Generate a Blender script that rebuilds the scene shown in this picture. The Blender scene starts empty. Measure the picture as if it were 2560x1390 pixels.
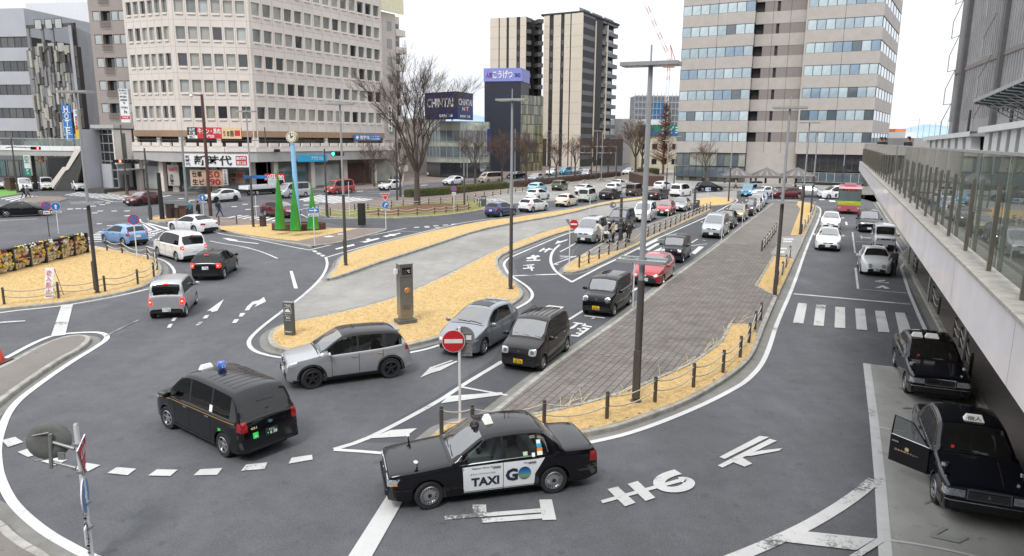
import bpy,bmesh,math,random
from mathutils import Vector,Matrix
from mathutils.bvhtree import BVHTree
R=math.radians
PI=math.pi
random.seed(7)
SC=bpy.context.scene
COL=SC.collection
# ---------------------------------------------------------------- camera
FPX,HZ,ROLL,CAMH=1760.0,348.0,R(0.45),7.75
th=math.atan((695-HZ)/FPX)
FW=Vector((0,math.cos(th),-math.sin(th)))
RT0=Vector((1,0,0));UP0=RT0.cross(FW)
RT=math.cos(ROLL)*RT0+math.sin(ROLL)*UP0
UPV=-math.sin(ROLL)*RT0+math.cos(ROLL)*UP0
cd=bpy.data.cameras.new('camera');cam=bpy.data.objects.new('camera',cd);COL.objects.link(cam)
cam.matrix_world=Matrix(((RT.x,UPV.x,-FW.x,0),(RT.y,UPV.y,-FW.y,0),(RT.z,UPV.z,-FW.z,CAMH),(0,0,0,1)))
cd.sensor_width=36;cd.lens=FPX/2560*36;cd.clip_start=0.1;cd.clip_end=20000
SC.camera=cam
# ---------------------------------------------------------------- sky, sun, exposure
w=bpy.data.worlds.new('World');SC.world=w;w.use_nodes=True
nt=w.node_tree;nt.nodes.clear()
def nn(t,**k):
 n=nt.nodes.new(t)
 for a,b in k.items():setattr(n,a,b)
 return n
sky=nn('ShaderNodeTexSky',sky_type='NISHITA',sun_disc=False,sun_elevation=R(52),sun_rotation=R(200))
b1=nn('ShaderNodeBackground');b1.inputs[1].default_value=0.09
nt.links.new(sky.outputs[0],b1.inputs[0])
tc=nn('ShaderNodeTexCoord');no=nn('ShaderNodeTexNoise');no.inputs['Scale'].default_value=2.2;no.inputs['Detail'].default_value=5
mp=nn('ShaderNodeMapping');mp.inputs['Scale'].default_value=(1,1,2.5)
nt.links.new(tc.outputs['Generated'],mp.inputs[0]);nt.links.new(mp.outputs[0],no.inputs['Vector'])
cr=nn('ShaderNodeValToRGB');cr.color_ramp.elements[0].color=(.86,.90,.97,1);cr.color_ramp.elements[1].color=(1,1,1,1)
cr.color_ramp.elements[0].position=.35;cr.color_ramp.elements[1].position=.65
nt.links.new(no.outputs[0],cr.inputs[0])
b2=nn('ShaderNodeBackground')
sp=nn('ShaderNodeSeparateXYZ');nt.links.new(tc.outputs['Generated'],sp.inputs[0])
gr=nn('ShaderNodeMapRange');gr.inputs['From Min'].default_value=0;gr.inputs['From Max'].default_value=1;gr.inputs['To Min'].default_value=.74;gr.inputs['To Max'].default_value=1.3
nt.links.new(sp.outputs[2],gr.inputs[0]);nt.links.new(gr.outputs[0],b2.inputs[1]);nt.links.new(cr.outputs[0],b2.inputs[0])
ms=nn('ShaderNodeMixShader');ms.inputs[0].default_value=.93
ow=nn('ShaderNodeOutputWorld')
nt.links.new(b1.outputs[0],ms.inputs[1]);nt.links.new(b2.outputs[0],ms.inputs[2]);nt.links.new(ms.outputs[0],ow.inputs[0])
sl=bpy.data.lights.new('sun','SUN');sl.energy=1.3;sl.angle=R(14);sl.color=(1,.97,.93)
so=bpy.data.objects.new('sun',sl);COL.objects.link(so)
so.rotation_euler=(R(38),0,R(-20))
so.location=(0,0,80)
SC.view_settings.view_transform='Standard';SC.view_settings.look='None'
SC.view_settings.exposure=0.6;SC.view_settings.gamma=1;SC.view_settings.use_curve_mapping=False
SC.render.engine='CYCLES'
try:
 SC.cycles.use_denoising=True;SC.cycles.max_bounces=6;SC.cycles.transparent_max_bounces=16
 SC.cycles.diffuse_bounces=3;SC.cycles.glossy_bounces=3;SC.cycles.caustics_reflective=False;SC.cycles.caustics_refractive=False
 SC.cycles.pixel_filter_type='BLACKMAN_HARRIS'
except Exception:pass
# ---------------------------------------------------------------- measuring: points of the place seen at photo pixels
def ray(x,y):return(FW*FPX+RT*(x-1280)-UPV*(y-695)).normalized()
def G(x,y,z=0.0):
 d=ray(x,y);t=(z-CAMH)/d.z
 return Vector((0,0,CAMH))+d*t
def AT(x,y,Y):
 d=ray(x,y);return Vector((0,0,CAMH))+d*(Y/d.y)
def PX(p):
 d=Vector(p)-Vector((0,0,CAMH));z=d.dot(FW)
 return 1280+FPX*d.dot(RT)/z,695-FPX*d.dot(UPV)/z
def ZAT(p,y):
 a,b=-5.0,CAMH+p[1]*4.2
 for _ in range(50):
  m=(a+b)/2
  if PX((p[0],p[1],m))[1]>y:a=m
  else:b=m
 return a
def V2(p):return Vector((p[0],p[1]))
# ---------------------------------------------------------------- materials
MATS={}
def mat(name,col=(.5,.5,.5),rough=.6,metal=0,var=.12,scale=3.0,bump=0,coat=0,emit=None,spec=.5,world=False,bscale=None,detail=4):
 if name in MATS:return MATS[name]
 m=bpy.data.materials.new(name);m.use_nodes=True;MATS[name]=m
 t=m.node_tree;p=t.nodes['Principled BSDF'];N=t.nodes.new;L=t.links.new
 c=(*col[:3],1)
 p.inputs['Roughness'].default_value=rough;p.inputs['Metallic'].default_value=metal
 p.inputs['Specular IOR Level'].default_value=spec;p.inputs['Coat Weight'].default_value=coat
 co=N('ShaderNodeNewGeometry').outputs['Position']if world else N('ShaderNodeTexCoord').outputs['Object']
 n=N('ShaderNodeTexNoise');n.inputs['Scale'].default_value=scale;n.inputs['Detail'].default_value=detail;n.inputs['Roughness'].default_value=.65
 L(co,n.inputs['Vector'])
 r=N('ShaderNodeMapRange');r.inputs['From Min'].default_value=.3;r.inputs['From Max'].default_value=.7
 r.inputs['To Min'].default_value=1-var;r.inputs['To Max'].default_value=1+var;L(n.outputs[0],r.inputs[0])
 x=N('ShaderNodeMix');x.data_type='RGBA';x.blend_type='MULTIPLY';x.inputs[0].default_value=1
 x.inputs[6].default_value=c;L(r.outputs[0],x.inputs[7]);L(x.outputs[2],p.inputs['Base Color'])
 if bump:
  b=N('ShaderNodeBump');b.inputs['Strength'].default_value=bump;b.inputs['Distance'].default_value=.02
  n2=N('ShaderNodeTexNoise');n2.inputs['Scale'].default_value=bscale or scale*6;n2.inputs['Detail'].default_value=3;L(co,n2.inputs['Vector'])
  L(n2.outputs[0],b.inputs['Height']);L(b.outputs[0],p.inputs['Normal'])
 if emit:
  p.inputs['Emission Color'].default_value=(*emit[:3],1);p.inputs['Emission Strength'].default_value=emit[3]
 m['bsdf']=1
 return m
def paint(name,col,rough=.25,metal=.0,coat=1.0):
 """car paint; the inner side of the sheet is dark trim"""
 if name in MATS:return MATS[name]
 m=mat(name,col,rough,metal,.05,2.0,coat=coat)
 t=m.node_tree;p=t.nodes['Principled BSDF'];p.inputs['Coat Roughness'].default_value=.04
 out=t.nodes['Material Output'];g=t.nodes.new('ShaderNodeNewGeometry');d=t.nodes.new('ShaderNodeBsdfDiffuse')
 d.inputs[0].default_value=(.03,.03,.033,1);mx=t.nodes.new('ShaderNodeMixShader')
 t.links.new(g.outputs['Backfacing'],mx.inputs[0]);t.links.new(p.outputs[0],mx.inputs[1]);t.links.new(d.outputs[0],mx.inputs[2]);t.links.new(mx.outputs[0],out.inputs[0])
 return m
def glassm(name,tint=(.5,.55,.55),gl=1.0,rough=.02,base=.06,ior=1.5,milky=None):
 """thin pane: tinted see-through plus a mirror-like surface"""
 if name in MATS:return MATS[name]
 m=bpy.data.materials.new(name);m.use_nodes=True;MATS[name]=m
 t=m.node_tree;t.nodes.clear();N=t.nodes.new;L=t.links.new
 tr=N('ShaderNodeBsdfTransparent');tr.inputs[0].default_value=(*tint,1)
 gs=N('ShaderNodeBsdfGlossy');gs.inputs['Roughness'].default_value=rough;gs.inputs[0].default_value=(gl,gl,gl,1)
 f=N('ShaderNodeFresnel');f.inputs[0].default_value=ior
 a=N('ShaderNodeMath');a.operation='ADD';a.inputs[1].default_value=base;a.use_clamp=True;L(f.outputs[0],a.inputs[0])
 n=N('ShaderNodeTexNoise');n.inputs['Scale'].default_value=.6;bp=N('ShaderNodeBump');bp.inputs['Strength'].default_value=.06;bp.inputs['Distance'].default_value=.05
 L(n.outputs[0],bp.inputs['Height']);L(bp.outputs[0],gs.inputs['Normal'])
 if milky:
  df=N('ShaderNodeBsdfDiffuse');df.inputs[0].default_value=(*milky[:3],1);t2=tr;tr=N('ShaderNodeMixShader');tr.inputs[0].default_value=milky[3];L(t2.outputs[0],tr.inputs[1]);L(df.outputs[0],tr.inputs[2])  # mixes an even pale diffuse tint into the pane
 mx=N('ShaderNodeMixShader');o=N('ShaderNodeOutputMaterial')
 L(a.outputs[0],mx.inputs[0]);L(tr.outputs[0],mx.inputs[1]);L(gs.outputs[0],mx.inputs[2]);L(mx.outputs[0],o.inputs[0])
 return m
def win(name,col,rough=.06,spec=.9):
 return mat(name,col,rough,0,.25,.35,spec=spec,detail=2,coat=.6)
def asphalt(name,col,patch=.16,grain=.35,wear=.0):
 if name in MATS:return MATS[name]
 m=bpy.data.materials.new(name);m.use_nodes=True;MATS[name]=m
 t=m.node_tree;p=t.nodes['Principled BSDF'];N=t.nodes.new;L=t.links.new
 p.inputs['Roughness'].default_value=.78
 pos=N('ShaderNodeNewGeometry').outputs['Position']
 def noise(s,d=4,r=.6,vec=pos):
  n=N('ShaderNodeTexNoise');n.inputs['Scale'].default_value=s;n.inputs['Detail'].default_value=d;n.inputs['Roughness'].default_value=r;L(vec,n.inputs['Vector']);return n.outputs[0]
 def rng(v,a,b,lo,hi):
  r=N('ShaderNodeMapRange');r.inputs['From Min'].default_value=a;r.inputs['From Max'].default_value=b;r.inputs['To Min'].default_value=lo;r.inputs['To Max'].default_value=hi;L(v,r.inputs[0]);return r.outputs[0]
 def mul(a,b):
  q=N('ShaderNodeMath');q.operation='MULTIPLY';L(a,q.inputs[0]);L(b,q.inputs[1]);return q.outputs[0]
 big=rng(noise(.16,5,.7),.3,.7,1-patch,1+patch)
 mid=rng(noise(1.7,5,.7),.3,.7,1-patch*.5,1+patch*.5)
 fine=rng(noise(34,2,.9),.3,.7,1-grain,1+grain)
 mw=N('ShaderNodeMapping');mw.inputs['Rotation'].default_value=(0,0,.4);mw.inputs['Scale'].default_value=(1,.12,1);L(pos,mw.inputs[0])
 streak=rng(noise(.7,4,.6,mw.outputs[0]),.35,.65,.93,1.06)
 v=mul(mul(mul(big,mid),fine),streak)
 vo=N('ShaderNodeTexVoronoi');vo.feature='DISTANCE_TO_EDGE';vo.inputs['Scale'].default_value=.11
 wv=N('ShaderNodeVectorMath');wv.operation='ADD'
 nv=N('ShaderNodeTexNoise');nv.inputs['Scale'].default_value=.9;nv.inputs['Detail'].default_value=6;L(pos,nv.inputs['Vector'])
 sc_=N('ShaderNodeVectorMath');sc_.operation='SCALE';sc_.inputs[3].default_value=2.2;L(nv.outputs[1],sc_.inputs[0]);L(pos,wv.inputs[0]);L(sc_.outputs[0],wv.inputs[1])
 L(wv.outputs[0],vo.inputs['Vector']);ck=rng(vo.outputs[0],0.0,.003,.8,1.0)
 gate=rng(noise(.09,2),.5,.56,0,1)
 mxk=N('ShaderNodeMix');L(gate,mxk.inputs[0]);mxk.inputs[2].default_value=1.0;L(ck,mxk.inputs[3])
 v=mul(v,mxk.outputs[0])
 v=mul(mul(v,rng(noise(2.6,3,.5),.64,.70,1.0,.80)),rng(noise(.35,3,.6),.56,.70,1.0,1.16))
 x=N('ShaderNodeMix');x.data_type='RGBA';x.blend_type='MULTIPLY';x.inputs[0].default_value=1;x.inputs[6].default_value=(*col,1)
 L(v,x.inputs[7]);L(x.outputs[2],p.inputs['Base Color'])
 b=N('ShaderNodeBump');b.inputs['Strength'].default_value=.45;b.inputs['Distance'].default_value=.01;L(noise(60,2,.8),b.inputs['Height']);L(b.outputs[0],p.inputs['Normal'])
 return m
def worn(name,col,under,wear=.5,scale=9):
 """road paint, rubbed through to the surface below in specks"""
 m=asphalt(name,col,.06,.06)
 t=m.node_tree;p=t.nodes['Principled BSDF'];N=t.nodes.new;L=t.links.new
 src=p.inputs['Base Color'].links[0].from_socket
 n=N('ShaderNodeTexNoise');n.inputs['Scale'].default_value=scale;n.inputs['Detail'].default_value=8;n.inputs['Roughness'].default_value=.85
 L(N('ShaderNodeNewGeometry').outputs['Position'],n.inputs['Vector'])
 n2=N('ShaderNodeTexNoise');n2.inputs['Scale'].default_value=.5;L(N('ShaderNodeNewGeometry').outputs['Position'],n2.inputs['Vector'])
 s=N('ShaderNodeMath');s.operation='ADD';L(n.outputs[0],s.inputs[0]);L(n2.outputs[0],s.inputs[1])
 r=N('ShaderNodeMapRange');r.inputs['From Min'].default_value=1.28-wear*.42;r.inputs['From Max'].default_value=1.36-wear*.42;L(s.outputs[0],r.inputs[0])
 x=N('ShaderNodeMix');x.data_type='RGBA';L(r.outputs[0],x.inputs[0]);L(src,x.inputs[6]);x.inputs[7].default_value=(*under,1)
 L(x.outputs[2],p.inputs['Base Color'])
 return m
ASPH=asphalt('asphalt',(.094,.097,.105),.24)
ASPD=asphalt('asphalt_fresh',(.068,.070,.077),.14)
CONC=asphalt('concrete_road',(.285,.275,.255),.18,.16)
CONCP=asphalt('concrete_pad',(.33,.325,.30),.14,.12)
GUT=asphalt('gutter_concrete',(.20,.195,.18),.25,.2)
WHITE=worn('road_paint',(.60,.60,.60),(.12,.12,.125),.25)
WORN=worn('worn_road_paint',(.54,.54,.53),(.12,.12,.125),.42)
FADED=worn('faded_road_paint',(.28,.28,.27),(.12,.12,.125),.8)
# ---------------------------------------------------------------- mesh building
class MB:
 def __init__(s):s.v=[];s.f=[];s.m=[];s.mats=[];s.sm=[]
 def mi(s,m):
  if m not in s.mats:s.mats.append(m)
  return s.mats.index(m)
 def add(s,vs,fs,m,T=None,smooth=False):
  b=len(s.v);i=s.mi(m)
  for p in vs:s.v.append(tuple(T@Vector(p))if T else tuple(p))
  for f in fs:s.f.append([b+k for k in f]);s.m.append(i);s.sm.append(smooth)
 def quad(s,a,b,c,d,m):s.add([a,b,c,d],[(0,1,2,3)],m)
 def poly(s,pts,m):s.add(pts,[tuple(range(len(pts)))],m)
 def box(s,x0,x1,y0,y1,z0,z1,m,T=None):
  vs=[(x,y,z)for z in(z0,z1)for x,y in((x0,y0),(x1,y0),(x1,y1),(x0,y1))]
  s.add(vs,[(0,3,2,1),(4,5,6,7),(0,1,5,4),(1,2,6,5),(2,3,7,6),(3,0,4,7)],m,T)
 def prism(s,poly,z0,z1,m,mtop=None,T=None,bottom=False):
  n=len(poly);vs=[(p[0],p[1],z0)for p in poly]+[(p[0],p[1],z1)for p in poly]
  s.add(vs,[(i,(i+1)%n,n+(i+1)%n,n+i)for i in range(n)],m,T)
  s.add([(p[0],p[1],z1)for p in poly],[tuple(range(n))],mtop or m,T)
  if bottom:s.add([(p[0],p[1],z0)for p in poly],[tuple(reversed(range(n)))],m,T)
 def tube(s,pts,r,m,n=6,caps=True,T=None,smooth=True):
  pts=[Vector(p)for p in pts];rs=r if isinstance(r,(list,tuple))else[r]*len(pts)
  vs=[];fs=[];k=len(pts);u=None
  for i,p in enumerate(pts):
   d=(pts[min(i+1,k-1)]-pts[max(i-1,0)]).normalized()
   if u is None:u=d.cross(Vector((0,0,1))if abs(d.z)<.9 else Vector((1,0,0))).normalized()
   else:u=(u-d*u.dot(d)).normalized()
   w_=d.cross(u)
   for j in range(n):
    a=2*PI*j/n;vs.append(p+(u*math.cos(a)+w_*math.sin(a))*rs[i])
  for i in range(k-1):
   for j in range(n):fs.append((i*n+j,i*n+(j+1)%n,(i+1)*n+(j+1)%n,(i+1)*n+j))
  s.add(vs,fs,m,T,smooth)
  if caps:s.add(vs[:n],[tuple(reversed(range(n)))],m,T);s.add(vs[-n:],[tuple(range(n))],m,T)
 def lathe(s,prof,m,n=16,T=None,smooth=True):
  vs=[(r*math.cos(2*PI*j/n),r*math.sin(2*PI*j/n),z)for r,z in prof for j in range(n)]
  fs=[(i*n+j,i*n+(j+1)%n,(i+1)*n+(j+1)%n,(i+1)*n+j)for i in range(len(prof)-1)for j in range(n)]
  s.add(vs,fs,m,T,smooth)
 def mesh(s,name,org=None,sharp=None):
  me=bpy.data.meshes.new(name)
  if org is not None:o=Vector(org);vs=[(x-o.x,y-o.y,z-o.z)for x,y,z in s.v]
  else:vs=s.v
  me.from_pydata(vs,[],s.f);me.polygons.foreach_set('material_index',s.m);me.polygons.foreach_set('use_smooth',s.sm)
  for m in s.mats:me.materials.append(m)
  me.update()
  if sharp:me.set_sharp_from_angle(angle=R(sharp))
  return me
def link(name,me,parent=None,loc=None,**props):
 o=bpy.data.objects.new(name,me);COL.objects.link(o)
 if parent:o.parent=parent
 if loc is not None:o.location=loc
 for k,v in props.items():o[k]=v
 return o
def part(name,mb,parent,org=None,sharp=None,**props):
 if org is None and parent is not None and parent.rotation_euler.z==0 and parent.get('worldspace'):org=parent['worldspace'][:]
 return link(name,mb.mesh(name,org,sharp),parent,**props)
def thing(name,label=None,cat=None,loc=(0,0,0),rotz=0,group=None,kind=None,world=False):
 o=bpy.data.objects.new(name,None);COL.objects.link(o);o.location=loc;o.rotation_euler=(0,0,rotz);o.empty_display_size=.3
 if label:o['label']=label
 if cat:o['category']=cat
 if group:o['group']=group
 if kind:o['kind']=kind
 if world:o['worldspace']=tuple(loc)
 return o
def solo(name,mb,label=None,cat=None,group=None,kind=None,loc=None,sharp=None):
 o=link(name,mb.mesh(name,loc,sharp),None,loc)
 for k,v in(('label',label),('category',cat),('group',group),('kind',kind)):
  if v:o[k]=v
 return o
def dup(root,loc=None,rotz=None,label=None):
 def rec(o,par):
  c=o.copy();COL.objects.link(c);c.parent=par
  for ch in list(o.children):rec(ch,c)
  return c
 c=rec(root,None)
 if loc is not None:c.location=loc
 if rotz is not None:c.rotation_euler=(0,0,rotz)
 if label:c['label']=label
 return c
TC=bpy.data.curves.new('scratch_text','FONT');TO=bpy.data.objects.new('scratch_text',TC);COL.objects.link(TO)
TC.resolution_u=2;TCACHE={}
def text2d(s,bold=0.0,sp=1.0):
 k=(s,bold,sp)
 if k in TCACHE:return TCACHE[k]
 TC.body=s;TC.offset=bold;TC.space_line=sp
 bpy.context.view_layer.update()
 me=bpy.data.meshes.new_from_object(TO.evaluated_get(bpy.context.evaluated_depsgraph_get()))
 vs=[(v.co.x,v.co.y)for v in me.vertices];fs=[tuple(p.vertices)for p in me.polygons];bpy.data.meshes.remove(me)
 if vs:
  x0=min(v[0]for v in vs);x1=max(v[0]for v in vs);y0=min(v[1]for v in vs);y1=max(v[1]for v in vs)
  vs=[((x-x0)/(x1-x0),(y-y0)/(y1-y0))for x,y in vs];asp=(x1-x0)/(y1-y0)
 else:asp=1
 TCACHE[k]=(vs,fs,asp);return TCACHE[k]
def text(mb,s,o,X,Y,w_,h,m,bold=.012,off=.006,vertical=False):
 """print s in the rectangle w_ x h whose lower left corner is o (X along, Y up)"""
 o=Vector(o);X=Vector(X).normalized();Y=Vector(Y).normalized();n=X.cross(Y)*off
 if vertical:
  k=len(s);hh=h/k
  for i,ch in enumerate(s):
   text(mb,ch,o+Y*(h-(i+1)*hh+hh*.06),X,Y,w_,hh*.88,m,bold,off)
  return
 vs,fs,a=text2d(s,bold)
 mb.add([o+X*(u*w_)+Y*(v*h)+n for u,v in vs],fs,m)
def rectmap(c,X,Y,w_,h):return Vector(c)-Vector(X)*w_/2-Vector(Y)*h/2
def chaikin(p,it=1,closed=True):
 for _ in range(it):
  q=[];n=len(p)
  if not closed:q.append(p[0])
  for i in range(n if closed else n-1):
   a=p[i];b=p[(i+1)%n];q+=[a.lerp(b,.25),a.lerp(b,.75)]
  if not closed:q.append(p[-1])
  p=q
 return p
def area2(p):return sum(p[i].x*p[(i+1)%len(p)].y-p[(i+1)%len(p)].x*p[i].y for i in range(len(p)))/2
def offset(p,d):
 n=len(p);o=[]
 for i in range(n):
  a,b,c=p[i-1],p[i],p[(i+1)%n]
  e1=(b-a).normalized();e2=(c-b).normalized();m1=Vector((-e1.y,e1.x));m2=Vector((-e2.y,e2.x))
  m=m1+m2;k=m.length
  if k<1e-6:o.append(b+m1*d);continue
  m/=k;o.append(b+m*(d/max(m.dot(m1),.45)))
 return o
def inside(p,poly):
 x,y=p[0],p[1];r=False;n=len(poly);j=n-1
 for i in range(n):
  xi,yi=poly[i][0],poly[i][1];xj,yj=poly[j][0],poly[j][1]
  if(yi>y)!=(yj>y)and x<(xj-xi)*(y-yi)/(yj-yi)+xi:r=not r
  j=i
 return r
def tri(poly):
 from mathutils.geometry import tessellate_polygon
 return[tuple(t)for t in tessellate_polygon([[Vector((p[0],p[1],0))for p in poly]])]
def sheet(mb,poly,z,m):
 fs=[]
 for t in tri(poly):
  a,b,c=(poly[i]for i in t)
  if(b[0]-a[0])*(c[1]-a[1])-(b[1]-a[1])*(c[0]-a[0])<0:t=t[::-1]
  fs.append(t)
 mb.add([(p[0],p[1],z)for p in poly],fs,m)
 # ================================================================ GROUND
LAWN=None
def lawn_mat(name,a,b,c):
 m=bpy.data.materials.new(name);m.use_nodes=True;t=m.node_tree;p=t.nodes['Principled BSDF'];N=t.nodes.new;L=t.links.new
 p.inputs['Roughness'].default_value=.9;p.inputs['Specular IOR Level'].default_value=.1
 pos=N('ShaderNodeNewGeometry').outputs['Position']
 def noise(s,d=5,r=.7):
  n=N('ShaderNodeTexNoise');n.inputs['Scale'].default_value=s;n.inputs['Detail'].default_value=d;n.inputs['Roughness'].default_value=r;L(pos,n.inputs['Vector']);return n.outputs[0]
 r1=N('ShaderNodeValToRGB');r1.color_ramp.elements[0].color=(*a,1);r1.color_ramp.elements[1].color=(*b,1);r1.color_ramp.elements[0].position=.36;r1.color_ramp.elements[1].position=.62
 L(noise(5,9,.75),r1.inputs[0])
 mr=N('ShaderNodeMapRange');mr.inputs['From Min'].default_value=.5;mr.inputs['From Max'].default_value=.72;mr.inputs['To Max'].default_value=.75;L(noise(.8,6,.8),mr.inputs[0])
 x=N('ShaderNodeMix');x.data_type='RGBA';L(mr.outputs[0],x.inputs[0]);L(r1.outputs[0],x.inputs[6]);x.inputs[7].default_value=(*c,1)
 L(x.outputs[2],p.inputs['Base Color'])
 b_=N('ShaderNodeBump');b_.inputs['Strength'].default_value=.7;b_.inputs['Distance'].default_value=.03;L(noise(25,4,.8),b_.inputs['Height']);L(b_.outputs[0],p.inputs['Normal'])
 return m
LAWN=lawn_mat('dry_lawn',(.46,.31,.13),(.66,.475,.235),(.45,.345,.14))
GREENLAWN=lawn_mat('green_lawn',(.16,.17,.05),(.30,.30,.11),(.34,.26,.11))
SOIL=lawn_mat('bare_soil',(.13,.075,.045),(.19,.115,.07),(.16,.13,.08))
KERB=mat('kerb_stone',(.34,.33,.295),.85,var=.3,scale=2.5,bump=.5,world=True,bscale=30)
KERBD=mat('kerb_joint',(.13,.12,.105),.9,var=.3,world=True)
PAV=[mat('paver_%s'%n,c,.85,var=.22,scale=1.3,bump=.5,world=True,bscale=40)for n,c in(('warm',(.190,.170,.153)),('grey',(.180,.166,.154)),('pale',(.205,.185,.168)),('brown',(.180,.157,.140)))]
PAVJ=mat('paver_joint',(.115,.104,.095),.95,var=.2,world=True)
PAVF=asphalt('paving_far',(.188,.169,.153),.1,.2)
PAVB=asphalt('brown_paving',(.21,.168,.145),.14,.15)
base=MB();S=6000.0
base.quad((-S,-200,-.004),(S,-200,-.004),(S,2*S,-.004),(-S,2*S,-.004),ASPH)
road=solo('road',base,kind='structure')
def gp(pts,z=0.0):return[V2(G(x,y,z))for x,y in pts]
def ground_patch(name,pts,z,m,px=True):
 mb=MB();p=gp(pts)if px else[Vector(q)for q in pts];sheet(mb,p,z,m);return solo(name,mb,kind='structure')
def strip(mb,p,wd,z,m,closed=False):
 n=len(p);L_=[];R_=[]
 for i in range(n):
  a=p[i-1]if(i or closed)else p[i];c=p[(i+1)%n]if(i<n-1 or closed)else p[i]
  d=(c-a).normalized();q=Vector((-d.y,d.x))*wd/2;L_.append(p[i]+q);R_.append(p[i]-q)
 for i in range(n if closed else n-1):
  j=(i+1)%n;mb.quad((*R_[i],z),(*R_[j],z),(*L_[j],z),(*L_[i],z),m)
NM=0
def mark_line(pts,wd=.15,m=None,z=.010,smooth=2,name='painted_line'):
 global NM;NM+=1;z+=(NM%8)*.0006;mb=MB();p=gp(pts);p=chaikin(p,smooth,False)if len(p)>2 else p;strip(mb,p,wd,z,m or WHITE);return part(name,mb,road)
def mark_polys(name,polys,m=None,z=.016,sc=1.0,org=(0,0)):
 global NM;NM+=1;z+=(NM%5)*.0011;mb=MB()
 for k,q in enumerate(polys):sheet(mb,gp([(x/sc+org[0],y/sc+org[1])for x,y in q]),z+(k%7)*.0009,m or WHITE)
 return part(name,mb,road)
 # ---- surface changes
ground_patch('fresh_asphalt_lane',[(1284,652),(1420,585),(1640,545),(1900,470),(1935,495),(1840,577),(1760,640),(1680,694),(1600,760),(1516,818),(1440,870),(1361,924),(1250,1010),(1110,1050),(1040,1105),(900,1105),(1100,985),(1230,900),(1330,760),(1300,705)],.0,ASPD)
ground_patch('fresh_asphalt_junction',[(812,640),(1100,566),(1400,515),(1640,485),(1450,500),(1200,515),(990,546),(860,546),(790,552),(900,572),(970,574),(780,620)],.0,ASPD)
ground_patch('concrete_lane',[(706,778),(760,738),(801,700),(819,700),(884,679),(948,655),(1013,635.5),(1100,607.5),(1197,575),(1284,557.5),(1415,536),(1509,510.5),(1610,498),(1700,488),(1760,482),(1842,476),(1842,500),(1728,507),(1700,512),(1575,529),(1498,547),(1422,561.6),(1350,581),(1280,607.5),(1205,640),(1150,668),(1075,704),(1032,724),(991,740),(925,760),(830,783.5),(738,801)],.004,CONC)
ground_patch('concrete_parking',[(1190,515),(1215,490),(1290,476),(1400,458),(1560,444),(1700,442),(1800,458),(1700,470),(1620,475),(1480,490),(1372,503)],.004,CONC)
ground_patch('taxi_bay_slab',[(2166.7,909),(2249,920),(2366,905),(2442,1003),(2560,1230),(2700,1420),(2219,1420),(2211,1352),(2190,1130)],.004,CONCP)
ground_patch('manhole_plate',[(560,550),(580,548),(600,551),(578,554)],.15,KERBD)
def kerb_ring(poly,isl,wd,h,name='kerb_stone',closed=True,L0=.62,org=None):
 """stones butted end to end with recessed joints; near ones single, far ones joined"""
 n=len(poly);inn=offset(poly,wd);far=MB();cnt=0
 per=[(poly[i],poly[(i+1)%n],inn[i],inn[(i+1)%n])for i in range(n if closed else n-1)]
 cum=[0]
 for a,b,c,d in per:cum.append(cum[-1]+(b-a).length)
 tot=cum[-1];k=max(1,int(tot/L0));st=tot/k
 def at(s):
  s=min(max(s,0),tot-1e-6);i=0
  while cum[i+1]<s:i+=1
  t=(s-cum[i])/max(1e-9,cum[i+1]-cum[i]);a,b,c,d=per[i];return a.lerp(b,t),c.lerp(d,t)
 joint=MB()
 for a,b,c,d in per:joint.quad((*a.lerp(c,.1),h-.03),(*b.lerp(d,.1),h-.03),(*d,h-.03),(*c,h-.03),KERBD);joint.quad((*a.lerp(c,.12),0),(*b.lerp(d,.12),0),(*b.lerp(d,.12),h-.03),(*a.lerp(c,.12),h-.03),KERBD)
 part('kerb_bed',joint,isl)
 cand=[]
 for i in range(k):
  s0,s1=i*st+.006,(i+1)*st-.006
  o0,i0=at(s0);o1,i1=at(s1);om,im=at((s0+s1)/2)
  x0,y0=PX((*o0,h));x1,y1=PX((*o1,h));ln=math.hypot(x1-x0,y1-y0)
  ok=ln>11 and-40<x0<2600 and 300<y0<1430 and om.y>3
  cand.append((ln if ok else 0,o0,om,o1,i0,im,i1))
 lim=sorted([c[0]for c in cand],reverse=True)[280]if len(cand)>281 else 0
 for ln,o0,om,o1,i0,im,i1 in cand:
  single=ln>0 and ln>lim
  mb=MB()if single else far;hh=h+random.uniform(-.004,.004)
  ch=.022
  ring=[o0,om,o1,i1,im,i0];top=[o0.lerp(i0,ch/wd),om.lerp(im,ch/wd),o1.lerp(i1,ch/wd),i1,im,i0]
  vs=[(*p,-.01)for p in ring]+[(*p,hh-ch)for p in ring[:3]]+[(*p,hh)for p in ring[3:]]+[(*p,hh)for p in top[:3]]
  mb.add(vs,[(0,1,7,6),(1,2,8,7),(2,3,9,14,8),(3,4,10,9),(4,5,11,10),(5,0,6,12,11),(6,7,13,12),(7,8,14,13),(12,13,10,11),(13,14,9,10)],KERB)
  if single:part(name,mb,isl)
 if far.v:part('far_kerb',far,isl,kind='stuff')
 return inn
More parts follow.
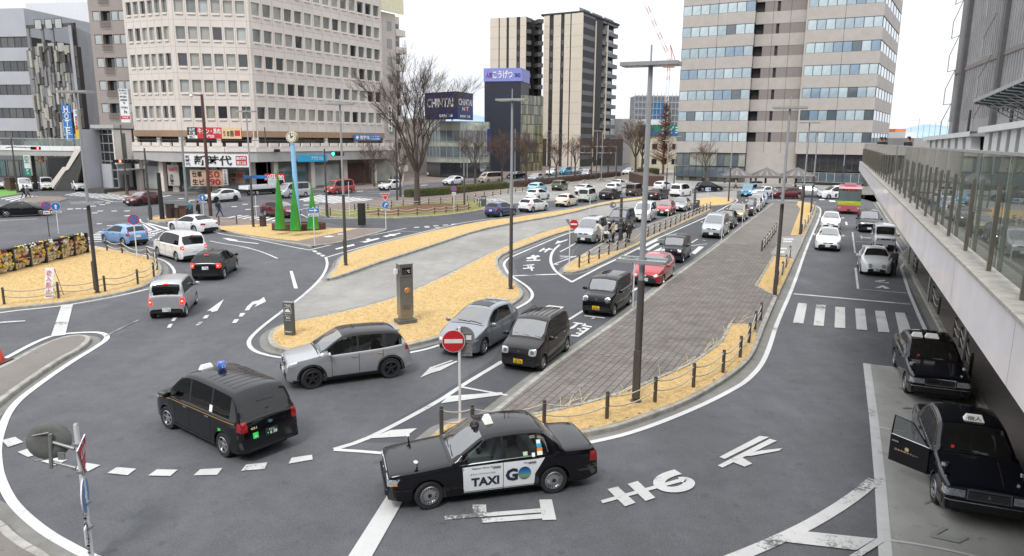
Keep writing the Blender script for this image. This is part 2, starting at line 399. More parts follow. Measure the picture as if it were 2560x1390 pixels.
def grow(poly,z,dens,isl,col=None,hmax=.05,lim=60000,name='grass_blades'):
 """thin blades over a lawn polygon, only where the photo is near enough to show them"""
 mb=MB();xs=[p.x for p in poly];ys=[p.y for p in poly];a=abs(area2(poly));n=int(min(lim,a*dens));k=0
 ms=col or[mat('straw_a',(.72,.52,.27),.9,var=.2,spec=.1),mat('straw_b',(.57,.40,.18),.9,var=.2,spec=.1),mat('straw_c',(.76,.60,.36),.9,var=.2,spec=.1)]
 vs=[[]for _ in ms]
 bb=(max(xs)-min(xs))*(max(ys)-min(ys));n2=int(n*bb/max(a,1e-3))
 for _ in range(n2):
  x=random.uniform(min(xs),max(xs));y=random.uniform(min(ys),max(ys))
  if not inside((x,y),poly):continue
  if random.random()>(22/max(y,12))**1.2:continue
  an=random.uniform(0,2*PI);h=random.uniform(.4,1)*hmax;wd=.004+.0004*y;dx,dy=math.cos(an),math.sin(an)
  lx,ly=random.uniform(-2.2,2.2)*h,random.uniform(-2.2,2.2)*h
  vs[random.randrange(len(ms))].append(((x-dx*wd,y-dy*wd,z),(x+dx*wd,y+dy*wd,z),(x+lx,y+ly,z+h)))
 for m,l in zip(ms,vs):
  mb.add([q for t in l for q in t],[(3*i,3*i+1,3*i+2)for i in range(len(l))],m)
 if mb.v:part(name,mb,isl,kind='stuff')
def island(name,pts,kw=.18,h=.14,top=None,it=1,blades=0,z=.10,L0=.62,gutter=None,px=True):
 p=gp(pts,h)if px else[Vector(q)for q in pts]
 if area2(p)<0:p.reverse()
 p=chaikin(p,it)if it else p
 isl=solo(name,MB(),kind='structure')
 isl['worldspace']=(0.0,0.0,0.0)
 inn=kerb_ring(p,isl,kw,h,L0=L0)
 mb=MB();sheet(mb,inn,h+.004,top or LAWN)
 for i in range(len(inn)):a,b=inn[i],inn[(i+1)%len(inn)];mb.quad((*a,0),(*b,0),(*b,h+.004),(*a,h+.004),top or LAWN)
 part('lawn' if top in(None,LAWN,GREENLAWN,SOIL)else 'paved_top',mb,isl)
 if gutter:
  g=MB();og=offset(p,-gutter)
  for i in range(len(p)):a,b,c,d=p[i],p[(i+1)%len(p)],og[(i+1)%len(p)],og[i];g.quad((*d,.006),(*c,.006),(*b,.006),(*a,.006),GUT)
  part('gutter',g,isl)
 if blades:grow(inn,h,blades,isl)
 return isl,p,inn
I_left,_,in_left=island('left_lawn',[(-260,800),(0,770),(136,758),(211,747.5),(302,731),(363,714),(387,698),(402,684),(406.5,669),(396,651),(363,638.7),(302,625),(214,613),(100,617),(-260,650)],blades=120,gutter=.35)
I_wedge,_,_=island('left_paved_wedge',[(-220,1010),(0,917),(85,868),(140,844.6),(191,834.8),(221,837),(231,844.6),(204,870),(161,891),(106,927),(42,972),(0,1003.7),(-220,1200)],top=PAVF,gutter=.3)
I_up,_,_=island('upper_lawn_strip',[(814.7,690),(838,668),(842,650),(860,634),(927,613),(1035,587),(1100,572),(1219,550),(1280,543.5),(1372,530),(1460,517),(1509,504),(1610,490),(1620,492),(1610.5,496.5),(1509,509),(1415.7,534),(1284,556),(1197,573.5),(1100,606),(1013,634),(948.5,654),(884,677.5),(819,698)],blades=60,gutter=.25)
I_mid,_,in_mid=island('central_lawn',[(738,801),(830,783.5),(925,760.5),(991.5,740),(1032,724.5),(1075,704),(1130,680),(1205.6,640),(1280,607.5),(1350,581),(1422,561.6),(1520,542),(1575,530),(1574,537),(1422,574.7),(1372,590),(1306,616),(1262,632),(1247,643),(1243.4,655.5),(1250,671),(1265,689),(1283.6,702),(1301.7,717.7),(1309.5,730.6),(1304,743.6),(1278,760),(1230,790),(1160,825),(1083.6,846),(1026,860),(960,874),(860,886),(780,884),(721,874),(686,867),(672,855.4),(669,838),(677.7,823.8),(709,808)],blades=170,gutter=.32)
I_nar,_,_=island('narrow_median',[(1404,674),(1411,662),(1463,631),(1509,604),(1560,583),(1638,554),(1700,533),(1740,524),(1777,519.4),(1777,525),(1673,572.7),(1572,622),(1482,665.7),(1441,679),(1412,680)],top=PAVF,gutter=.2)
def toppatch(isl,pts,h,m,name='lawn',it=0,bl=0):
 mb=MB();p=gp(pts,h)
 if area2(p)<0:p.reverse()
 sheet(mb,p,h+.008,m);part(name,mb,isl)
 if bl:grow(p,h,bl,isl)
 return p
toppatch(I_nar,[(1409,673),(1420,661),(1463,634),(1480,640),(1560,622),(1568,617),(1640,583),(1773,521),(1775,523.5),(1673,570),(1572,619.5),(1480,663),(1441,676.5),(1415,677)],.14,LAWN)
I_round,_,_=island('sculpture_island',[(366,545),(374,553),(400,556),(470,549),(545,562),(549,572),(620,590),(690,601),(743,608),(778,615),(795,612),(862,603),(968,574),(966,570.5),(896.7,570),(812,569),(760,560),(690,553),(640,549),(560,543),(470,537),(400,536)],top=PAVB)
toppatch(I_round,[(548,566),(620,562),(700,558),(770,561),(815,571),(896,571),(743.5,602.5),(690,597),(620,587),(552,574)],.14,LAWN)
toppatch(I_round,[(373,546),(400,541),(470,541),(440,548),(400,552),(378,551)],.14,LAWN)
I_tree,_,_=island('tree_lawn',[(797,536),(819,540),(862,543.5),(992,543.5),(1040,541),(1100,538),(1175,529),(1212,522),(1214,512),(1200,506),(1180,500),(1100,506),(1010,512),(900,521),(830,527),(795,529)],top=GREENLAWN)
toppatch(I_tree,[(890,534),(960,522),(1040,512),(1110,508),(1170,512),(1180,520),(1150,527),(1060,534),(960,539)],.14,SOIL)
I_walk,_,_=island('hedge_walkway',[(786,517),(819,510),(970,496),(1010,488),(1150,478),(1270,466),(1400,452),(1560,438),(1700,430),(1740,436),(1560,445),(1400,459),(1290,475),(1216,489),(1190,500),(1100,504),(1010,510),(900,519),(830,525),(790,527)],top=PAVB,it=0)
I_far,_,_=island('far_lawn_tip',[(1728,506),(1735,497),(1760,493.5),(1783,492),(1810,493),(1832,496.5),(1837,502),(1825,508),(1810,512),(1780,513.5),(1741.7,515)],top=LAWN)
# ---- promenade
PROM=[(1052,1106),(1121,1051),(1212,1040),(1262,1000),(1361,922),(1439,868),(1516.6,816),(1584,767),(1679,691.6),(1758,637),(1790,614),(1837,577),(1880,545),(1927.6,511),(1938,499),(1990,500),(2034,508),(2041,516),(2042,526),(2012,593),(1975,675.5),(1945,739),(1917,803),(1893.4,865.5),(1878,892.7),(1846.8,923.8),(1788.5,962.7),(1710.8,1005),(1594,1048),(1516.5,1071),(1440,1083),(1300,1100),(1160,1112)]
I_prom,pr_out,pr_in=island('promenade',PROM,top=PAVJ,it=1,gutter=.38,kw=.2)
gs1=[(1066,1102),(1125,1056),(1175,1049),(1240,1043),(1330,1036),(1400,1023),(1516,994),(1600,964),(1672,933.5),(1730,908),(1804,854),(1826,810),(1895,808),(1888,852),(1872,888),(1841,918),(1783,957),(1706,999),(1590,1042),(1514,1065),(1440,1077),(1300,1094),(1160,1106)]
gs2=[(1889,714),(1934.5,640),(1984,646),(1962,700),(1941,742)]
gs3=[(1976,588),(2001,522),(1990,509),(1938,499.5),(1990,501.5),(2030,509),(2037,518),(2036,530),(2008,589)]
for g,bl in((gs1,260),(gs2,120),(gs3,0)):toppatch(I_prom,g,.14,LAWN,'lawn',bl=bl)
toppatch(I_prom,[(1926,636),(1950,592),(2008,590),(1986,645)],.14,CONC,'ramp')
def clip_convex(sub,clip):
 out=list(sub);n=len(clip)
 for i in range(n):
  a,b=clip[i],clip[(i+1)%n];e=b-a;inp=out;out=[]
  if not inp:break
  for j in range(len(inp)):
   p,q=inp[j-1],inp[j];cp=e.x*(p.y-a.y)-e.y*(p.x-a.x);cq=e.x*(q.y-a.y)-e.y*(q.x-a.x)
   if cq>=0:
    if cp<0:out.append(p.lerp(q,cp/(cp-cq)))
    out.append(q)
   elif cp>=0:out.append(p.lerp(q,cp/(cp-cq)))
 return out
def lay_pavers(isl,region,holes,org,dirv,tw,tl,zt,maxY,name='paver',single=290):
 ux=dirv.normalized();uy=Vector((-ux.y,ux.x));loc=[((p-org).dot(ux),(p-org).dot(uy))for p in region]
 i0,i1=int(min(l[0]for l in loc)/tl)-1,int(max(l[0]for l in loc)/tl)+1
 j0,j1=int(min(l[1]for l in loc)/tw)-1,int(max(l[1]for l in loc)/tw)+1
 tiles=[];g=.010
 for j in range(j0,j1+1):
  for i in range(i0,i1+1):
   x=(i+(.5 if j%2 else 0))*tl;y=j*tw
   c=org+ux*(x+tl/2)+uy*(y+tw/2)
   if c.y>maxY+1:continue
   q=[org+ux*(x+g)+uy*(y+g),org+ux*(x+tl-g)+uy*(y+g),org+ux*(x+tl-g)+uy*(y+tw-g),org+ux*(x+g)+uy*(y+tw-g)]
   k=[inside(p,region)for p in q]
   if not any(k):continue
   if not all(k):
    q2=clip_convex(region,q)
    if len(q2)<3 or abs(area2(q2))<.004:continue
    q=q2
   if any(inside(c,h)for h in holes):continue
   px=PX((*c,zt));vis=-20<px[0]<2580 and px[1]<1400
   tiles.append((c.y if vis else 999,q))
 tiles.sort(key=lambda t:t[0]);far=MB()
 for n,(yy,q)in enumerate(tiles):
  s=n<single and yy<900;mb=MB()if s else far;dz=random.uniform(-.003,.004);m=random.choice(PAV);m2=random.choice(PAV)
  if random.random()<.5:m=PAV[0]
  z1=zt+dz;k=len(q)
  if s:
   c=sum(q,Vector((0,0)))/k;t=[p.lerp(c,.05)for p in q]
   mb.add([(*p,zt-.03)for p in q]+[(*p,z1-.005)for p in q]+[(*p,z1)for p in t],[(i,(i+1)%k,k+(i+1)%k,k+i)for i in range(k)]+[(k+i,k+(i+1)%k,2*k+(i+1)%k,2*k+i)for i in range(k)]+[tuple(range(2*k,3*k))],m)
   part(name,mb,isl)
  else:mb.add([(*p,z1)for p in q],[tuple(range(k))],m)
 part('far_pavers',far,isl,kind='stuff')
pav_dir=V2(G(1439,868))-V2(G(1262,1000))
pav_org=V2(G(1270,1000,.14))
MAXP=52
def gpc(p):q=gp(p,.14);return q if area2(q)>0 else q[::-1]
lay_pavers(I_prom,pr_in,[gpc(gs1),gpc(gs2),gpc(gs3),gpc([(1926,636),(1950,592),(2008,590),(1986,645)])],pav_org,pav_dir,.235,.30,.158,MAXP)
yy=[p for p in pr_in if p.y>MAXP-3]
mb=MB();c0=clip_convex(pr_in,[Vector((-100,MAXP+.3)),Vector((200,MAXP+.3)),Vector((200,400)),Vector((-100,400))]);
mb2=MB();sheet(mb2,c0,.147,PAVF);part('paved_top',mb2,I_prom)
for edge in([(1330,1036),(1400,1023),(1516,994),(1600,964),(1672,933.5),(1730,908),(1804,854),(1826,810),(1895,808)],[(1941,742),(1889,714),(1934.5,640)]):
 e=gp(edge,.15);mb=MB()
 for a,b in zip(e,e[1:]):
  k=max(1,int((b-a).length/.22))
  for i in range(k):
   p=a.lerp(b,(i+.06)/k);q=a.lerp(b,(i+.94)/k);d=(q-p).normalized();n_=Vector((-d.y,d.x))*.06
   hz=.175+random.uniform(-.008,.008)
   mb.prism([p-n_,q-n_,q+n_,p+n_]if True else[],.14,hz,KERB)
 part('edging_stone',mb,I_prom,kind='stuff')
 # ---- right hand pavement under the deck
kr=[(2560,1230),(2472,1050),(2442,1003),(2364,848),(2310,745),(2262,655),(2247,637),(2268,618),(2240,580),(2215,545),(2190,505),(2178,480),(2172,462)]
krp=gp(kr,.14);far_pt=Vector((60,112))
I_right,rt_p,rt_in=island('station_pavement',[Vector((13.5,9))]+krp+[Vector((50,104)),Vector((75,104)),Vector((60,40)),Vector((36,9))],top=PAVJ,it=0,px=False,gutter=.3,kw=.2)
mb=MB();sheet(mb,rt_in,.147,PAVF);part('paved_top',mb,I_right)
I_bl,_,_=island('near_corner_pavement',[(-260,1180),(0,1291),(51,1343),(140,1390),(190,1460),(-260,1460)],top=PAVF,gutter=.5)
# ---- far pavements
def slab(name,pts,z=.14,m=PAVB,px=True):
 p=gp(pts,z)if px else[Vector(q)for q in pts]
 if area2(p)<0:p.reverse()
 mb=MB();sheet(mb,p,z,m)
 for i in range(len(p)):a,b=p[i],p[(i+1)%len(p)];mb.quad((*a,-.01),(*b,-.01),(*b,z),(*a,z),KERB)
 o=solo(name,mb,kind='structure');o['worldspace']=(0.,0.,0.);return o
slab('shop_pavement',[(228,476),(300,486),(420,483),(520,479),(620,476),(700,473),(890,472.5),(950,470),(1010,463),(1060,458),(1240,446),(1400,433),(1500,427),(1500,405),(200,430)])
slab('left_far_pavement',[(-160,500),(-20,470),(20,462),(140,452),(228,470),(300,420),(-160,420)])
slab('tower_forecourt',[(1560,436),(1690,470),(1760,472),(1830,474),(1880,478),(1990,478),(2080,472),(2150,476),(2200,470),(2200,450),(1700,425),(1560,425)],m=CONCP)
slab('crossing_refuge',[(48,499),(60,494),(100,490),(150,491),(170,496),(150,502),(90,505)],m=PAVB)
ground_patch('green_walk',[(-60,476),(0,468),(35,466),(48,484),(0,492),(-60,500)],.006,mat('green_coating',(.14,.33,.06),.8))
# ---- painted markings
mark_line([(-120,806),(0,781),(136,767),(181,761),(302,738.5),(372,723)],.16)
mark_line([(434,693),(437,678),(429,666),(417,655),(396,646),(344.5,635.7),(270,622),(211,612)],.16)
mark_line([(-120,960),(0,904),(85,857),(140,836),(221,830.5),(255,832),(271.6,842.4),(255,859),(170,910),(85,970),(42,1004),(17,1038),(2,1078),(-8,1120),(-6,1160),(0,1195),(25,1250),(64,1292),(119,1335),(170,1364),(219,1390),(330,1435)],.2)
mark_line([(262,842),(300,822),(348,800)],.12,FADED)
mark_line([(812,645),(840.6,636.5),(927,611.5),(1035,585.6),(1099.6,570.5),(1153,557),(1219,548),(1280,541.5),(1372,528.5),(1459.5,515.3),(1560,499)],.15)
mark_line([(814.7,644),(819,659),(814.7,676),(801,699),(760,738),(706.5,777.7),(657.6,815),(626,844),(620,861),(634.5,878.5),(672,890),(712,895.7),(800,903),(900,900),(1024.6,882.8),(1083.6,869.8),(1190,830),(1287.5,773),(1320,756.5),(1332.8,741),(1327.6,725.4),(1309.5,710),(1283.6,694.4),(1270.6,684),(1263,671),(1259,660.7),(1265.4,650),(1284,640),(1350,612),(1414.6,584.5),(1500,562)],.16)
mark_line([(1283,690),(1393,686)],.28,WORN)
mark_line([(1440,650),(1428,635),(1440,618),(1480,596)],.01)
mark_line([(1399,612),(1381,628),(1375,650),(1383,672),(1400,688),(1430,705)],.18)
mark_line([(1428,706),(1500,668),(1553,643),(1640,598),(1760,545),(1800,525),(1830,508)],.17,smooth=0)
mark_line([(1399,640),(1440,642)],.14);mark_line([(1388,662),(1392,660)],.3)
mark_line([(1399,688),(1430,640)],.01)
mark_line([(1740,520),(1820,512),(1836,508),(1846,500),(1838,496),(1810,491)],.14)
mark_line([(1400,630),(1425,617),(1460,594)],.13,smooth=0);mark_line([(1386,660),(1440,640)],.13,smooth=0)
mark_line([(2036,515),(2049,518),(2053,529),(2044,556),(2016,619),(1982,720),(1941,810),(1925,865),(1905,912),(1875,945),(1846.8,966.5),(1749.6,1017),(1594,1079),(1481.6,1106),(1380,1124)],.17)
mark_line([(2237,600),(2262,640),(2268,650),(2252,668),(2274,735),(2298,792),(2323,846),(2340,880)],.15,smooth=0)
mark_line([(2115,555),(2117,563)],.2)
mark_line([(1984,735),(2276,761)],.26,WORN)
Z5=lambda q:[(1900+x/2.673,380+y/2.673)for x,y in q]
for q in([(255,1010),(315,1015),(290,1148),(220,1143)],[(375,1022),(440,1025),(425,1165),(358,1160)],[(503,1036),(568,1040),(570,1180),(498,1175)],[(635,1048),(700,1050),(717,1193),(645,1188)],[(768,1062),(833,1065),(867,1208),(790,1203)],[(902,1073),(967,1077),(1020,1223),(932,1217)]):mark_polys('crosswalk_stripe',[Z5(q)],WORN)
for l in([(665,535),(618,537),(635,675),(700,687)],[(638,775),(655,915),(978,944)],[(640,598),(760,606)]):mark_line(Z5(l),.12,WORN,smooth=0,name='bay_line')
mark_polys('bay_lettering',[Z5(q)for q in([(768,862),(835,856),(838,862),(790,870),(860,872),(860,880),(765,874)],[(765,910),(820,892),(870,914),(835,916),(818,904),(800,912)],[(672,562),(680,560),(684,582),(676,584)],[(684,570),(745,574),(745,580),(684,576)],[(682,624),(692,624),(694,652),(686,652)],[(690,622),(760,628),(760,634),(690,630)])],WORN)
for q in([(150,577),(220,577),(225,588),(160,587)],[(155,593),(215,594),(212,604),(152,603)],[(118,640),(180,640),(182,650),(115,650)],[(118,662),(165,662),(165,676),(116,674)]):
 mb=MB();sheet(mb,gp(Z5(q),.15),.156,WHITE);part('ramp_marking',mb,I_prom)
for q in([(395,315),(430,315),(432,322),(395,322)],[(460,322),(500,325),(505,335),(465,332)]):mark_polys('arrow_marking',[Z5(q)],WHITE)
mark_line([(2166.7,909),(2185,1050),(2200,1200),(2211,1352),(2216,1420)],.24,WORN,smooth=0,name='bay_line')
mark_line([(2170,911),(2250,921)],.08,WORN,name='bay_line');mark_line([(2185,1066),(2262,1080)],.07,WORN,name='bay_line');mark_line([(2214,1350),(2300,1362),(2400,1382),(2470,1400)],.07,WORN,name='bay_line')
Z6=lambda q:[(2120+x/2.357,800+y/2.357)for x,y in q]
mark_polys('bay_lettering',[Z6(q)for q in([(480,1262),(560,1222),(590,1232),(520,1270),(660,1292),(700,1282),(712,1290),(650,1318),(482,1280)],[(442,1072),(500,1052),(500,1068),(450,1090)],[(318,518),(352,512),(410,528),(430,534),(360,524),(330,526)],[(296,402),(345,398),(345,404),(310,410)])],FADED)
Zb=lambda q:[(1400+x/2.574,850+y/2.574)for x,y in q]
def arcpoly(c,wds):
 p=gp(Zb(c));p=chaikin(p,2,False);mb=MB();strip(mb,p,wds,.0245,WORN);return mb
mark_polys('road_lettering',[Zb(q)for q in([(1025,757),(1060,770),(1345,628),(1285,621)],[(1015,812),(1045,826),(1395,652),(1350,640)],[(1195,738),(1290,716),(1428,701),(1412,716),(1230,750),(1180,752)],[(1118,770),(1165,757),(1237,800),(1188,820),(1100,786)])],WORN)
mark_polys('road_lettering',[Zb(q)for q in([(262,1037),(275,1056),(640,955),(790,915),(775,895),(620,938)],[(305,965),(372,948),(486,1052),(418,1076)],[(435,932),(500,912),(613,1020),(550,1041)])],WORN)
part('road_lettering',arcpoly([(760,853),(705,868),(655,892),(632,922),(645,950),(690,968),(760,968),(815,950),(836,925),(820,903),(770,905)],.26),road)
Zc=lambda q:[(900+x/3.159,950+y/3.159)for x,y in q]
mark_polys('road_lettering',[Zc(q)for q in([(668,1078),(670,1108),(1435,1050),(1430,1018)],[(890,990),(995,988),(1000,1060),(890,1065)],[(1415,950),(1515,948),(1550,1108),(1440,1112)],[(960,1100),(962,1135),(1450,1098),(1440,1062)])],WORN)
mark_polys('stop_bar',[[(985,1213),(1007,1255),(930,1392),(925,1410),(862,1410),(872,1390)]],WORN)
mark_polys('stop_bar',[[(154,763),(183,760.5),(163.5,838),(127,842.5)]],WORN)
mark_line([(835,1124),(900,1105),(976,1069),(1096,1004),(1153,966),(1190,943),(1255,905)],.17,WORN,smooth=1)
mark_line([(835,1125),(900,1129),(996,1137)],.14,smooth=0);mark_line([(1153,968),(1268,989)],.12,WORN,smooth=0)
mark_polys('hatching',[Zc(q)for q in([(75,465),(240,400),(450,385),(365,448)],[(640,187),(700,130),(1120,100),(1130,120)])],WORN)
mark_line([(2186,1200),(2150,1232),(2080,1280),(2000,1325),(1900,1370),(1800,1410)],.28,WORN,smooth=1)
mark_polys('hatching',[Zb(q)for q in([(1390,1262),(1545,1232),(2030,1283),(1905,1357),(1385,1296)],[(2040,1280),(2083,1303),(1940,1395),(1860,1395)])],WORN)
Zd=lambda q:[(x/2.356,800+y/2.356)for x,y in q]
for q in([(10,712),(90,692),(138,723),(48,752)],[(103,780),(165,760),(210,798),(165,810)],[(237,833),(330,815),(397,827),(325,860)],[(417,878),(515,845),(592,858),(520,895)],[(632,905),(690,870),(803,880),(752,918)],[(873,920),(925,884),(1047,886),(1003,923)],[(1140,918),(1180,882),(1310,875),(1280,915)],[(1420,892),(1450,855),(1575,842),(1560,880)],[(1700,850),(1718,815),(1838,797),(1842,825)]):mark_polys('give_way_dash',[Zd(q)],WORN)
Ze=lambda q:[(x/3.309,400+y/3.309)for x,y in q]
for q in([(1675,1315),(1697,1288),(1732,1285),(1712,1313)],[(1620,1372),(1645,1343),(1678,1342),(1652,1372)],[(1415,1335),(1432,1308),(1465,1306),(1445,1335)],[(1380,1390),(1400,1360),(1432,1358),(1410,1390)],[(1975,1298),(1990,1270),(2025,1268),(2008,1296)],[(1920,1352),(1940,1322),(1978,1320),(1955,1350)]):mark_polys('lane_dash',[Ze(q)])
mark_polys('turn_arrow',[Ze([(1852,1155),(1710,1255),(1745,1250),(1750,1262),(1798,1252)])])
Zf=lambda q:[(600+x/3.474,700+y/3.474)for x,y in q]
mark_polys('turn_arrow',[Zf([(40,268),(62,232),(110,190),(165,178),(208,150),(226,190),(128,236),(150,207),(112,217),(78,265)])])
mark_polys('lane_dash',[Zf([(0,320),(15,290),(48,290),(22,320)])])
mark_polys('turn_arrow',[Zf([(1565,852),(1650,762),(1840,698),(1850,705),(1700,760),(1680,772),(1880,705),(1890,712),(1740,790),(1660,812)])],WORN)
mark_polys('turn_arrow',[Ze([(-40,1345),(60,1337),(212,1330),(205,1338),(60,1348),(-40,1360)])],WORN)
mark_polys('lane_dash',[[(724,678),(731.6,678),(745,722),(735,722)]])
Zg=lambda q:[(560+x/4.633,400+y/4.633)for x,y in q]
mark_line(Zg([(-160,940),(0,972),(200,1000),(400,1052),(520,1098),(620,1142)]),.13)
mark_line(Zg([(-120,835),(0,865),(300,905),(600,970),(800,1010),(905,1030),(1005,1047)]),.15)
mark_line(Zg([(1005,1040),(1400,945),(1800,855),(2110,790)]),.15,smooth=0)
mark_polys('turn_arrow',[Zg([(-20,905),(60,910),(150,928),(160,940),(400,968),(398,976),(150,948),(60,935)])])
for q in([(1015,1052),(1060,1050),(1088,1068),(1045,1072)],[(1062,1080),(1110,1075),(1135,1092),(1090,1098)],[(1110,1105),(1150,1098),(1178,1115),(1135,1122)]):mark_polys('lane_dash',[Zg(q)])
mark_polys('road_lettering',[Zg(q)for q in([(1285,1030),(1500,975),(1518,992),(1300,1040)],[(1390,1000),(1410,995),(1425,1012),(1405,1016)],[(1565,950),(1600,948),(1660,935),(1640,920),(1680,912),(1700,925),(1785,905),(1805,915),(1640,960)],[(1835,885),(2040,845),(2048,853),(1880,895)],[(1900,862),(1960,858),(2000,875),(1950,885)])],WHITE)
mark_polys('road_lettering',[Zg(q)for q in([(1140,908),(1220,898),(1285,910),(1200,922)],[(1310,880),(1400,872),(1400,880),(1330,890)])],WHITE,z=.16)
mark_line(Zg([(1960,820),(2140,830),(2310,838)]),.1,smooth=0)
for x in(2230,2355,2470):mark_polys('lane_dash',[Zg([(x-30,782),(x+25,777),(x+30,783),(x-25,788)])])
Zh=lambda q:[(1000+x/4.571,380+y/4.571)for x,y in q]
for x,y in((190,862),(305,853),(410,845),(520,836),(615,827)):mark_polys('lane_dash',[Zh([(x-32,y-2),(x+28,y-6),(x+32,y+1),(x-26,y+6)])])
for l in([(1115,530),(1300,612)],[(985,530),(1040,570)]):mark_line(Zh(l),.12,smooth=0)
mark_polys('road_lettering',[Zh(q)for q in([(1020,535),(1100,540),(1100,548),(1030,545)],[(1060,555),(1130,560),(1120,572),(1080,566)],[(1060,582),(1140,580),(1140,588),(1065,590)])])
mark_polys('turn_arrow',[Zh([(1770,1055),(1800,1015),(1830,1022),(1910,1003),(1912,1012),(1830,1040)])])
mark_polys('road_lettering',[Zh(q)for q in([(1580,1140),(1640,1098),(1660,1100),(1610,1142)],[(1640,1148),(1700,1098),(1718,1102),(1665,1150)],[(1600,1120),(1740,1108),(1745,1118),(1600,1130)])])
Zi=lambda q:[(1180+x/3.862,640+y/3.862)for x,y in q]
mark_polys('road_lettering',[Zi(q)for q in([(520,20),(640,-5),(660,8),(540,35)],[(525,45),(660,38),(660,48),(525,52)],[(570,0),(600,-10),(625,30),(600,45)],[(490,90),(600,82),(602,92),(492,100)],[(530,85),(545,84),(555,118),(540,122)],[(490,120),(600,112),(602,122),(494,130)],[(555,90),(575,88),(590,145),(570,148)])])
mark_polys('road_lettering',[Zi(q)for q in([(680,500),(745,478),(890,495),(850,522),(835,518),(860,502),(750,490),(700,508)],[(985,642),(1075,655),(1065,665),(975,652)],[(1015,650),(1040,655),(985,700),(945,712),(945,700)],[(1085,655),(1105,660),(1090,672),(1160,685),(1150,695),(1070,680),(1050,690)],[(1070,690),(1140,705),(1030,785),(955,778),(960,765),(1020,770),(1100,712),(1060,704)],[(1020,700),(1060,708),(1050,718),(1010,710)],[(1040,722),(1090,728),(1080,738),(1030,732)],[(1010,742),(1060,748),(1050,758),(1000,752)])])
mark_line(Zi([(0,1198),(290,1018)]),.16,WORN,smooth=0);mark_line(Zi([(935,615),(1080,525)]),.14,WORN,smooth=0);mark_line(Zi([(1540,345),(1600,308)]),.18,smooth=0)
mark_line(Zi([(1085,578),(1282,600)]),.12,smooth=0);mark_line(Zi([(1155,606),(1185,596)]),.1,smooth=0)
Zj=lambda q:[(1400+x/3.658,380+y/3.658)for x,y in q]
for q in([(695,890),(870,800),(905,806),(730,895)],[(780,895),(880,838),(920,838),(810,905)],[(850,908),(940,868),(985,872),(900,912)],[(1200,925),(1270,865),(1318,868),(1235,938)]):mark_polys('crosswalk_stripe',[Zj(q)])
for l in([(900,798),(1000,808)],[(1200,832),(1260,795),(1330,812)],[(1200,858),(1345,840)],[(0,975),(70,965)],[(0,955),(140,960)],[(0,825),(70,800)]):mark_line(Zj(l),.13,smooth=0)
def zebra(a,b,c,d,n,m=None,duty=.5):
 """stripes between edge a-b and edge c-d (photo pixels), running from a-b to c-d"""
 A,B,C_,D=gp([a,b,c,d])
 for i in range(n):
  t0,t1=i/n,(i+duty)/n;mb=MB()
  mb.add([(*A.lerp(B,t0),.013),(*A.lerp(B,t1),.013),(*C_.lerp(D,t1),.013),(*C_.lerp(D,t0),.013)],[(3,2,1,0)],m or WHITE)
  part('crosswalk_stripe',mb,road)
zebra((240,482),(345,499),(330,474),(440,487),1,duty=0.01)
zebra((0,497),(60,512),(60,487),(98,491),5)
zebra((160,488),(345,503),(200,480),(440,489),14)
zebra((208,600),(250,577),(372,600),(410,574),6)
zebra((360,590),(440,571),(350,562),(372,556),4)
zebra((560,545),(690,556),(600,538),(720,546),7)
zebra((745,500),(860,512),(800,487),(940,498),10,duty=.7)
mark_line([(-60,520),(60,505),(170,503),(345,506),(480,500),(560,497)],.14,smooth=0)
mark_line([(-60,512),(0,553),(90,549)],.01)
mark_line([(0,552),(95,547)],.2);mark_line([(220,492),(285,505),(318,500)],.2,smooth=0);mark_line([(285,505),(345,501)],.2,smooth=0)
for x,y in((175,523),(195,522),(215,522),(232,516),(255,512),(268,508),(250,528),(285,528),(317,528),(237,533),(318,540),(248,560),(274,565),(452,497),(480,501),(585,517),(612,511),(640,516),(620,524),(690,503),(765,503),(790,508),(765,513)):mark_polys('lane_dash',[[(x-7,y-.6),(x+7,y-1.2),(x+8,y+.4),(x-6,y+1.0)]])
mark_line([(862,490),(900,492),(1000,500),(940,512),(900,513),(862,508)],.2,smooth=0)
mark_line([(1000,489),(1150,478),(1270,464),(1400,451)],.15,smooth=0)
mark_line([(640,489),(860,482),(1000,476),(1160,465),(1400,441),(1520,432)],.15,smooth=0)
mark_line([(862,487),(936,484),(1000,480)],.15);mark_line([(430,596),(380,601)],.2);mark_line([(212,606),(254,604)],.3)
mark_line([(380,601),(470,590),(530,583)],.01)
mark_line([(800,556),(770,545),(745,532),(750,524),(780,518)],.14);mark_line([(812,547),(900,547),(992,546.5),(1100,541),(1180,531),(1216,523)],.14)
mark_line([(350,548),(352,556),(372,561),(440,573)],.14);mark_line([(365,616),(430,634)],.14)
for y0,y1,k in((455,470,8),(446,458,8)):
 for i in range(k):
  x=900+i*80;y=y1-(y1-y0)*i/k+8;mark_polys('lane_dash',[[(x-8,y),(x+8,y-1),(x+8,y+.4),(x-8,y+1.4)]])
  # ================================================================ CARS
BLK=mat('black_plastic',(.018,.018,.02),.45,var=.2)
TYRE=mat('tyre_rubber',(.022,.022,.024),.8,var=.2)
RIMS=mat('rim_silver',(.55,.56,.58),.28,.85)
RIMD=mat('rim_dark',(.05,.05,.055),.35,.6)
CHROME=mat('chrome',(.75,.76,.78),.12,1.0,var=.05)
CGLS=glassm('car_glass',(.34,.38,.38),.95,.02,.26)
CGLF=glassm('side_glass',(.45,.50,.48),.7,.02,.03)
CGLD=glassm('privacy_glass',(.10,.105,.11),.6,.02,.05)
SEAT=mat('seat_fabric',(.11,.11,.12),.9);SEATW=mat('seat_cover_white',(.65,.66,.64),.9)
LAMP=mat('headlamp_lens',(.62,.65,.68),.08,.55,var=.35,scale=18,coat=1)
LAMPD=mat('headlamp_inner',(.16,.17,.18),.12,.4,var=.4,scale=14,coat=1)
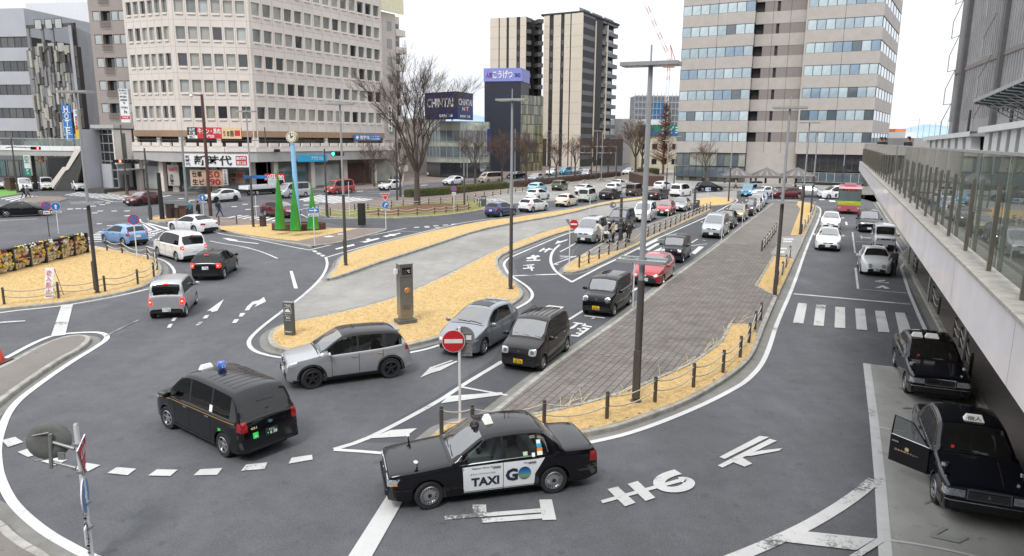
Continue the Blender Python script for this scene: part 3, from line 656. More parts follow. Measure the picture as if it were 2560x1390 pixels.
REDL=mat('tail_lamp',(.32,.008,.01),.12,0,var=.2,coat=1)
REDON=mat('lit_tail_lamp',(.7,.02,.02),.2,emit=(1,.05,.03,.9));BRK=mat('lit_brake_core',(1,.3,.2),.2,emit=(1,.30,.18,2.2))
ORG=mat('amber_lens',(.7,.25,.03),.2,coat=1)
PLW=mat('plate_white',(.72,.74,.72),.5,var=.05);PLY=mat('plate_yellow',(.75,.50,.02),.5,var=.05);PLG=mat('plate_green',(.006,.045,.02),.5,var=.05)
INKG=mat('plate_ink_green',(.01,.10,.05),.5);INKK=mat('ink_black',(.015,.015,.015),.5);INKW=mat('ink_white',(.85,.85,.85),.5,var=.04)
DARKIN=mat('dark_interior',(.035,.035,.038),.85)
PAINTS=dict(black=paint('paint_black',(.005,.005,.007),.12,coat=.15),blackbrown=paint('paint_brown_black',(.012,.008,.009),.14,coat=.2),navyblack=paint('paint_navy_black',(.005,.006,.011),.12,coat=.15),silver=paint('paint_silver',(.45,.46,.475),.3,.55),grey=paint('paint_blue_grey',(.27,.29,.32),.28,.6),silverw=paint('paint_pale_silver',(.47,.49,.52),.3,.45),white=paint('paint_white',(.74,.75,.76),.25),pearl=paint('paint_cream',(.72,.66,.52),.25),red=paint('paint_red',(.42,.012,.02),.22,.3),dred=paint('paint_dark_red',(.12,.008,.015),.22,.3),lblue=paint('paint_pale_blue',(.20,.36,.62),.28,.25),sky=paint('paint_sky_blue',(.25,.55,.72),.28),navy=paint('paint_deep_blue',(.012,.03,.13),.22,.2),teal=paint('paint_blue',(.05,.30,.50),.25),khaki=paint('paint_khaki',(.055,.07,.03),.3),gold=paint('paint_gold',(.42,.35,.20),.28,.5),beige=paint('paint_beige',(.52,.44,.38),.3,.3),mint=paint('paint_pale_green_grey',(.50,.56,.52),.3),pinkred=paint('paint_faded_red',(.42,.05,.05),.35),brown=paint('paint_brown',(.07,.045,.035),.25),purple=paint('paint_dark_purple',(.05,.02,.04),.25))
def interp(pl,x):
 if x<=pl[0][0]:return pl[0][1]
 for(a,b),(c,d)in zip(pl,pl[1:]):
  if x<=c:return b+(d-b)*(x-a)/max(c-a,1e-6)
 return pl[-1][1]
def S(**k):return k
SPEC=dict(crown=S(L=4.695,W=1.70,H=1.515,wb=2.785,fo=.86,wr=.315,top=[(0,.60),(.015,.80),(.06,.855),(.7,.915),(1.32,.985),(1.36,.99),(2.02,1.42),(2.15,1.465),(2.65,1.505),(3.2,1.49),(3.42,1.445),(3.86,1.03),(3.92,1.015),(4.5,1.0),(4.62,.97),(4.68,.88),(4.695,.55)],belt=[(0,.78),(1.3,.91),(3.8,.945),(4.7,.91)],ws=(1.38,2.05),rw=(3.42,3.84),side=[(1.5,2.44),(2.50,3.22),(3.27,3.50)],roofw=.635,plan=(.90,.975,.90),sill=.24,mould=.52),sedan=S(L=4.68,W=1.80,H=1.44,wb=2.8,fo=.88,wr=.335,top=[(0,.50),(.05,.66),(.2,.76),(1.2,.92),(1.3,.945),(2.15,1.37),(2.4,1.425),(2.8,1.44),(3.3,1.40),(4.05,1.08),(4.15,1.05),(4.55,1.04),(4.64,.9),(4.68,.5)],belt=[(0,.66),(1.3,.88),(3.9,.96),(4.7,.92)],ws=(1.32,2.2),rw=(3.35,4.02),side=[(1.5,2.52),(2.58,3.55)],roofw=.54,plan=(.70,.93,.76),sill=.2),prius=S(L=4.52,W=1.75,H=1.48,wb=2.7,fo=.92,wr=.32,top=[(0,.50),(.06,.70),(.25,.82),(.95,1.0),(1.05,1.03),(2.0,1.43),(2.3,1.475),(2.7,1.48),(3.3,1.42),(4.1,1.20),(4.3,1.12),(4.42,1.02),(4.48,.8),(4.52,.5)],belt=[(0,.68),(1.05,.92),(4.2,1.02),(4.5,.95)],ws=(1.08,2.05),rw=(3.5,4.25),side=[(1.25,2.45),(2.51,3.5)],roofw=.56,plan=(.72,.94,.78),sill=.2),hatch=S(L=4.06,W=1.695,H=1.50,wb=2.57,fo=.80,wr=.31,top=[(0,.50),(.05,.68),(.2,.80),(.95,1.0),(1.02,1.03),(1.85,1.42),(2.15,1.485),(2.6,1.50),(3.2,1.46),(3.55,1.41),(3.90,1.02),(3.98,.95),(4.04,.75),(4.06,.45)],belt=[(0,.68),(1.0,.92),(3.8,1.02),(4.1,.95)],ws=(1.06,1.9),rw=(3.58,3.88),side=[(1.25,2.28),(2.34,3.2)],roofw=.55,plan=(.72,.94,.84),sill=.2),wagonr=S(L=3.395,W=1.475,H=1.64,wb=2.425,fo=.55,wr=.275,top=[(0,.50),(.04,.80),(.12,.90),(.62,1.02),(.68,1.05),(1.18,1.52),(1.4,1.61),(1.8,1.64),(2.9,1.61),(3.14,1.55),(3.30,1.02),(3.34,.98),(3.38,.6),(3.395,.45)],belt=[(0,.84),(.7,.96),(3.3,1.02)],ws=(.70,1.22),rw=(3.15,3.30),side=[(.88,1.78),(1.83,2.62),(2.68,3.02)],roofw=.60,plan=(.82,.97,.90),sill=.19),kei=S(L=3.395,W=1.475,H=1.63,wb=2.46,fo=.50,wr=.275,top=[(0,.48),(.03,.84),(.12,.93),(.60,1.02),(.66,1.05),(1.05,1.48),(1.22,1.57),(1.6,1.62),(2.9,1.61),(3.18,1.55),(3.31,1.05),(3.36,.95),(3.385,.6),(3.395,.45)],belt=[(0,.86),(.7,.97),(3.3,1.0)],ws=(.68,1.08),rw=(3.19,3.31),side=[(.86,1.74),(1.79,2.66),(2.72,3.04)],roofw=.62,plan=(.86,.97,.92),sill=.19),tallkei=S(L=3.395,W=1.475,H=1.78,wb=2.46,fo=.48,wr=.275,top=[(0,.48),(.03,.88),(.12,.97),(.50,1.06),(.56,1.09),(.95,1.62),(1.12,1.72),(1.5,1.77),(2.9,1.76),(3.22,1.70),(3.33,1.05),(3.37,.95),(3.385,.6),(3.395,.45)],belt=[(0,.9),(.7,1.0),(3.3,1.02)],ws=(.58,.99),rw=(3.235,3.335),side=[(.80,1.66),(1.71,2.62),(2.68,3.08)],roofw=.64,plan=(.86,.97,.94),sill=.19),van=S(L=4.69,W=1.72,H=1.84,wb=2.86,fo=.92,wr=.32,top=[(0,.50),(.04,.80),(.15,.96),(.85,1.10),(.92,1.13),(1.72,1.68),(2.0,1.78),(2.5,1.835),(3.9,1.82),(4.35,1.74),(4.56,1.08),(4.62,.98),(4.67,.7),(4.69,.45)],belt=[(0,.85),(.9,1.03),(4.5,1.05)],ws=(.96,1.78),rw=(4.37,4.56),side=[(1.3,2.28),(2.34,3.36),(3.42,4.2)],roofw=.64,plan=(.78,.96,.90),sill=.2),hiace=S(L=4.69,W=1.695,H=1.98,wb=2.57,fo=1.05,wr=.32,top=[(0,.50),(.02,.86),(.10,1.02),(.32,1.14),(.36,1.17),(.95,1.78),(1.15,1.90),(1.6,1.97),(4.2,1.97),(4.5,1.92),(4.62,1.1),(4.66,.9),(4.69,.45)],belt=[(0,.95),(.4,1.08),(4.6,1.1)],ws=(.38,.99),rw=(4.5,4.61),side=[(.75,1.6),(1.68,3.0),(3.08,4.3)],roofw=.68,plan=(.86,.97,.94),sill=.22),suv=S(L=3.995,W=1.695,H=1.62,wb=2.525,fo=.76,wr=.345,top=[(0,.55),(.04,.80),(.16,.93),(.95,1.055),(1.02,1.085),(1.72,1.53),(1.95,1.60),(2.3,1.62),(3.2,1.59),(3.62,1.53),(3.86,1.12),(3.93,1.03),(3.98,.8),(3.995,.5)],belt=[(0,.80),(1.0,.98),(3.0,1.03),(3.9,1.10)],ws=(1.06,1.78),rw=(3.64,3.85),side=[(1.28,2.22),(2.28,3.04),(3.18,3.60)],roofw=.60,plan=(.80,.95,.88),sill=.26,clad=True),csuv=S(L=4.36,W=1.79,H=1.56,wb=2.63,fo=.86,wr=.345,top=[(0,.55),(.05,.78),(.2,.90),(1.0,1.03),(1.1,1.06),(1.9,1.48),(2.2,1.55),(2.6,1.56),(3.2,1.50),(3.75,1.38),(4.12,1.12),(4.26,1.0),(4.33,.8),(4.36,.5)],belt=[(0,.78),(1.1,.97),(3.9,1.10),(4.3,1.0)],ws=(1.14,1.95),rw=(3.78,4.10),side=[(1.36,2.42),(2.48,3.38)],roofw=.57,plan=(.76,.95,.84),sill=.26,clad=True),jpn=S(L=4.40,W=1.695,H=1.75,wb=2.75,fo=.78,wr=.315,top=[(0,.52),(.04,.78),(.15,.92),(.80,1.06),(.88,1.10),(1.50,1.62),(1.72,1.71),(2.2,1.75),(3.7,1.70),(3.98,1.64),(4.26,1.08),(4.32,1.02),(4.37,.7),(4.40,.42)],belt=[(0,.82),(.9,1.00),(4.2,1.04)],ws=(.91,1.56),rw=(4.0,4.25),side=[(1.15,1.98),(2.04,3.02),(3.08,3.86)],roofw=.63,plan=(.80,.96,.88),sill=.22),beetle=S(L=4.13,W=1.73,H=1.50,wb=2.515,fo=.80,wr=.32,top=[(0,.45),(.03,.60),(.15,.78),(.5,.93),(1.05,1.03),(1.12,1.05),(1.75,1.38),(2.1,1.48),(2.4,1.50),(2.8,1.46),(3.2,1.33),(3.6,1.06),(3.85,.85),(4.05,.65),(4.13,.45)],belt=[(0,.55),(.5,.80),(1.1,.93),(3.3,.95),(3.9,.72),(4.1,.55)],ws=(1.16,1.82),rw=(2.85,3.45),side=[(1.35,2.3),(2.38,3.0)],roofw=.52,plan=(.55,.86,.58),sill=.2),roundc=S(L=4.0,W=1.68,H=1.50,wb=2.5,fo=.78,wr=.31,top=[(0,.45),(.04,.66),(.18,.80),(.95,.98),(1.02,1.01),(1.7,1.40),(2.0,1.48),(2.4,1.50),(3.0,1.40),(3.45,1.08),(3.55,1.03),(3.85,.95),(3.96,.75),(4.0,.45)],belt=[(0,.62),(1.0,.9),(3.6,.95),(3.95,.8)],ws=(1.05,1.76),rw=(3.05,3.42),side=[(1.22,2.15),(2.21,3.05)],roofw=.53,plan=(.62,.90,.70),sill=.2),)
class Body:
 """one car type: shell, windows and a surface to lay lamps and plates on"""
 def __init__(s,key,lod):
  q=SPEC[key];s.q=q;L=q['L'];s.fx=q['fo']+q['wb']/2
  top=[Vector(p)for p in q['top']];top=chaikin(top,2 if lod<2 else 1,False);top=[(p.x,p.y)for p in top]
  W2=q['W']/2;wr=q['wr'];RA=wr+.055;sill=q['sill'];s.ax=(q['fo'],q['fo']+q['wb'])
  st={0,L};step=.13 if lod<2 else.24
  st|={p[0]for p in top[::(1 if lod<2 else 2)]}
  x=0
  while x<L:st.add(x);x+=step
  hard={q['ws'][0],q['ws'][1],q['rw'][0],q['rw'][1]}|{v for a in q['side']for v in a}
  for c in s.ax:
   hard|={c-RA-.004,c-RA,c+RA,c+RA+.004}
   for k in range(1,8 if lod<2 else 4):hard.add(c-RA*math.cos(PI*k/(8 if lod<2 else 4)))
  st=sorted(st);hs=sorted(hard);S_=list(hs)
  for a in st:
   if all(abs(a-h)>.022 for h in hs):S_.append(a)
  S_=sorted(set(round(a,4)for a in S_ if 0<=a<=L));s.S=S_
  p0,p1,p2=q['plan']
  def plan(x):
   f=interp([(0,p0),(.10,p0+(p1-p0)*.45),(.28,p1-.01),(.6,.99),(1.0,1),(L-1.0,1),(L-.5,.99),(L-.2,(p2+1)/2+.02),(L-.06,p2+.03),(L,p2)],x);return f
  def rowf(x):
   zt=interp(top,x);pl=plan(x);zb=sill+(.06*(1-min(1,x/.25))if x<.25 else 0)+(.08*(1-min(1,(L-x)/.3))if x>L-.3 else 0)
   arch=0
   for c in s.ax:
    d=abs(x-c)
    if d<RA:a=wr+math.sqrt(max(RA*RA-d*d,0));zb=max(zb,a);arch=max(arch,1-d/RA)
   belt=interp(q['belt'],x);zl=min(belt,zt-.045);k=max(0,min(1,(zt-zl-.05)/.28));k=k*k*(3-2*k)
   zb=min(zb,zl-.06)
   zm=max(zb+.03,sill+(zl-sill)*.58);zs=max(zm+.012,zl-.09)
   wl=W2*pl*(.955 if not arch else.985);z1=zb+min(.07,(zm-zb)*.4)
   tum=(zt-zl)/max(q['H']-.93,.1);wtop=W2*pl-.03-(W2-.03-q['roofw'])*max(0,min(1,tum))if k>0 else 0
   wt=W2*pl*.86*(1-k)+(wtop)*k
   wg=W2*pl-.035
   fr=.085
   yl=[wl,W2*pl*.992,W2*pl,W2*pl*.985,W2*pl*.965,(W2*pl*.945)*(1-k)+(wg-.012)*k,(W2*pl*.90)*(1-k)+(wt+(wg-wt)*.10+.006)*k,wt,wt-(.10 if k<.5 else.075),(wt-.08)*.5,0]
   zc=.045*min(1,(.5+k*.8))if zt>.62 else.01
   zlist=[zb,z1,zm,zs,zl,(zt-.035)*(1-k)+(zl+.025)*k,(zt-.02)*(1-k)+(max(zl+.03,zt-fr))*k,zt-.012-.018*k,zt,zt+zc*.75,zt+zc]
   return[(s.fx-x,y,z)for y,z in zip(yl,zlist)]
  rows=[rowf(x)for x in S_];n=11;s.rows=rows
  V=[]
  for r in rows:V+=r+[(x,-y,z)for x,y,z in r[-2::-1]]
  m=2*n-1;F={'body':[],'windscreen':[],'rear_window':[]}
  for i,_ in enumerate(q['side']):F[('side_window',i,0)]=[];F[('side_window',i,1)]=[]
  for i in range(len(S_)-1):
   a,b=S_[i],S_[i+1];mid=(a+b)/2
   for j in range(m-1):
    f=(i*m+j,i*m+j+1,(i+1)*m+j+1,(i+1)*m+j);jj=j if j<n-1 else m-2-j;sd=0 if j<n-1 else 1;k='body'
    if jj in(8,9):
     if q['ws'][0]<=mid<=q['ws'][1]:k='windscreen'
     elif q['rw'][0]<=mid<=q['rw'][1]:k='rear_window'
    elif jj==5:
     for w_,(u,v)in enumerate(q['side']):
      if u<=mid<=v:k=('side_window',w_,sd)
     if k=='body' and q['side'][0][0]<mid<q['side'][-1][1]:k=('pillar',sum(mid>v for u,v in q['side']),sd)
    F.setdefault(k,[]).append(f)
  F['body'].append(tuple(range(m)));F['body'].append(tuple(reversed([(len(S_)-1)*m+j for j in range(m)])))
  for k in F:F[k]=[tuple(reversed(f))for f in F[k]]
  s.V=V;s.F=F;s.m=m
  s.bvh=BVHTree.FromPolygons([Vector(v)for v in V],[f for l in F.values()for f in l])
 def mesh(s,k,m,sharp=38):
  fs=s.F[k];idx={};vs=[];out=[]
  for f in fs:
   g=[]
   for i in f:
    if i not in idx:idx[i]=len(vs);vs.append(s.V[i])
    g.append(idx[i])
   out.append(g)
  mb=MB();mb.add(vs,out,m,smooth=True);return mb
 def hit(s,p,axis,off):
  """axis: '+x' looks at the nose from ahead, '-x' at the tail, '+y' left side, '-y' right side, 'z' top"""
  o,d={'+x':(Vector((6,p[0],p[1])),Vector((-1,0,0))),'-x':(Vector((-6,p[0],p[1])),Vector((1,0,0))),'+y':(Vector((p[0],4,p[1])),Vector((0,-1,0))),'-y':(Vector((p[0],-4,p[1])),Vector((0,1,0))),'z':(Vector((p[0],p[1],5)),Vector((0,0,-1)))}[axis]
  h,nrm,_,_=s.bvh.ray_cast(o,d)
  if h is None:
   h,nrm,_,_=s.bvh.find_nearest(o+d*(3.9 if 'x' in axis else 3.1 if 'y' in axis else 3.5))
  return h-d*off
 def patch(s,mb,quad,axis,m,off=.008,nu=5,nv=3,rnd=0.0,depth=.03):
  """a panel laid on the bodywork: quad = four (a,b) corners as seen along axis"""
  g=[]
  for j in range(nv+1):
   for i in range(nu+1):
    u,v=i/nu,j/nv
    if rnd:
     uu,vv=u*2-1,v*2-1;r=max(abs(uu),abs(vv));l=math.hypot(uu,vv)
     if l>0:f=(1-rnd)+rnd*(r/l);uu*=f;vv*=f
     u,v=(uu+1)/2,(vv+1)/2
    a=[quad[0][k]*(1-u)*(1-v)+quad[1][k]*u*(1-v)+quad[2][k]*u*v+quad[3][k]*(1-u)*v for k in(0,1)]
    g.append(s.hit(a,axis,off))
  w_=nu+1;fs=[(j*w_+i,j*w_+i+1,(j+1)*w_+i+1,(j+1)*w_+i)for j in range(nv)for i in range(nu)]
  mb.add(g,fs,m,smooth=True)
  d={'+x':Vector((-1,0,0)),'-x':Vector((1,0,0)),'+y':Vector((0,-1,0)),'-y':Vector((0,1,0)),'z':Vector((0,0,-1))}[axis]*depth
  per=[i for i in range(w_)]+[j*w_+nu for j in range(1,nv+1)]+[nv*w_+i for i in range(nu-1,-1,-1)]+[j*w_ for j in range(nv-1,0,-1)]
  b=len(per);mb.add([g[i]for i in per]+[g[i]+d for i in per],[(i,(i+1)%b,b+(i+1)%b,b+i)for i in range(b)],m)
 def stripline(s,mb,pts,axis,wd,m,off=.005):
  """thin line along the bodywork through (a,b) points"""
  P=[]
  for(a,b),(c,d)in zip(pts,pts[1:]):
   k=max(1,int(math.hypot(c-a,d-b)/.08))
   for i in range(k):P.append((a+(c-a)*i/k,b+(d-b)*i/k))
  P.append(pts[-1]);vs=[]
  for i,p in enumerate(P):
   a,b=P[max(i-1,0)],P[min(i+1,len(P)-1)];dx,dy=b[0]-a[0],b[1]-a[1];l=math.hypot(dx,dy)or 1;nx,ny=-dy/l*wd/2,dx/l*wd/2
   vs+=[s.hit((p[0]+nx,p[1]+ny),axis,off),s.hit((p[0]-nx,p[1]-ny),axis,off)]
  mb.add(vs,[(2*i,2*i+1,2*i+3,2*i+2)for i in range(len(P)-1)],m)
 def print(s,mb,txt,axis,x0,y0,w_,h,m,bold=.012,flip=1,off=.009):
  vs,fs,a=text2d(txt,bold)
  mb.add([s.hit((x0+flip*u*w_,y0+v*h),axis,off)for u,v in vs],fs if True else[],m)
BODIES={};MESHC={}
def bodyof(key,lod):
 if(key,lod)not in BODIES:BODIES[key,lod]=Body(key,lod)
 return BODIES[key,lod]
def wheel_meshes(wr,style,lod):
 k=('wheel',round(wr,3),style,lod)
 if k in MESHC:return MESHC[k]
 n=24 if lod==0 else 16 if lod==1 else 10;wd=.19;rr=wr*(.66 if style!='steel' else.62)
 T=Matrix.Rotation(PI/2,4,'X')
 t=MB();t.lathe([(rr*.98,-wd/2+.01),(wr*.93,-wd/2),(wr,-wd/2+.03),(wr,wd/2-.03),(wr*.93,wd/2),(rr*.98,wd/2-.01)],TYRE,n,T)
 r=MB();rm=RIMD if style in('dark','darkspoke')else RIMS
 r.lathe([(rr*1.0,wd/2-.008),(rr*.93,wd/2+.002),(rr*.90,wd/2-.03),(rr*.88,-.02)],rm,n,T)
 r.lathe([(rr*.9,-.015),(0.001,-.015)],BLK if style not in('cover','steel')else rm,n,T)
 zf=wd/2-.02
 if style in('cover','steel'):
  r.lathe([(rr*.92,zf-.02),(rr*.8,zf),(rr*.30,zf+.01),(.001,zf+.012)],RIMS,n,T)
  if lod<2:
   for i in range(18 if style=='cover' else 8):
    a=2*PI*i/(18 if style=='cover' else 8);M=T@Matrix.Rotation(a,4,'Z');r.box(rr*.60,rr*.84,-.008 if style=='cover' else-.022,.008 if style=='cover' else.022,zf,zf+.006,BLK,M)
   r.lathe([(rr*.22,zf+.02),(.001,zf+.02)],RIMD,10,T)
 else:
  ns={'spoke':5,'dark':5,'multi':9,'darkspoke':10}[style]
  for i in range(ns):
   M=T@Matrix.Rotation(2*PI*i/ns+.3,4,'Z');ww=rr*(.15 if ns==5 else.075)
   r.add([(rr*.12,-ww,zf),(rr*.95,-ww*.7,zf),(rr*.95,ww*.7,zf),(rr*.12,ww,zf),(rr*.12,-ww,zf-.03),(rr*.95,-ww,zf-.03),(rr*.95,ww,zf-.03),(rr*.12,ww,zf-.03)],[(0,1,2,3),(0,4,5,1),(2,6,7,3),(1,5,6,2)],rm,M)
  r.lathe([(rr*.22,zf-.02),(rr*.2,zf+.006),(.001,zf+.008)],rm,10,T)
 MESHC[k]=(t.mesh('wheel',sharp=40),r.mesh('rim',sharp=40));return MESHC[k]
def car(key,col,label,cat='car',pos=None,rot=None,wheels=None,side='L',lod=1,rim='spoke',plate='w',num='',lit=False,group=None,roof=None,extra=None,name='parked_car',tail='wide',steer=0,privacy=True,lamp='normal',antenna=False,grille=True,face=None,seatw=False,doorgap=None):
 """wheels = photo pixels where the near front and near rear tyre touch the road; side = which side of the car those are"""
 B=bodyof(key,lod);q=B.q;L,W2,wb,wr=q['L'],q['W']/2,q['wb'],q['wr'];P=PAINTS[col];RP=PAINTS[roof]if roof else P
 if wheels:
  f,r=V2(G(*wheels[0])),V2(G(*wheels[1]));d=(f-r).normalized();nleft=Vector((-d.y,d.x));mid=(f+r)/2
  c=mid-nleft*(W2-.08)if side=='L' else mid+nleft*(W2-.08);rot=math.atan2(d.y,d.x)
 else:
  c=V2(pos);rot=rot
 t=thing(name,label,cat,(c.x,c.y,0),rot,group)
 X=lambda s_:B.fx-s_
 ck=(key,col,roof,lod,'shell')
 if ck not in MESHC:
  mb=B.mesh('body',P)
  if roof:
   i=mb.mi(RP)
   for fi,f in enumerate(mb.f):
    z=sum(mb.v[k][2]for k in f)/len(f);y=max(abs(mb.v[k][1])for k in f)
    if len(f)==4 and z>interp(q['belt'],B.fx-sum(mb.v[k][0]for k in f)/4)+.13:mb.m[fi]=i
  if q.get('clad')and lod<2:
   i=mb.mi(BLK);rw=set()
   for fi,f in enumerate(mb.f):
    if len(f)!=4:continue
    z=sum(mb.v[k][2]for k in f)/4;x=sum(mb.v[k][0]for k in f)/4
    if z<q['sill']+.05:mb.m[fi]=i
  me=mb.mesh('body',sharp=50)
  if lod<2 or True:MESHC[ck]=me
 body=link('body',MESHC[ck],t)
 ck=(key,lod,'floor')
 if ck not in MESHC:
  mb=MB();mb.box(X(L-.22),X(.22),-(W2-.30),W2-.30,.16,.40,DARKIN);mb.box(X(L-.9),X(.9),-(W2-.1),W2-.1,.20,.42,DARKIN)
  mb.box(X(q['ws'][0]+.25),X(q['ws'][0]-.1),-(W2-.16),W2-.16,.42,interp(q['belt'],q['ws'][0])-.02,DARKIN);MESHC[ck]=mb.mesh('underbody')
 link('underbody',MESHC[ck],t)
 gm={'pillar':BLK,'windscreen':CGLS,'rear_window':CGLD if privacy else CGLS}
 for k in B.F:
  if k=='body':continue
  nm=k if isinstance(k,str)else k[0];m=gm.get(nm)or(CGLD if(privacy and k[1]>0)else CGLF)
  ck=(key,lod,k,m.name)
  if ck not in MESHC:MESHC[ck]=B.mesh(k,m).mesh(nm,sharp=60)
  link(nm,MESHC[ck],t)
 if lod<2:
  ck=(key,'seats',seatw)
  if ck not in MESHC:
   mb=MB();sm=SEATW if seatw else SEAT
   x0=X(q['side'][0][1]-.1)
   for y in(-.34,.34):
    mb.box(x0-.1,x0+.42,y-.23,y+.23,.42,.62,sm);mb.add([(x0-.22,y-.21,.6),(x0-.05,y-.21,.6),(x0-.18,y-.19,1.05),(x0-.3,y-.19,1.05),(x0-.22,y+.21,.6),(x0-.05,y+.21,.6),(x0-.18,y+.19,1.05),(x0-.3,y+.19,1.05)],[(0,1,2,3),(7,6,5,4),(1,5,6,2),(0,3,7,4),(3,2,6,7)],sm);mb.box(x0-.31,x0-.2,y-.12,y+.12,1.08,1.24,sm)
   xr=X(q['side'][1][1]-.15);mb.box(xr-.1,xr+.4,-.55,.55,.42,.6,sm);mb.box(xr-.25,xr-.08,-.55,.55,.58,1.0,sm)
   mb.tube([(x0+.62+.16*0,.34+.17*math.cos(a),.86+.17*math.sin(a))for a in[i*PI/5 for i in range(11)]],.014,BLK,5)
   MESHC[ck]=mb.mesh('seats')
  link('seats',MESHC[ck],t)
 tm,rm=wheel_meshes(wr,rim,lod)
 for c_ in B.ax:
  for sd in(1,-1):
   wobj=link('wheel',tm,t,(X(c_),sd*(W2-.115),wr));st_=R(steer)if c_==B.ax[0]else 0
   wobj.rotation_euler=(0,0,(PI if sd>0 else 0)+st_);link('rim',rm,wobj)
 def cached(nm,fn,extra_key=()):
  ck=(key,lod,nm)+tuple(extra_key)
  if ck not in MESHC:mb=MB();fn(mb);MESHC[ck]=mb.mesh(nm,sharp=45)
  return link(nm,MESHC[ck],t)
 zb=interp(q['top'],.12)
 pw=q['plan'][0]*W2;rwid=q['plan'][2]*W2
 if face:face(B,t,cached,pw)
 else:
  hz=zb-.12
  for sd in(1,-1):
   a=[(sd*(pw-.30),hz-.045),(sd*(pw+.045),hz-.03),(sd*(pw+.05),hz+.09),(sd*(pw-.28),hz+.05)]
   if lamp=='round':a=[(sd*(pw-.24),hz-.12),(sd*(pw+.02),hz-.12),(sd*(pw+.02),hz+.12),(sd*(pw-.24),hz+.12)]
   if lamp=='tall':a=[(sd*(pw-.24),hz-.10),(sd*(pw+.05),hz-.10),(sd*(pw+.05),hz+.10),(sd*(pw-.22),hz+.10)]
   cached('headlight',lambda mb:B.patch(mb,a,'+x',LAMP,rnd=1.0 if lamp=='round' else.35,nu=6,nv=6 if lamp=='round' else 4),(sd,lamp))
   if lamp=='normal' and lod<2:cached('side_lamp',lambda mb:B.patch(mb,[(X(.06),hz-.03),(X(.36),hz+.035),(X(.40),hz+.07),(X(.08),hz+.065)],'+y' if sd>0 else '-y',LAMP),(sd,))
  if grille:cached('grille',lambda mb:(B.patch(mb,[(-(pw-.32),hz-.05),(pw-.32,hz-.05),(pw-.30,hz+.04),(-(pw-.30),hz+.04)],'+x',BLK,off=.012),B.patch(mb,[(-.05,hz-.03),(.05,hz-.03),(.05,hz+.04),(-.05,hz+.04)],'+x',CHROME,off=.02,nu=3,nv=3,rnd=1)),(grille,))
  cached('front_intake',lambda mb:B.patch(mb,[(-(pw-.2),.30),(pw-.2,.30),(pw-.26,.44),(-(pw-.26),.44)],'+x',BLK,off=.006))
 def tails(mb,sd):
  rz=interp(q['belt'],L)if tail!='high' else q['H']-.35;rm_=REDON if lit else REDL
  if tail=='wide':a=[(sd*(rwid-.22),rz-.16),(sd*(rwid+.03),rz-.2),(sd*(rwid+.05),rz-.02),(sd*(rwid-.18),rz-.04)]
  elif tail=='block':a=[(sd*(rwid-.14),rz-.24),(sd*(rwid+.04),rz-.24),(sd*(rwid+.04),rz+.01),(sd*(rwid-.13),rz+.01)]
  elif tail=='low':a=[(sd*(rwid-.13),.62),(sd*(rwid+.05),.62),(sd*(rwid+.05),.92),(sd*(rwid-.10),.92)]
  else:a=[(sd*(rwid-.10),rz-.40),(sd*(rwid+.04),rz-.40),(sd*(rwid-.02),rz),(sd*(rwid-.12),rz)]
  B.patch(mb,a,'-x',rm_,rnd=.3,nu=5,nv=5)
  if lod<2:z0_,z1_=a[1][1],a[2][1];B.patch(mb,[(X(L-.03),z0_),(X(L-.22),z0_+.03),(X(L-.20),z1_-.01),(X(L-.03),z1_)],'+y' if sd>0 else '-y',rm_,nu=3,nv=3)
  if lit:
   cx=sum(p[0]for p in a)/4;cz=sum(p[1]for p in a)/4
   B.patch(mb,[(cx-.04,cz-.03),(cx+.04,cz-.03),(cx+.04,cz+.03),(cx-.04,cz+.03)],'-x',BRK,off=.014,nu=3,nv=3,rnd=1)
 for sd in(1,-1):cached('tail_light',lambda mb:tails(mb,sd),(sd,tail,lit))
 if lit:
  xz=interp(q['top'],q['rw'][0]);cached('high_brake_light',lambda mb:mb.box(X(q['rw'][0])-.10,X(q['rw'][0])-.02,-.11,.11,xz-.01,xz+.02,REDON))
 mk={'w':(PLW,INKG),'y':(PLY,INKK),'g':(PLG,INKW)}[plate]
 pz={'crown':.50}.get(key,.48)
 def pl(mb,axis,z,flip):
  B.patch(mb,[(-.165*flip,z-.083),(.165*flip,z-.083),(.165*flip,z+.083),(-.165*flip,z+.083)],axis,mk[0],off=.022,nu=2,nv=1,depth=.02)
  if num and lod<2:
   B.print(mb,num,axis,-.13*flip,z-.065,.27,.085,mk[1],bold=.03,flip=flip,off=.03);B.print(mb,'群馬 500',axis,-.08*flip,z+.032,.16,.035,mk[1],flip=flip,off=.03)
 fz=q['sill']+.22;rz={'sedan':.62,'prius':.70,'crown':.62,'hatch':.72,'van':.76,'wagonr':.42,'jpn':.66,'suv':.72}.get(key,.66)
 for axis,z,flip in(('+x',fz,1),('-x',rz,-1)):
  mb=MB();pl(mb,axis,z,flip);link('number_plate',mb.mesh('number_plate'),t)
 def bumper(mb):
  B.patch(mb,[(-rwid*.8,.28),(rwid*.8,.28),(rwid*.8,.36),(-rwid*.8,.36)],'-x',BLK)
 cached('rear_bumper_trim',bumper)
 mx=X(q['side'][0][0]+.02);mz=interp(q['belt'],q['side'][0][0])+.07
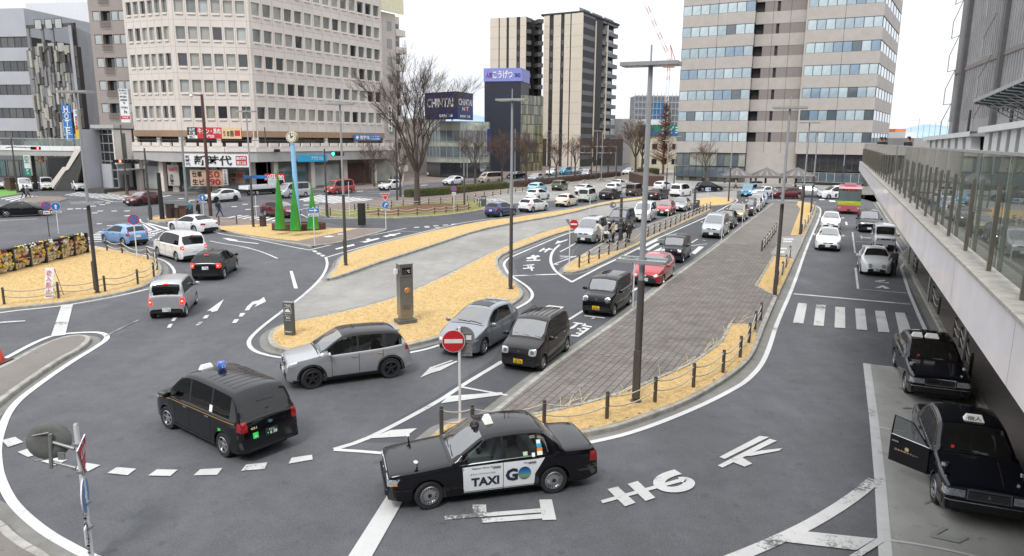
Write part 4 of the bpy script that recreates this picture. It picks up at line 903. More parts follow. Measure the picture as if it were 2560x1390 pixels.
 for sd in(1,-1):
  if key=='crown':
   def fm(mb):
    x=X(.62);T=Matrix.Translation((x,sd*(W2-.14),1.0));mb.tube([(x,sd*(W2-.14),.86),(x,sd*(W2-.14),1.0)],.02,BLK,6)
    mb.add([(math.cos(a)*.05+.02,math.sin(a)*.085,z)for z,k in((-.01,1),(.07,1))for a in[i*PI/4 for i in range(8)]],[(i,(i+1)%8,8+(i+1)%8,8+i)for i in range(8)]+[tuple(range(8,16))],CHROME,T,True)
   cached('wing_mirror',fm,(sd,))
  else:
   def fm(mb):
    mb.tube([(mx,sd*(W2-.05),mz-.03),(mx-.01,sd*(W2+.05),mz)],.022,BLK,5)
    T=Matrix.Translation((mx,sd*(W2+.12),mz+.035))@Matrix.Diagonal((.5,1.15,.8,1));mb.lathe([(.001,-.1),(.06,-.085),(.095,-.04),(.1,.0),(.09,.05),(.055,.09),(.001,.1)],P,10,T)
   cached('wing_mirror',fm,(sd,col))
 if lod<2:
  def seams(mb):
   for ax,sd in(('+y',1),('-y',-1)):
    a0=q['side'][0][0]-.02;b0=(q['side'][0][1]+q['side'][1][0])/2;c0=max(q['side'][1][1]+.0,b0+.5)
    for s_ in(a0+.12,b0):
     B.stripline(mb,[(X(s_),q['sill']+.08),(X(s_),interp(q['belt'],s_)-.0)],ax,.014,BLK)
    c1=min(c0,B.ax[1]-wr-.06)
    B.stripline(mb,[(X(c1),q['sill']+.08),(X(c1),.62),(X(c0),.80),(X(c0),interp(q['belt'],c0))],ax,.014,BLK)
    B.stripline(mb,[(X(a0+.12),q['sill']+.08),(X(c1),q['sill']+.08)],ax,.012,BLK)
   s_=q['ws'][0]-.06;B.stripline(mb,[(X(s_),-W2*.8),(X(s_),W2*.8)],'z',.03,BLK)
  cached('door_seam',seams)
  def handles(mb,ax):
   for s_ in(q['side'][0][1]-.12,q['side'][1][1]-.10):
    zz=interp(q['belt'],s_)-.10;B.patch(mb,[(X(s_)-.09,zz-.014),(X(s_)+.09,zz-.014),(X(s_)+.09,zz+.014),(X(s_)-.09,zz+.014)],ax,CHROME if col in('black','silver','blackbrown')else P,off=.03,nu=3,nv=1,depth=.02)
  for ax in('+y','-y'):cached('door_handles',lambda mb:handles(mb,ax),(ax,col))
  x=X(q['ws'][0]+.02);z=interp(q['top'],q['ws'][0])+.05
  cached('wiper',lambda mb:(mb.tube([(x,.1,z),(x-.05,-.45,z+.03)],.009,BLK,4),mb.tube([(x,.55,z-.01),(x-.05,.05,z+.03)],.009,BLK,4)))
 if antenna:cached('antenna',lambda mb:mb.tube([(X(q['ws'][1]+.25),0,q['H']-.02),(X(q['ws'][1]+.4),0,q['H']+.2)],.008,BLK,4))
 if extra:extra(B,t,X,W2,q)
 return t
 # ---- foreground taxi with advert doors
def crown_face(B,t,cached,pw):
 for sd in(1,-1):
  cached('headlight',lambda mb:(B.patch(mb,[(sd*.42,.61),(sd*.68,.61),(sd*.68,.76),(sd*.42,.76)],'+x',LAMP,off=.012),B.patch(mb,[(sd*.675,.61),(sd*.80,.61),(sd*.80,.75),(sd*.675,.76)],'+x',LAMP,off=.014,nu=3),B.patch(mb,[(B.fx-.03,.61),(B.fx-.20,.61),(B.fx-.18,.74),(B.fx-.03,.75)],'+y' if sd>0 else '-y',LAMP,off=.008,nu=3),B.patch(mb,[(B.fx-.10,.62),(B.fx-.19,.62),(B.fx-.18,.66),(B.fx-.10,.66)],'+y' if sd>0 else '-y',ORG,off=.014,nu=2,nv=1)),(sd,))
 def gr(mb):
  B.patch(mb,[(-.40,.58),(.40,.58),(.39,.80),(-.39,.80)],'+x',CHROME,off=.01)
  B.patch(mb,[(-.37,.60),(.37,.60),(.36,.775),(-.36,.775)],'+x',BLK,off=.02)
  for i in range(5):B.stripline(mb,[(-.36,.62+i*.03),(.36,.62+i*.03)],'+x',.008,CHROME,.024)
  B.patch(mb,[(-.03,.65),(.03,.65),(.03,.73),(-.03,.73)],'+x',CHROME,off=.032,nu=3,nv=3,rnd=1)
 cached('grille',gr)
 cached('front_bumper',lambda mb:(B.patch(mb,[(-.80,.36),(.80,.36),(.80,.53),(-.80,.53)],'+x',PAINTS['black'],off=.05,nu=9,depth=.08),B.stripline(mb,[(-.78,.535),(.78,.535)],'+x',.015,CHROME,.055)))
def taxi_lamp(t,X,H,m,txt=None,s_=2.35,y=0,nm='roof_sign',w_=.17,col2=None):
 mb=MB();x=X(s_);z=H+.02
 mb.add([(x-.10,y-w_,z),(x+.10,y-w_,z),(x+.10,y+w_,z),(x-.10,y+w_,z),(x-.05,y-w_*.75,z+.13),(x+.05,y-w_*.75,z+.13),(x+.05,y+w_*.75,z+.13),(x-.05,y+w_*.75,z+.13)],[(0,1,5,4),(1,2,6,5),(2,3,7,6),(3,0,4,7),(4,5,6,7)],m)
 if txt:text(mb,txt,(x+.092,y-w_*.7,z+.02),(0,1,0),(-.36,0,1),w_*1.4,.09,INKK)
 link(nm,mb.mesh(nm),t)
SIGNW=mat('roof_sign_white',(.8,.8,.76),.4,var=.05,emit=(1,1,.95,.12))
def taxi_go(B,t,X,W2,q):
 ADV=mat('advert_white',(.76,.78,.80),.35,var=.03,coat=.5);NAV=mat('advert_navy',(.012,.02,.05),.4)
 mb=MB();x0,x1,x2=X(1.60),X(2.47),X(3.42)
 B.patch(mb,[(x0,.30),(x1+.004,.30),(x1+.004,.885),(x0+.02,.87)],'+y',ADV,off=.006,nu=6,nv=6,depth=.004);link('advert_panel',mb.mesh('advert_panel',sharp=40),t,label='white advert sheet on the front left door')
 mb=MB();xr=X(2.48);rr=X(3.20)
 B.patch(mb,[(xr,.30),(rr+.03,.30),(rr-.02,.885),(xr,.885)],'+y',ADV,off=.006,nu=6,nv=6,depth=.004)
 B.patch(mb,[(rr+.032,.52),(rr-.06,.66),(rr-.22,.90),(rr-.018,.885)],'+y',ADV,off=.006,nu=3,nv=4,depth=.004);link('advert_panel',mb.mesh('advert_panel',sharp=40),t,label='white advert sheet on the rear left door')
 mb=MB()
 B.print(mb,'TAXI','+y',X(1.76),.42,.62,.20,NAV,.045,-1,.012);B.print(mb,'Nippon Chuo Taxi','+y',X(1.78),.80,.52,.045,NAV,.02,-1,.012);B.print(mb,'タクシーアプリといえば。','+y',X(1.74),.68,.56,.04,NAV,.01,-1,.012)
 B.print(mb,'0000 000000','+y',X(2.06),.375,.2,.02,NAV,.02,-1,.012)if False else None
 link('lettering',mb.mesh('lettering'),t)
 mb=MB();B.print(mb,'G','+y',X(2.52),.45,.28,.29,NAV,.05,-1,.012);B.print(mb,'TAXI','+y',X(2.92),.815,.1,.03,NAV,.02,-1,.012);link('lettering',mb.mesh('lettering'),t)
 gl=bpy.data.materials.new('logo_globe');gl.use_nodes=True;tt=gl.node_tree;pp=tt.nodes['Principled BSDF'];tcn=tt.nodes.new('ShaderNodeTexCoord');se=tt.nodes.new('ShaderNodeSeparateXYZ');rp=tt.nodes.new('ShaderNodeValToRGB');mr=tt.nodes.new('ShaderNodeMapRange')
 tt.links.new(tcn.outputs['Object'],se.inputs[0]);mr.inputs['From Min'].default_value=.46;mr.inputs['From Max'].default_value=.71;tt.links.new(se.outputs[2],mr.inputs[0]);tt.links.new(mr.outputs[0],rp.inputs[0]);tt.links.new(rp.outputs[0],pp.inputs['Base Color'])
 e=rp.color_ramp.elements;e[0].color=(.05,.10,.25,1);e[1].color=(.01,.05,.25,1);e[0].position=0;k=rp.color_ramp.elements.new(.3);k.color=(.25,.33,.10,1);k=rp.color_ramp.elements.new(.6);k.color=(.03,.22,.38,1)
 mb=MB();cx,cz,r_=X(2.95),.60,.148;ring=[B.hit((cx+r_*math.cos(a),cz+r_*math.sin(a)),'+y',.013)for a in[2*PI*i/28 for i in range(28)]];mb.add([B.hit((cx,cz),'+y',.013)]+ring,[(0,1+i,1+(i+1)%28)for i in range(28)],gl);link('logo_disc',mb.mesh('logo_disc'),t)
 mb=MB();tg=[mat('sticker_green',(.55,.8,.5),.5),mat('sticker_blue',(.03,.45,.7),.5),mat('sticker_orange',(.8,.3,.05),.5)]
 for i,(s_,z,m,w_)in enumerate(((2.98,1.02,tg[0],.10),(3.16,.98,SIGNW,.07),(3.30,1.17,tg[1],.11),(3.31,1.08,tg[2],.12),(3.31,1.0,SIGNW,.12),(3.29,1.24,SIGNW,.09))):B.patch(mb,[(X(s_)+w_/2,z-.04),(X(s_)-w_/2,z-.04),(X(s_)-w_/2,z+.04),(X(s_)+w_/2,z+.04)],'+y',m,off=.01,nu=1,nv=1,depth=.002)
 link('window_sticker',mb.mesh('window_sticker'),t)
 taxi_lamp(t,X,1.49,SIGNW,None,2.32,0)
 mb=MB();T=Matrix.Translation((X(2.02),.0,1.46));mb.lathe([(.001,.1),(.07,.09),(.11,.03),(.12,-.02)],BLK,12,T);mb.lathe([(.001,.09),(.06,.07),(.07,0)],BLK,10,Matrix.Translation((X(1.98),.16,1.44)));link('roof_beacon',mb.mesh('roof_beacon',sharp=40),t)
 mb=MB();mb.tube([(X(2.75),-.15,1.5),(X(2.75),-.15,1.62)],.008,BLK,5);mb.tube([(X(2.7),-.15,1.52),(X(2.9),-.15,1.53)],.008,BLK,5);link('antenna',mb.mesh('antenna'),t)
 chrome_trim(B,t,X,q)
def chrome_trim(B,t,X,q):
 mb=MB()
 for ax in('+y','-y'):
  B.stripline(mb,[(X(1.52),.925),(X(2.4),.945),(X(3.45),.965)],ax,.016,CHROME,.008);B.stripline(mb,[(X(1.6),1.0),(X(2.08),1.375),(X(2.3),1.42),(X(2.8),1.437),(X(3.25),1.42),(X(3.42),1.30),(X(3.5),1.0)],ax,.014,CHROME,.006)
  B.stripline(mb,[(X(.1),.50),(X(.5),.50)],ax,.03,BLK,.012)
 link('chrome_trim',mb.mesh('chrome_trim'),t)
car('crown','black','black taxi with white advert doors lettered TAXI GO, in the foreground','taxi',wheels=((1072.5,1271),(1383,1231)),side='L',lod=0,rim='cover',plate='g',num='・6 00',name='taxi',face=crown_face,extra=taxi_go,privacy=False,steer=8,tail='block',seatw=True)
def jpn_extra(B,t,X,W2,q):
 GOLD=mat('gold_line',(.35,.19,.05),.4);GRN=mat('sticker_bright_green',(.02,.55,.08),.5,emit=(.1,1,.2,.15))
 mb=MB();B.stripline(mb,[(X(.35),.86),(X(1.1),.945),(X(3.0),.97),(X(4.1),.985)],'+y',.022,GOLD,.009);B.stripline(mb,[(X(.35),.86),(X(1.1),.945),(X(3.0),.97),(X(4.1),.985)],'-y',.022,GOLD,.009);link('pin_stripe',mb.mesh('pin_stripe'),t)
 mb=MB();B.patch(mb,[(X(3.40),.60),(X(3.52),.60),(X(3.52),.74),(X(3.40),.74)],'+y',GRN,off=.009,nu=2,nv=2);B.print(mb,'ム','+y',X(3.42),.63,.07,.08,INKW,.06,-1,.014);link('sticker',mb.mesh('sticker'),t)
 mb=MB();B.patch(mb,[(.50,.60),(.36,.60),(.36,.74),(.50,.74)],'-x',GRN,off=.012,nu=2,nv=2);B.print(mb,'ム','-x',.47,.63,.08,.08,INKW,.06,-1,.018);link('sticker',mb.mesh('sticker'),t)
 mb=MB();B.print(mb,'621','-x',.54,.83,.16,.06,mat('gold_ink',(.75,.6,.35),.5),.04,-1,.014);link('lettering',mb.mesh('lettering'),t)
 mb=MB();B.patch(mb,[(.075,.86),(-.075,.86),(-.075,.95),(.075,.95)],'-x',CHROME,off=.02,nu=6,nv=5,rnd=1);B.patch(mb,[(.05,.875),(-.05,.875),(-.05,.935),(.05,.935)],'-x',mat('emblem_blue',(.05,.15,.35),.3),off=.026,nu=5,nv=4,rnd=1);link('emblem',mb.mesh('emblem'),t)
 mb=MB();T=Matrix.Translation((X(2.25),-.02,q['H']+.14));mb.lathe([(.001,-.11),(.06,-.1),(.115,-.04),(.12,.0),(.115,.05),(.08,.10),(.001,.12)],mat('blue_globe',(.03,.10,.42),.15,coat=1,emit=(.1,.25,.9,.15)),16,T);mb.box(X(2.38),X(2.12),-.17,.13,q['H']+.0,q['H']+.035,BLK)
 text(mb,'日',(X(2.25)-.122,.05,q['H']+.10),(0,-1,0),(0,0,1),.10,.10,INKW);link('roof_globe',mb.mesh('roof_globe',sharp=40),t)
 taxi_lamp(t,X,q['H']-.06,SIGNW,None,1.72,.12)
 mb=MB();
 for i in range(6):
  s_=2.5+i*.22;B.stripline(mb,[(X(s_),-.5),(X(s_),.5)],'z',.02,PAINTS['black'],.018)
 link('roof_rib',mb.mesh('roof_rib'),t)
 mb=MB();B.patch(mb,[(X(2.98),1.06),(X(3.1),1.06),(X(3.1),1.22),(X(2.98),1.22)],'+y',SIGNW,off=.012,nu=1,nv=2);link('window_sticker',mb.mesh('window_sticker'),t)
 mb=MB();B.stripline(mb,[(.2,1.42),(-.25,1.40)],'-x',.02,BLK,.02);B.patch(mb,[(.60,1.0),(-.60,1.0),(-.60,1.02),(.60,1.02)],'-x',CHROME,off=.012,nu=8,nv=1);link('rear_wiper',mb.mesh('rear_wiper'),t)
car('jpn','black','black tall taxi with blue globe on its roof, gold side line and red tail lamps','taxi',wheels=((428,1072),(561,1139)),side='L',lod=0,rim='spoke',plate='g',num='・6 38',name='taxi',extra=jpn_extra,tail='block',steer=6)
def rize_extra(B,t,X,W2,q):
 for ax,sd in(('+y',1),('-y',-1)):
  for c in B.ax:
   mb=MB();pts=[(X(c)+(q['wr']+.085)*math.cos(a),q['wr']+(q['wr']+.085)*math.sin(a))for a in[PI*i/14 for i in range(15)]];B.stripline(mb,pts,ax,.065,BLK,.012);link('arch_cladding',mb.mesh('arch_cladding'),t)
 mb=MB();mb.box(X(3.70),X(3.56),-.52,.52,1.50,1.545,PAINTS['silver']);link('roof_spoiler',mb.mesh('roof_spoiler'),t)
 mb=MB();mb.tube([(X(2.15),0,1.6),(X(2.3),0,1.70)],.009,BLK,5);link('antenna',mb.mesh('antenna'),t)
 mb=MB();
 for sd in(1,-1):B.patch(mb,[(sd*.52,.38),(sd*.66,.38),(sd*.67,.56),(sd*.55,.56)],'+x',BLK,off=.01);B.patch(mb,[(sd*.40,.78),(sd*.73,.80),(sd*.72,.83),(sd*.40,.81)],'+x',CHROME,off=.016)
 link('front_vent',mb.mesh('front_vent'),t)
car('suv','silver','silver compact crossover with black roof and black wheels, beside the dry lawn',wheels=((780.6,971.5),(977.5,944)),side='L',lod=0,rim='dark',roof='black',extra=rize_extra,plate='w',num='・・12',steer=10,name='car')
def m2_extra(B,t,X,W2,q):
 mb=MB();B.patch(mb,[(X(2.05),-.38),(X(2.62),-.38),(X(2.62),.38),(X(2.05),.38)],'z',mat('sunroof_glass',(.03,.032,.04),.35),off=.014,nu=4,nv=4);link('sunroof',mb.mesh('sunroof'),t)
 mb=MB();mb.tube([(X(3.2),0,1.47),(X(3.32),0,1.56)],.012,PAINTS['silverw'],5);mb.box(X(3.72),X(3.5),-.5,.5,1.41,1.44,PAINTS['grey']);link('roof_spoiler',mb.mesh('roof_spoiler'),t)
 mb=MB();B.patch(mb,[(-.32,.46),(.32,.46),(.42,.66),(-.42,.66)],'+x',BLK,off=.014,nu=6,nv=4);B.stripline(mb,[(-.45,.68),(-.34,.46),(.34,.46),(.45,.68)],'+x',.02,CHROME,.02);B.stripline(mb,[(-.66,.30),(0,.27),(.66,.30)],'+x',.03,CHROME,.016);link('grille',mb.mesh('grille'),t)
car('hatch','grey','blue grey hatchback with sunroof and multi spoke wheels, behind the round no entry sign',wheels=((1197,893),(1290,837)),side='L',lod=0,rim='multi',extra=m2_extra,num='・・85',name='car',privacy=True)
def mr_face(B,t,cached,pw):
 for sd in(1,-1):
  cached('headlight',lambda mb:(B.patch(mb,[(sd*(pw-.24),.62),(sd*(pw+.03),.62),(sd*(pw+.04),.86),(sd*(pw-.24),.84)],'+x',LAMP,off=.014,rnd=.5,nu=6,nv=6),B.patch(mb,[(sd*(pw-.17),.68),(sd*(pw-.05),.68),(sd*(pw-.05),.80),(sd*(pw-.17),.80)],'+x',LAMPD,off=.022,rnd=1,nu=5,nv=5)),(sd,))
 def g(mb):
  B.patch(mb,[(-.34,.66),(.34,.66),(.34,.80),(-.34,.80)],'+x',BLK,off=.01)
  for i in range(4):B.stripline(mb,[(-.33,.68+i*.033),(.33,.68+i*.033)],'+x',.008,RIMD,.015)
  B.patch(mb,[(-.04,.69),(.04,.69),(.04,.77),(-.04,.77)],'+x',CHROME,off=.02,nu=4,nv=4,rnd=1)
 cached('grille',g);cached('front_intake',lambda mb:(B.patch(mb,[(-.42,.26),(.42,.26),(.42,.40),(-.42,.40)],'+x',BLK,off=.01),[B.stripline(mb,[(-.02,.29+i*.03),(.40,.29+i*.03)],'+x',.007,RIMD,.016)for i in range(4)]))
 cached('front_bumper',lambda mb:B.stripline(mb,[(-.66,.54),(-.3,.50),(.3,.50),(.66,.54)],'+x',.02,PAINTS['blackbrown'],.03))
def mr_extra(B,t,X,W2,q):
 mb=MB()
 for i in range(5):y=-.36+i*.18;B.stripline(mb,[(X(1.55),y),(X(3.0),y)],'z',.03,PAINTS['blackbrown'],.016)
 for sd in(1,-1):mb.tube([(X(1.5),sd*.56,1.60),(X(1.7),sd*.565,1.66),(X(2.8),sd*.565,1.655),(X(3.0),sd*.56,1.60)],.016,BLK,6)
 link('roof_rail',mb.mesh('roof_rail'),t)
car('wagonr','blackbrown','brown black mini car with yellow plate at the head of the kerbside queue',wheels=((1353,927),(1416,877)),side='L',lod=0,rim='steel',face=mr_face,extra=mr_extra,plate='y',num='22-72',name='car')
def one_face(B,t,cached,pw):
 for sd in(1,-1):
  cached('headlight',lambda mb:(B.patch(mb,[(sd*(pw-.26),.66),(sd*(pw+.02),.66),(sd*(pw+.02),.92),(sd*(pw-.26),.92)],'+x',CHROME,off=.014,rnd=1,nu=8,nv=8),B.patch(mb,[(sd*(pw-.21),.71),(sd*(pw-.03),.71),(sd*(pw-.03),.87),(sd*(pw-.21),.87)],'+x',LAMPD,off=.024,rnd=1,nu=6,nv=6),B.patch(mb,[(sd*(pw-.15),.76),(sd*(pw-.09),.76),(sd*(pw-.09),.82),(sd*(pw-.15),.82)],'+x',LAMP,off=.032,rnd=1,nu=4,nv=4)),(sd,))
 cached('grille',lambda mb:(B.patch(mb,[(-.34,.70),(.34,.70),(.34,.86),(-.34,.86)],'+x',BLK,off=.01),B.patch(mb,[(-.05,.75),(.05,.75),(.05,.83),(-.05,.83)],'+x',CHROME,off=.02,nu=4,nv=4,rnd=.6)))
 cached('front_intake',lambda mb:B.patch(mb,[(-.46,.28),(.46,.28),(.46,.40),(-.46,.40)],'+x',RIMD,off=.01))
car('kei','black','black mini car with round lamps and yellow plate in front of the red hatchback',wheels=((1533,790),(1572,762)),side='L',lod=0,rim='multi',face=one_face,plate='y',num='36-26',name='car',antenna=True)
def m3_extra(B,t,X,W2,q):
 mb=MB();B.patch(mb,[(-.34,.42),(.34,.42),(.46,.66),(-.46,.66)],'+x',BLK,off=.014,nu=6,nv=4);B.stripline(mb,[(-.50,.68),(-.36,.42),(.36,.42),(.50,.68)],'+x',.022,mat('dark_chrome',(.2,.2,.22),.2,1),.02);link('grille',mb.mesh('grille'),t)
car('hatch','red','red hatchback with dark grille, behind the black round lamp mini car',wheels=((1653,716),(1682,692)),side='L',lod=0,rim='multi',extra=m3_extra,name='car',num='・・・7')
car('kei','black','black boxy mini car standing on the crosswalk behind the red hatchback',wheels=((1702,660),(1726,640)),side='L',lod=1,rim='steel',lamp='tall',name='car')
car('van','silverw','silver minivan in the kerbside queue, second behind the crosswalk',wheels=((1802,598),(1822,582)),side='L',lod=1,name='car')
Q=[('hatch','black','black compact car partly hidden behind the silver minivan in the queue',(1829,574),(1843,562),1),('suv','gold','gold compact car in the middle of the kerbside queue',(1857,556),(1870,546),1),('tallkei','purple','dark purple tall mini van in the kerbside queue',(1880,542),(1890,533),2),('csuv','silverw','pale silver car in the kerbside queue behind the purple mini van',(1897,530),(1904,524),2),('hatch','white','white hatchback near the far end of the kerbside queue',(1905,521),(1912,514),2),('hatch','lblue','pale blue hatchback at the very end of the kerbside queue',(1915,512),(1920,505),2)]
for k,c,l,f,r,ld in Q:car(k,c,l,wheels=(f,r),side='L',lod=ld,name='car')
car('van','silver','silver minivan with its side door open, beside the people in white coats',wheels=((1484,611),(1518,594)),side='L',lod=1,name='car',rim='multi')
car('van','black','black minivan with raised tailgate behind the silver minivan',wheels=((1556,583),(1590,566)),side='L',lod=1,name='car')
car('van','white','white minivan in the pick-up lane behind the black one',wheels=((1621,557),(1641,546)),side='L',lod=1,name='car')
car('hatch','red','bright red compact car in the pick-up lane',wheels=((1672,542),(1690,532)),side='L',lod=1,name='car')
car('sedan','silver','silver sedan, last in the pick-up lane',wheels=((1712,530),(1727,522)),side='L',lod=1,name='car')
def rear_extra(B,t,X,W2,q):
 mb=MB();B.stripline(mb,[(.05,1.12),(-.12,1.06)],'-x',.02,BLK,.02);link('rear_wiper',mb.mesh('rear_wiper'),t)
car('wagonr','silver','silver mini wagon seen from behind, driving away on the curve',wheels=((491,758),(463,792)),side='R',lod=0,rim='spoke',tail='low',num='・・12',name='car',extra=rear_extra,lit=True)
car('hatch','black','black hatchback with lit brake lamps on the curve',pos=G(541,686)[:2],rot=R(97),lod=0,lit=True,num='・・10',name='car',tail='block',rim='spoke',extra=rear_extra)
car('van','white','white minivan with black tail window on the curve behind the black car',wheels=((397,641),(443,654)),side='L',lod=1,lit=True,name='car',rim='multi',tail='block')
car('hatch','lblue','pale blue hatchback by the bollards of the flower lawn',wheels=((263,608),(310,616)),side='L',lod=1,lit=False,name='car',tail='high')
car('sedan','white','white sedan entering the curve below the crossing',wheels=((437,579),(482,584)),side='L',lod=1,name='car',rim='multi')
def front(key,col,label,x,y,az,**k):
 """front bumper centre on the road at pixel (x, y); az = heading away from the view axis, clockwise"""
 q=SPEC[key];c=V2(G(x,y));rot=R(90-az);d=Vector((math.cos(rot),math.sin(rot)));c=c-d*(q['fo']+q['wb']/2)
 return car(key,col,label,pos=c,rot=rot,**k)
front('prius','white','white saloon in front of the other white car on the station road',2068,629,204,lod=1,name='car',num='・・・2')
front('hatch','white','white compact car following the white saloon on the station road',2075,577,204,lod=1,name='car')
front('beetle','white','white rounded retro car parked beside the person in black',2190,692,203,lod=0,lamp='round',grille=False,num='・781',name='car',privacy=True)
front('tallkei','white','white mini van with black bonnet face parked behind the retro car',2211,628,203,lod=1,name='car',lamp='tall')
front('van','black','black minivan stopped behind the white mini van',2172,583,203,lod=1,name='car',lit=False)
def crown_open(openfront):
 def ex(B,t,X,W2,q):
  taxi_lamp(t,X,1.49,SIGNW,'個人' if openfront else None,2.25,.05 if openfront else 0,w_=.2)
  chrome_trim(B,t,X,q)
  mb=MB();B.patch(mb,[(X(.2),W2*.30),(X(1.2),W2*.42),(X(1.2),W2*.44),(X(.2),W2*.32)],'z',CHROME,off=.006,nu=4,nv=1);link('bonnet_line',mb.mesh('bonnet_line'),t)
  mb=MB();mb.box(X(1.75),X(1.72),-.42,-.36,.98,1.04,REDON);mb.box(X(1.74),X(1.60),.0,.28,.965,.972,SIGNW);link('dash_sign',mb.mesh('dash_sign'),t)
  if openfront:
   d=MB();pb=PAINTS['black'];T=Matrix.Translation((X(1.62),-W2+.02,0))@Matrix.Rotation(R(52),4,'Z')
   o=[(0,.30),(-.92,.30),(-.92,.93),(0,.90)]
   for y in(0,-.05):d.add([(x,y,z)for x,z in o],[(0,1,2,3)]if y else[(3,2,1,0)],pb,T)
   d.add([(x,y,z)for y in(0,-.05)for x,z in o],[(i,(i+1)%4,4+(i+1)%4,4+i)for i in range(4)],pb,T)
   fr=[(-.02,.91),(-.45,1.38),(-.88,1.42),(-.92,.93)]
   d.tube([(x,-.02,z)for x,z in fr],.02,pb,5,T=T);d.tube([(-.01,-.03,.925),(-.92,-.03,.95)],.012,CHROME,5,T=T);d.box(-.86,-.70,-.075,-.05,.80,.84,CHROME,T)
   dd=link('open_door',d.mesh('open_door'),t,label='driver door standing wide open')
   g=MB();g.add([(-.04,-.02,.93),(-.45,-.02,1.36),(-.86,-.02,1.40),(-.9,-.02,.95)],[(0,1,2,3)],CGLS,T);link('door_glass',g.mesh('door_glass'),dd)
   e=MB();e.add([(-.50+.05*math.cos(a),-.058,.70+.05*math.sin(a))for a in[i*PI/6 for i in range(12)]],[tuple(range(11,-1,-1))],mat('gold_ink',(.75,.6,.35),.5),T);text(e,'日本中央タクシー',T@Vector((-.78,-.06,.60)),(T.to_3x3()@Vector((1,0,0))),(0,0,1),.56,.05,mat('gold_ink'),off=.004);link('emblem',e.mesh('emblem'),dd)
  else:taxi_lamp(t,X,1.49,SIGNW,None,2.25,-.42,w_=.16)
 return ex
front('crown','navyblack','black taxi waiting behind the open-door taxi in the taxi bay',2345,1012,202,cat='taxi',lod=0,rim='cover',plate='g',num='・6 22',name='taxi',face=crown_face,extra=crown_open(False),privacy=False,tail='block')
front('crown','navyblack','black taxi with its driver door open at the head of the taxi bay',2462,1322,202,cat='taxi',lod=0,rim='cover',plate='g',num='・6 66',name='taxi',face=crown_face,extra=crown_open(True),privacy=False,tail='block',steer=4)
car('hatch','navy','deep blue hatchback leading the lane between the two lawns',wheels=((1286,538),(1250,544)),side='R',lod=1,name='car',num='・・・')
car('hatch','white','white compact car following the deep blue hatchback',wheels=((1362,527),(1334,531)),side='R',lod=1,name='car')
car('roundc','pearl','cream rounded small sedan in the middle lane',wheels=((1443,513),(1419,518)),side='R',lod=1,name='car',rim='steel')
car('tallkei','mint','pale grey green mini van in the middle lane',wheels=((1493,502),(1469,507)),side='R',lod=2,name='car')
car('sedan','black','black sedan by the pale green mini van',wheels=((1548,496),(1532,499)),side='R',lod=2,name='car')
car('sedan','black','black sedan further on, near the lane tip',wheels=((1669,497),(1651,500)),side='R',lod=2,name='car',lit=True)
car('tallkei','brown','dark brown boxy mini van near the lane tip',wheels=((1606,488),(1588,491)),side='R',lod=2,name='car')
car('van','white','white minivan near the far lawn tip',wheels=((1728,489),(1703,493)),side='R',lod=2,name='car')
car('csuv','sky','sky blue small car in the car park',wheels=((1366,480),(1346,484)),side='R',lod=2,name='car')
car('hatch','white','white hatchback in the car park in front of the sky blue car',wheels=((1365,499),(1351,501)),side='R',lod=2,name='car')
car('suv','khaki','dark green off-road car parked by the hedge',wheels=((1420,474),(1402,478)),side='R',lod=2,name='car')
car('prius','white','white liftback parked beyond the cream sedan',wheels=((1490,483),(1460,488)),side='R',lod=2,name='car')
car('sedan','white','white sedan parked farthest back beside the hedge',wheels=((1572,468),(1545,473)),side='R',lod=2,name='car')
car('hatch','white','white compact car parked nearer than the white sedan by the hedge',wheels=((1556,480),(1538,484)),side='R',lod=2,name='car')
car('hatch','white','white and black compact car beside the white minivan',wheels=((1682,475),(1655,478)),side='R',lod=2,name='car')
car('hatch','navyblack','dark hatchback in front of the tower entrance',wheels=((1794,479),(1759,479)),side='R',lod=2,name='car')
car('tallkei','teal','pale blue mini van beyond the end of the queue',wheels=((1872,494),(1895,489)),side='L',lod=2,name='car')
car('hatch','white','white car behind the pale blue mini van',wheels=((1905,494),(1928,492)),side='L',lod=2,name='car')
car('csuv','dred','dark red car crossing before the tower canopy',wheels=((1960,497),(1990,497)),side='L',lod=2,name='car')
car('csuv','silverw','silver car to the right of the dark red car by the canopy',wheels=((2042,494),(2012,493)),side='R',lod=2,name='car')
car('van','white','white minivan next to the pink bus',wheels=((2082,498),(2110,498)),side='L',lod=2,name='car')
car('sedan','black','long black luxury sedan on the main street',wheels=((108,540),(14,544)),side='R',lod=1,rim='multi',name='car')
car('csuv','dred','dark red crossover crossing the junction',wheels=((339,516),(405,509)),side='L',lod=1,rim='darkspoke',name='car')
car('csuv','dred','dark red car behind the green cones',wheels=((722,547),(650,540)),side='R',lod=1,name='car',antenna=False)
car('csuv','white','white crossover passing the restaurant front',wheels=((539,507),(591,503)),side='L',lod=1,rim='darkspoke',name='car')
car('hiace','silverw','silver van behind the green cones',wheels=((722,496),(768,492)),side='L',lod=1,rim='steel',name='van',cat='van')
car('hiace','pinkred','faded red small van in front of the vending machines',wheels=((842,486),(876,483)),side='L',lod=1,rim='steel',name='van',cat='van')
car('csuv','white','white crossover right of the red van',wheels=((972,477),(1002,474)),side='L',lod=1,name='car')
car('csuv','white','white crossover facing left beyond the big bare tree',wheels=((1130,464),(1155,462)),side='L',lod=2,name='car')
car('hiace','beige','beige mini van in the main street',wheels=((1224,458),(1243,457)),side='L',lod=2,name='van',cat='van')
car('tallkei','white','white mini van in the showroom forecourt',wheels=((1082,443),(1098,441)),side='L',lod=2,name='car')
car('csuv','silverw','silver car among the street trees',wheels=((1342,455),(1357,453)),side='L',lod=2,name='car')
car('sedan','black','black car parked under the dark office block',wheels=((1290,447),(1306,446)),side='L',lod=2,name='car')
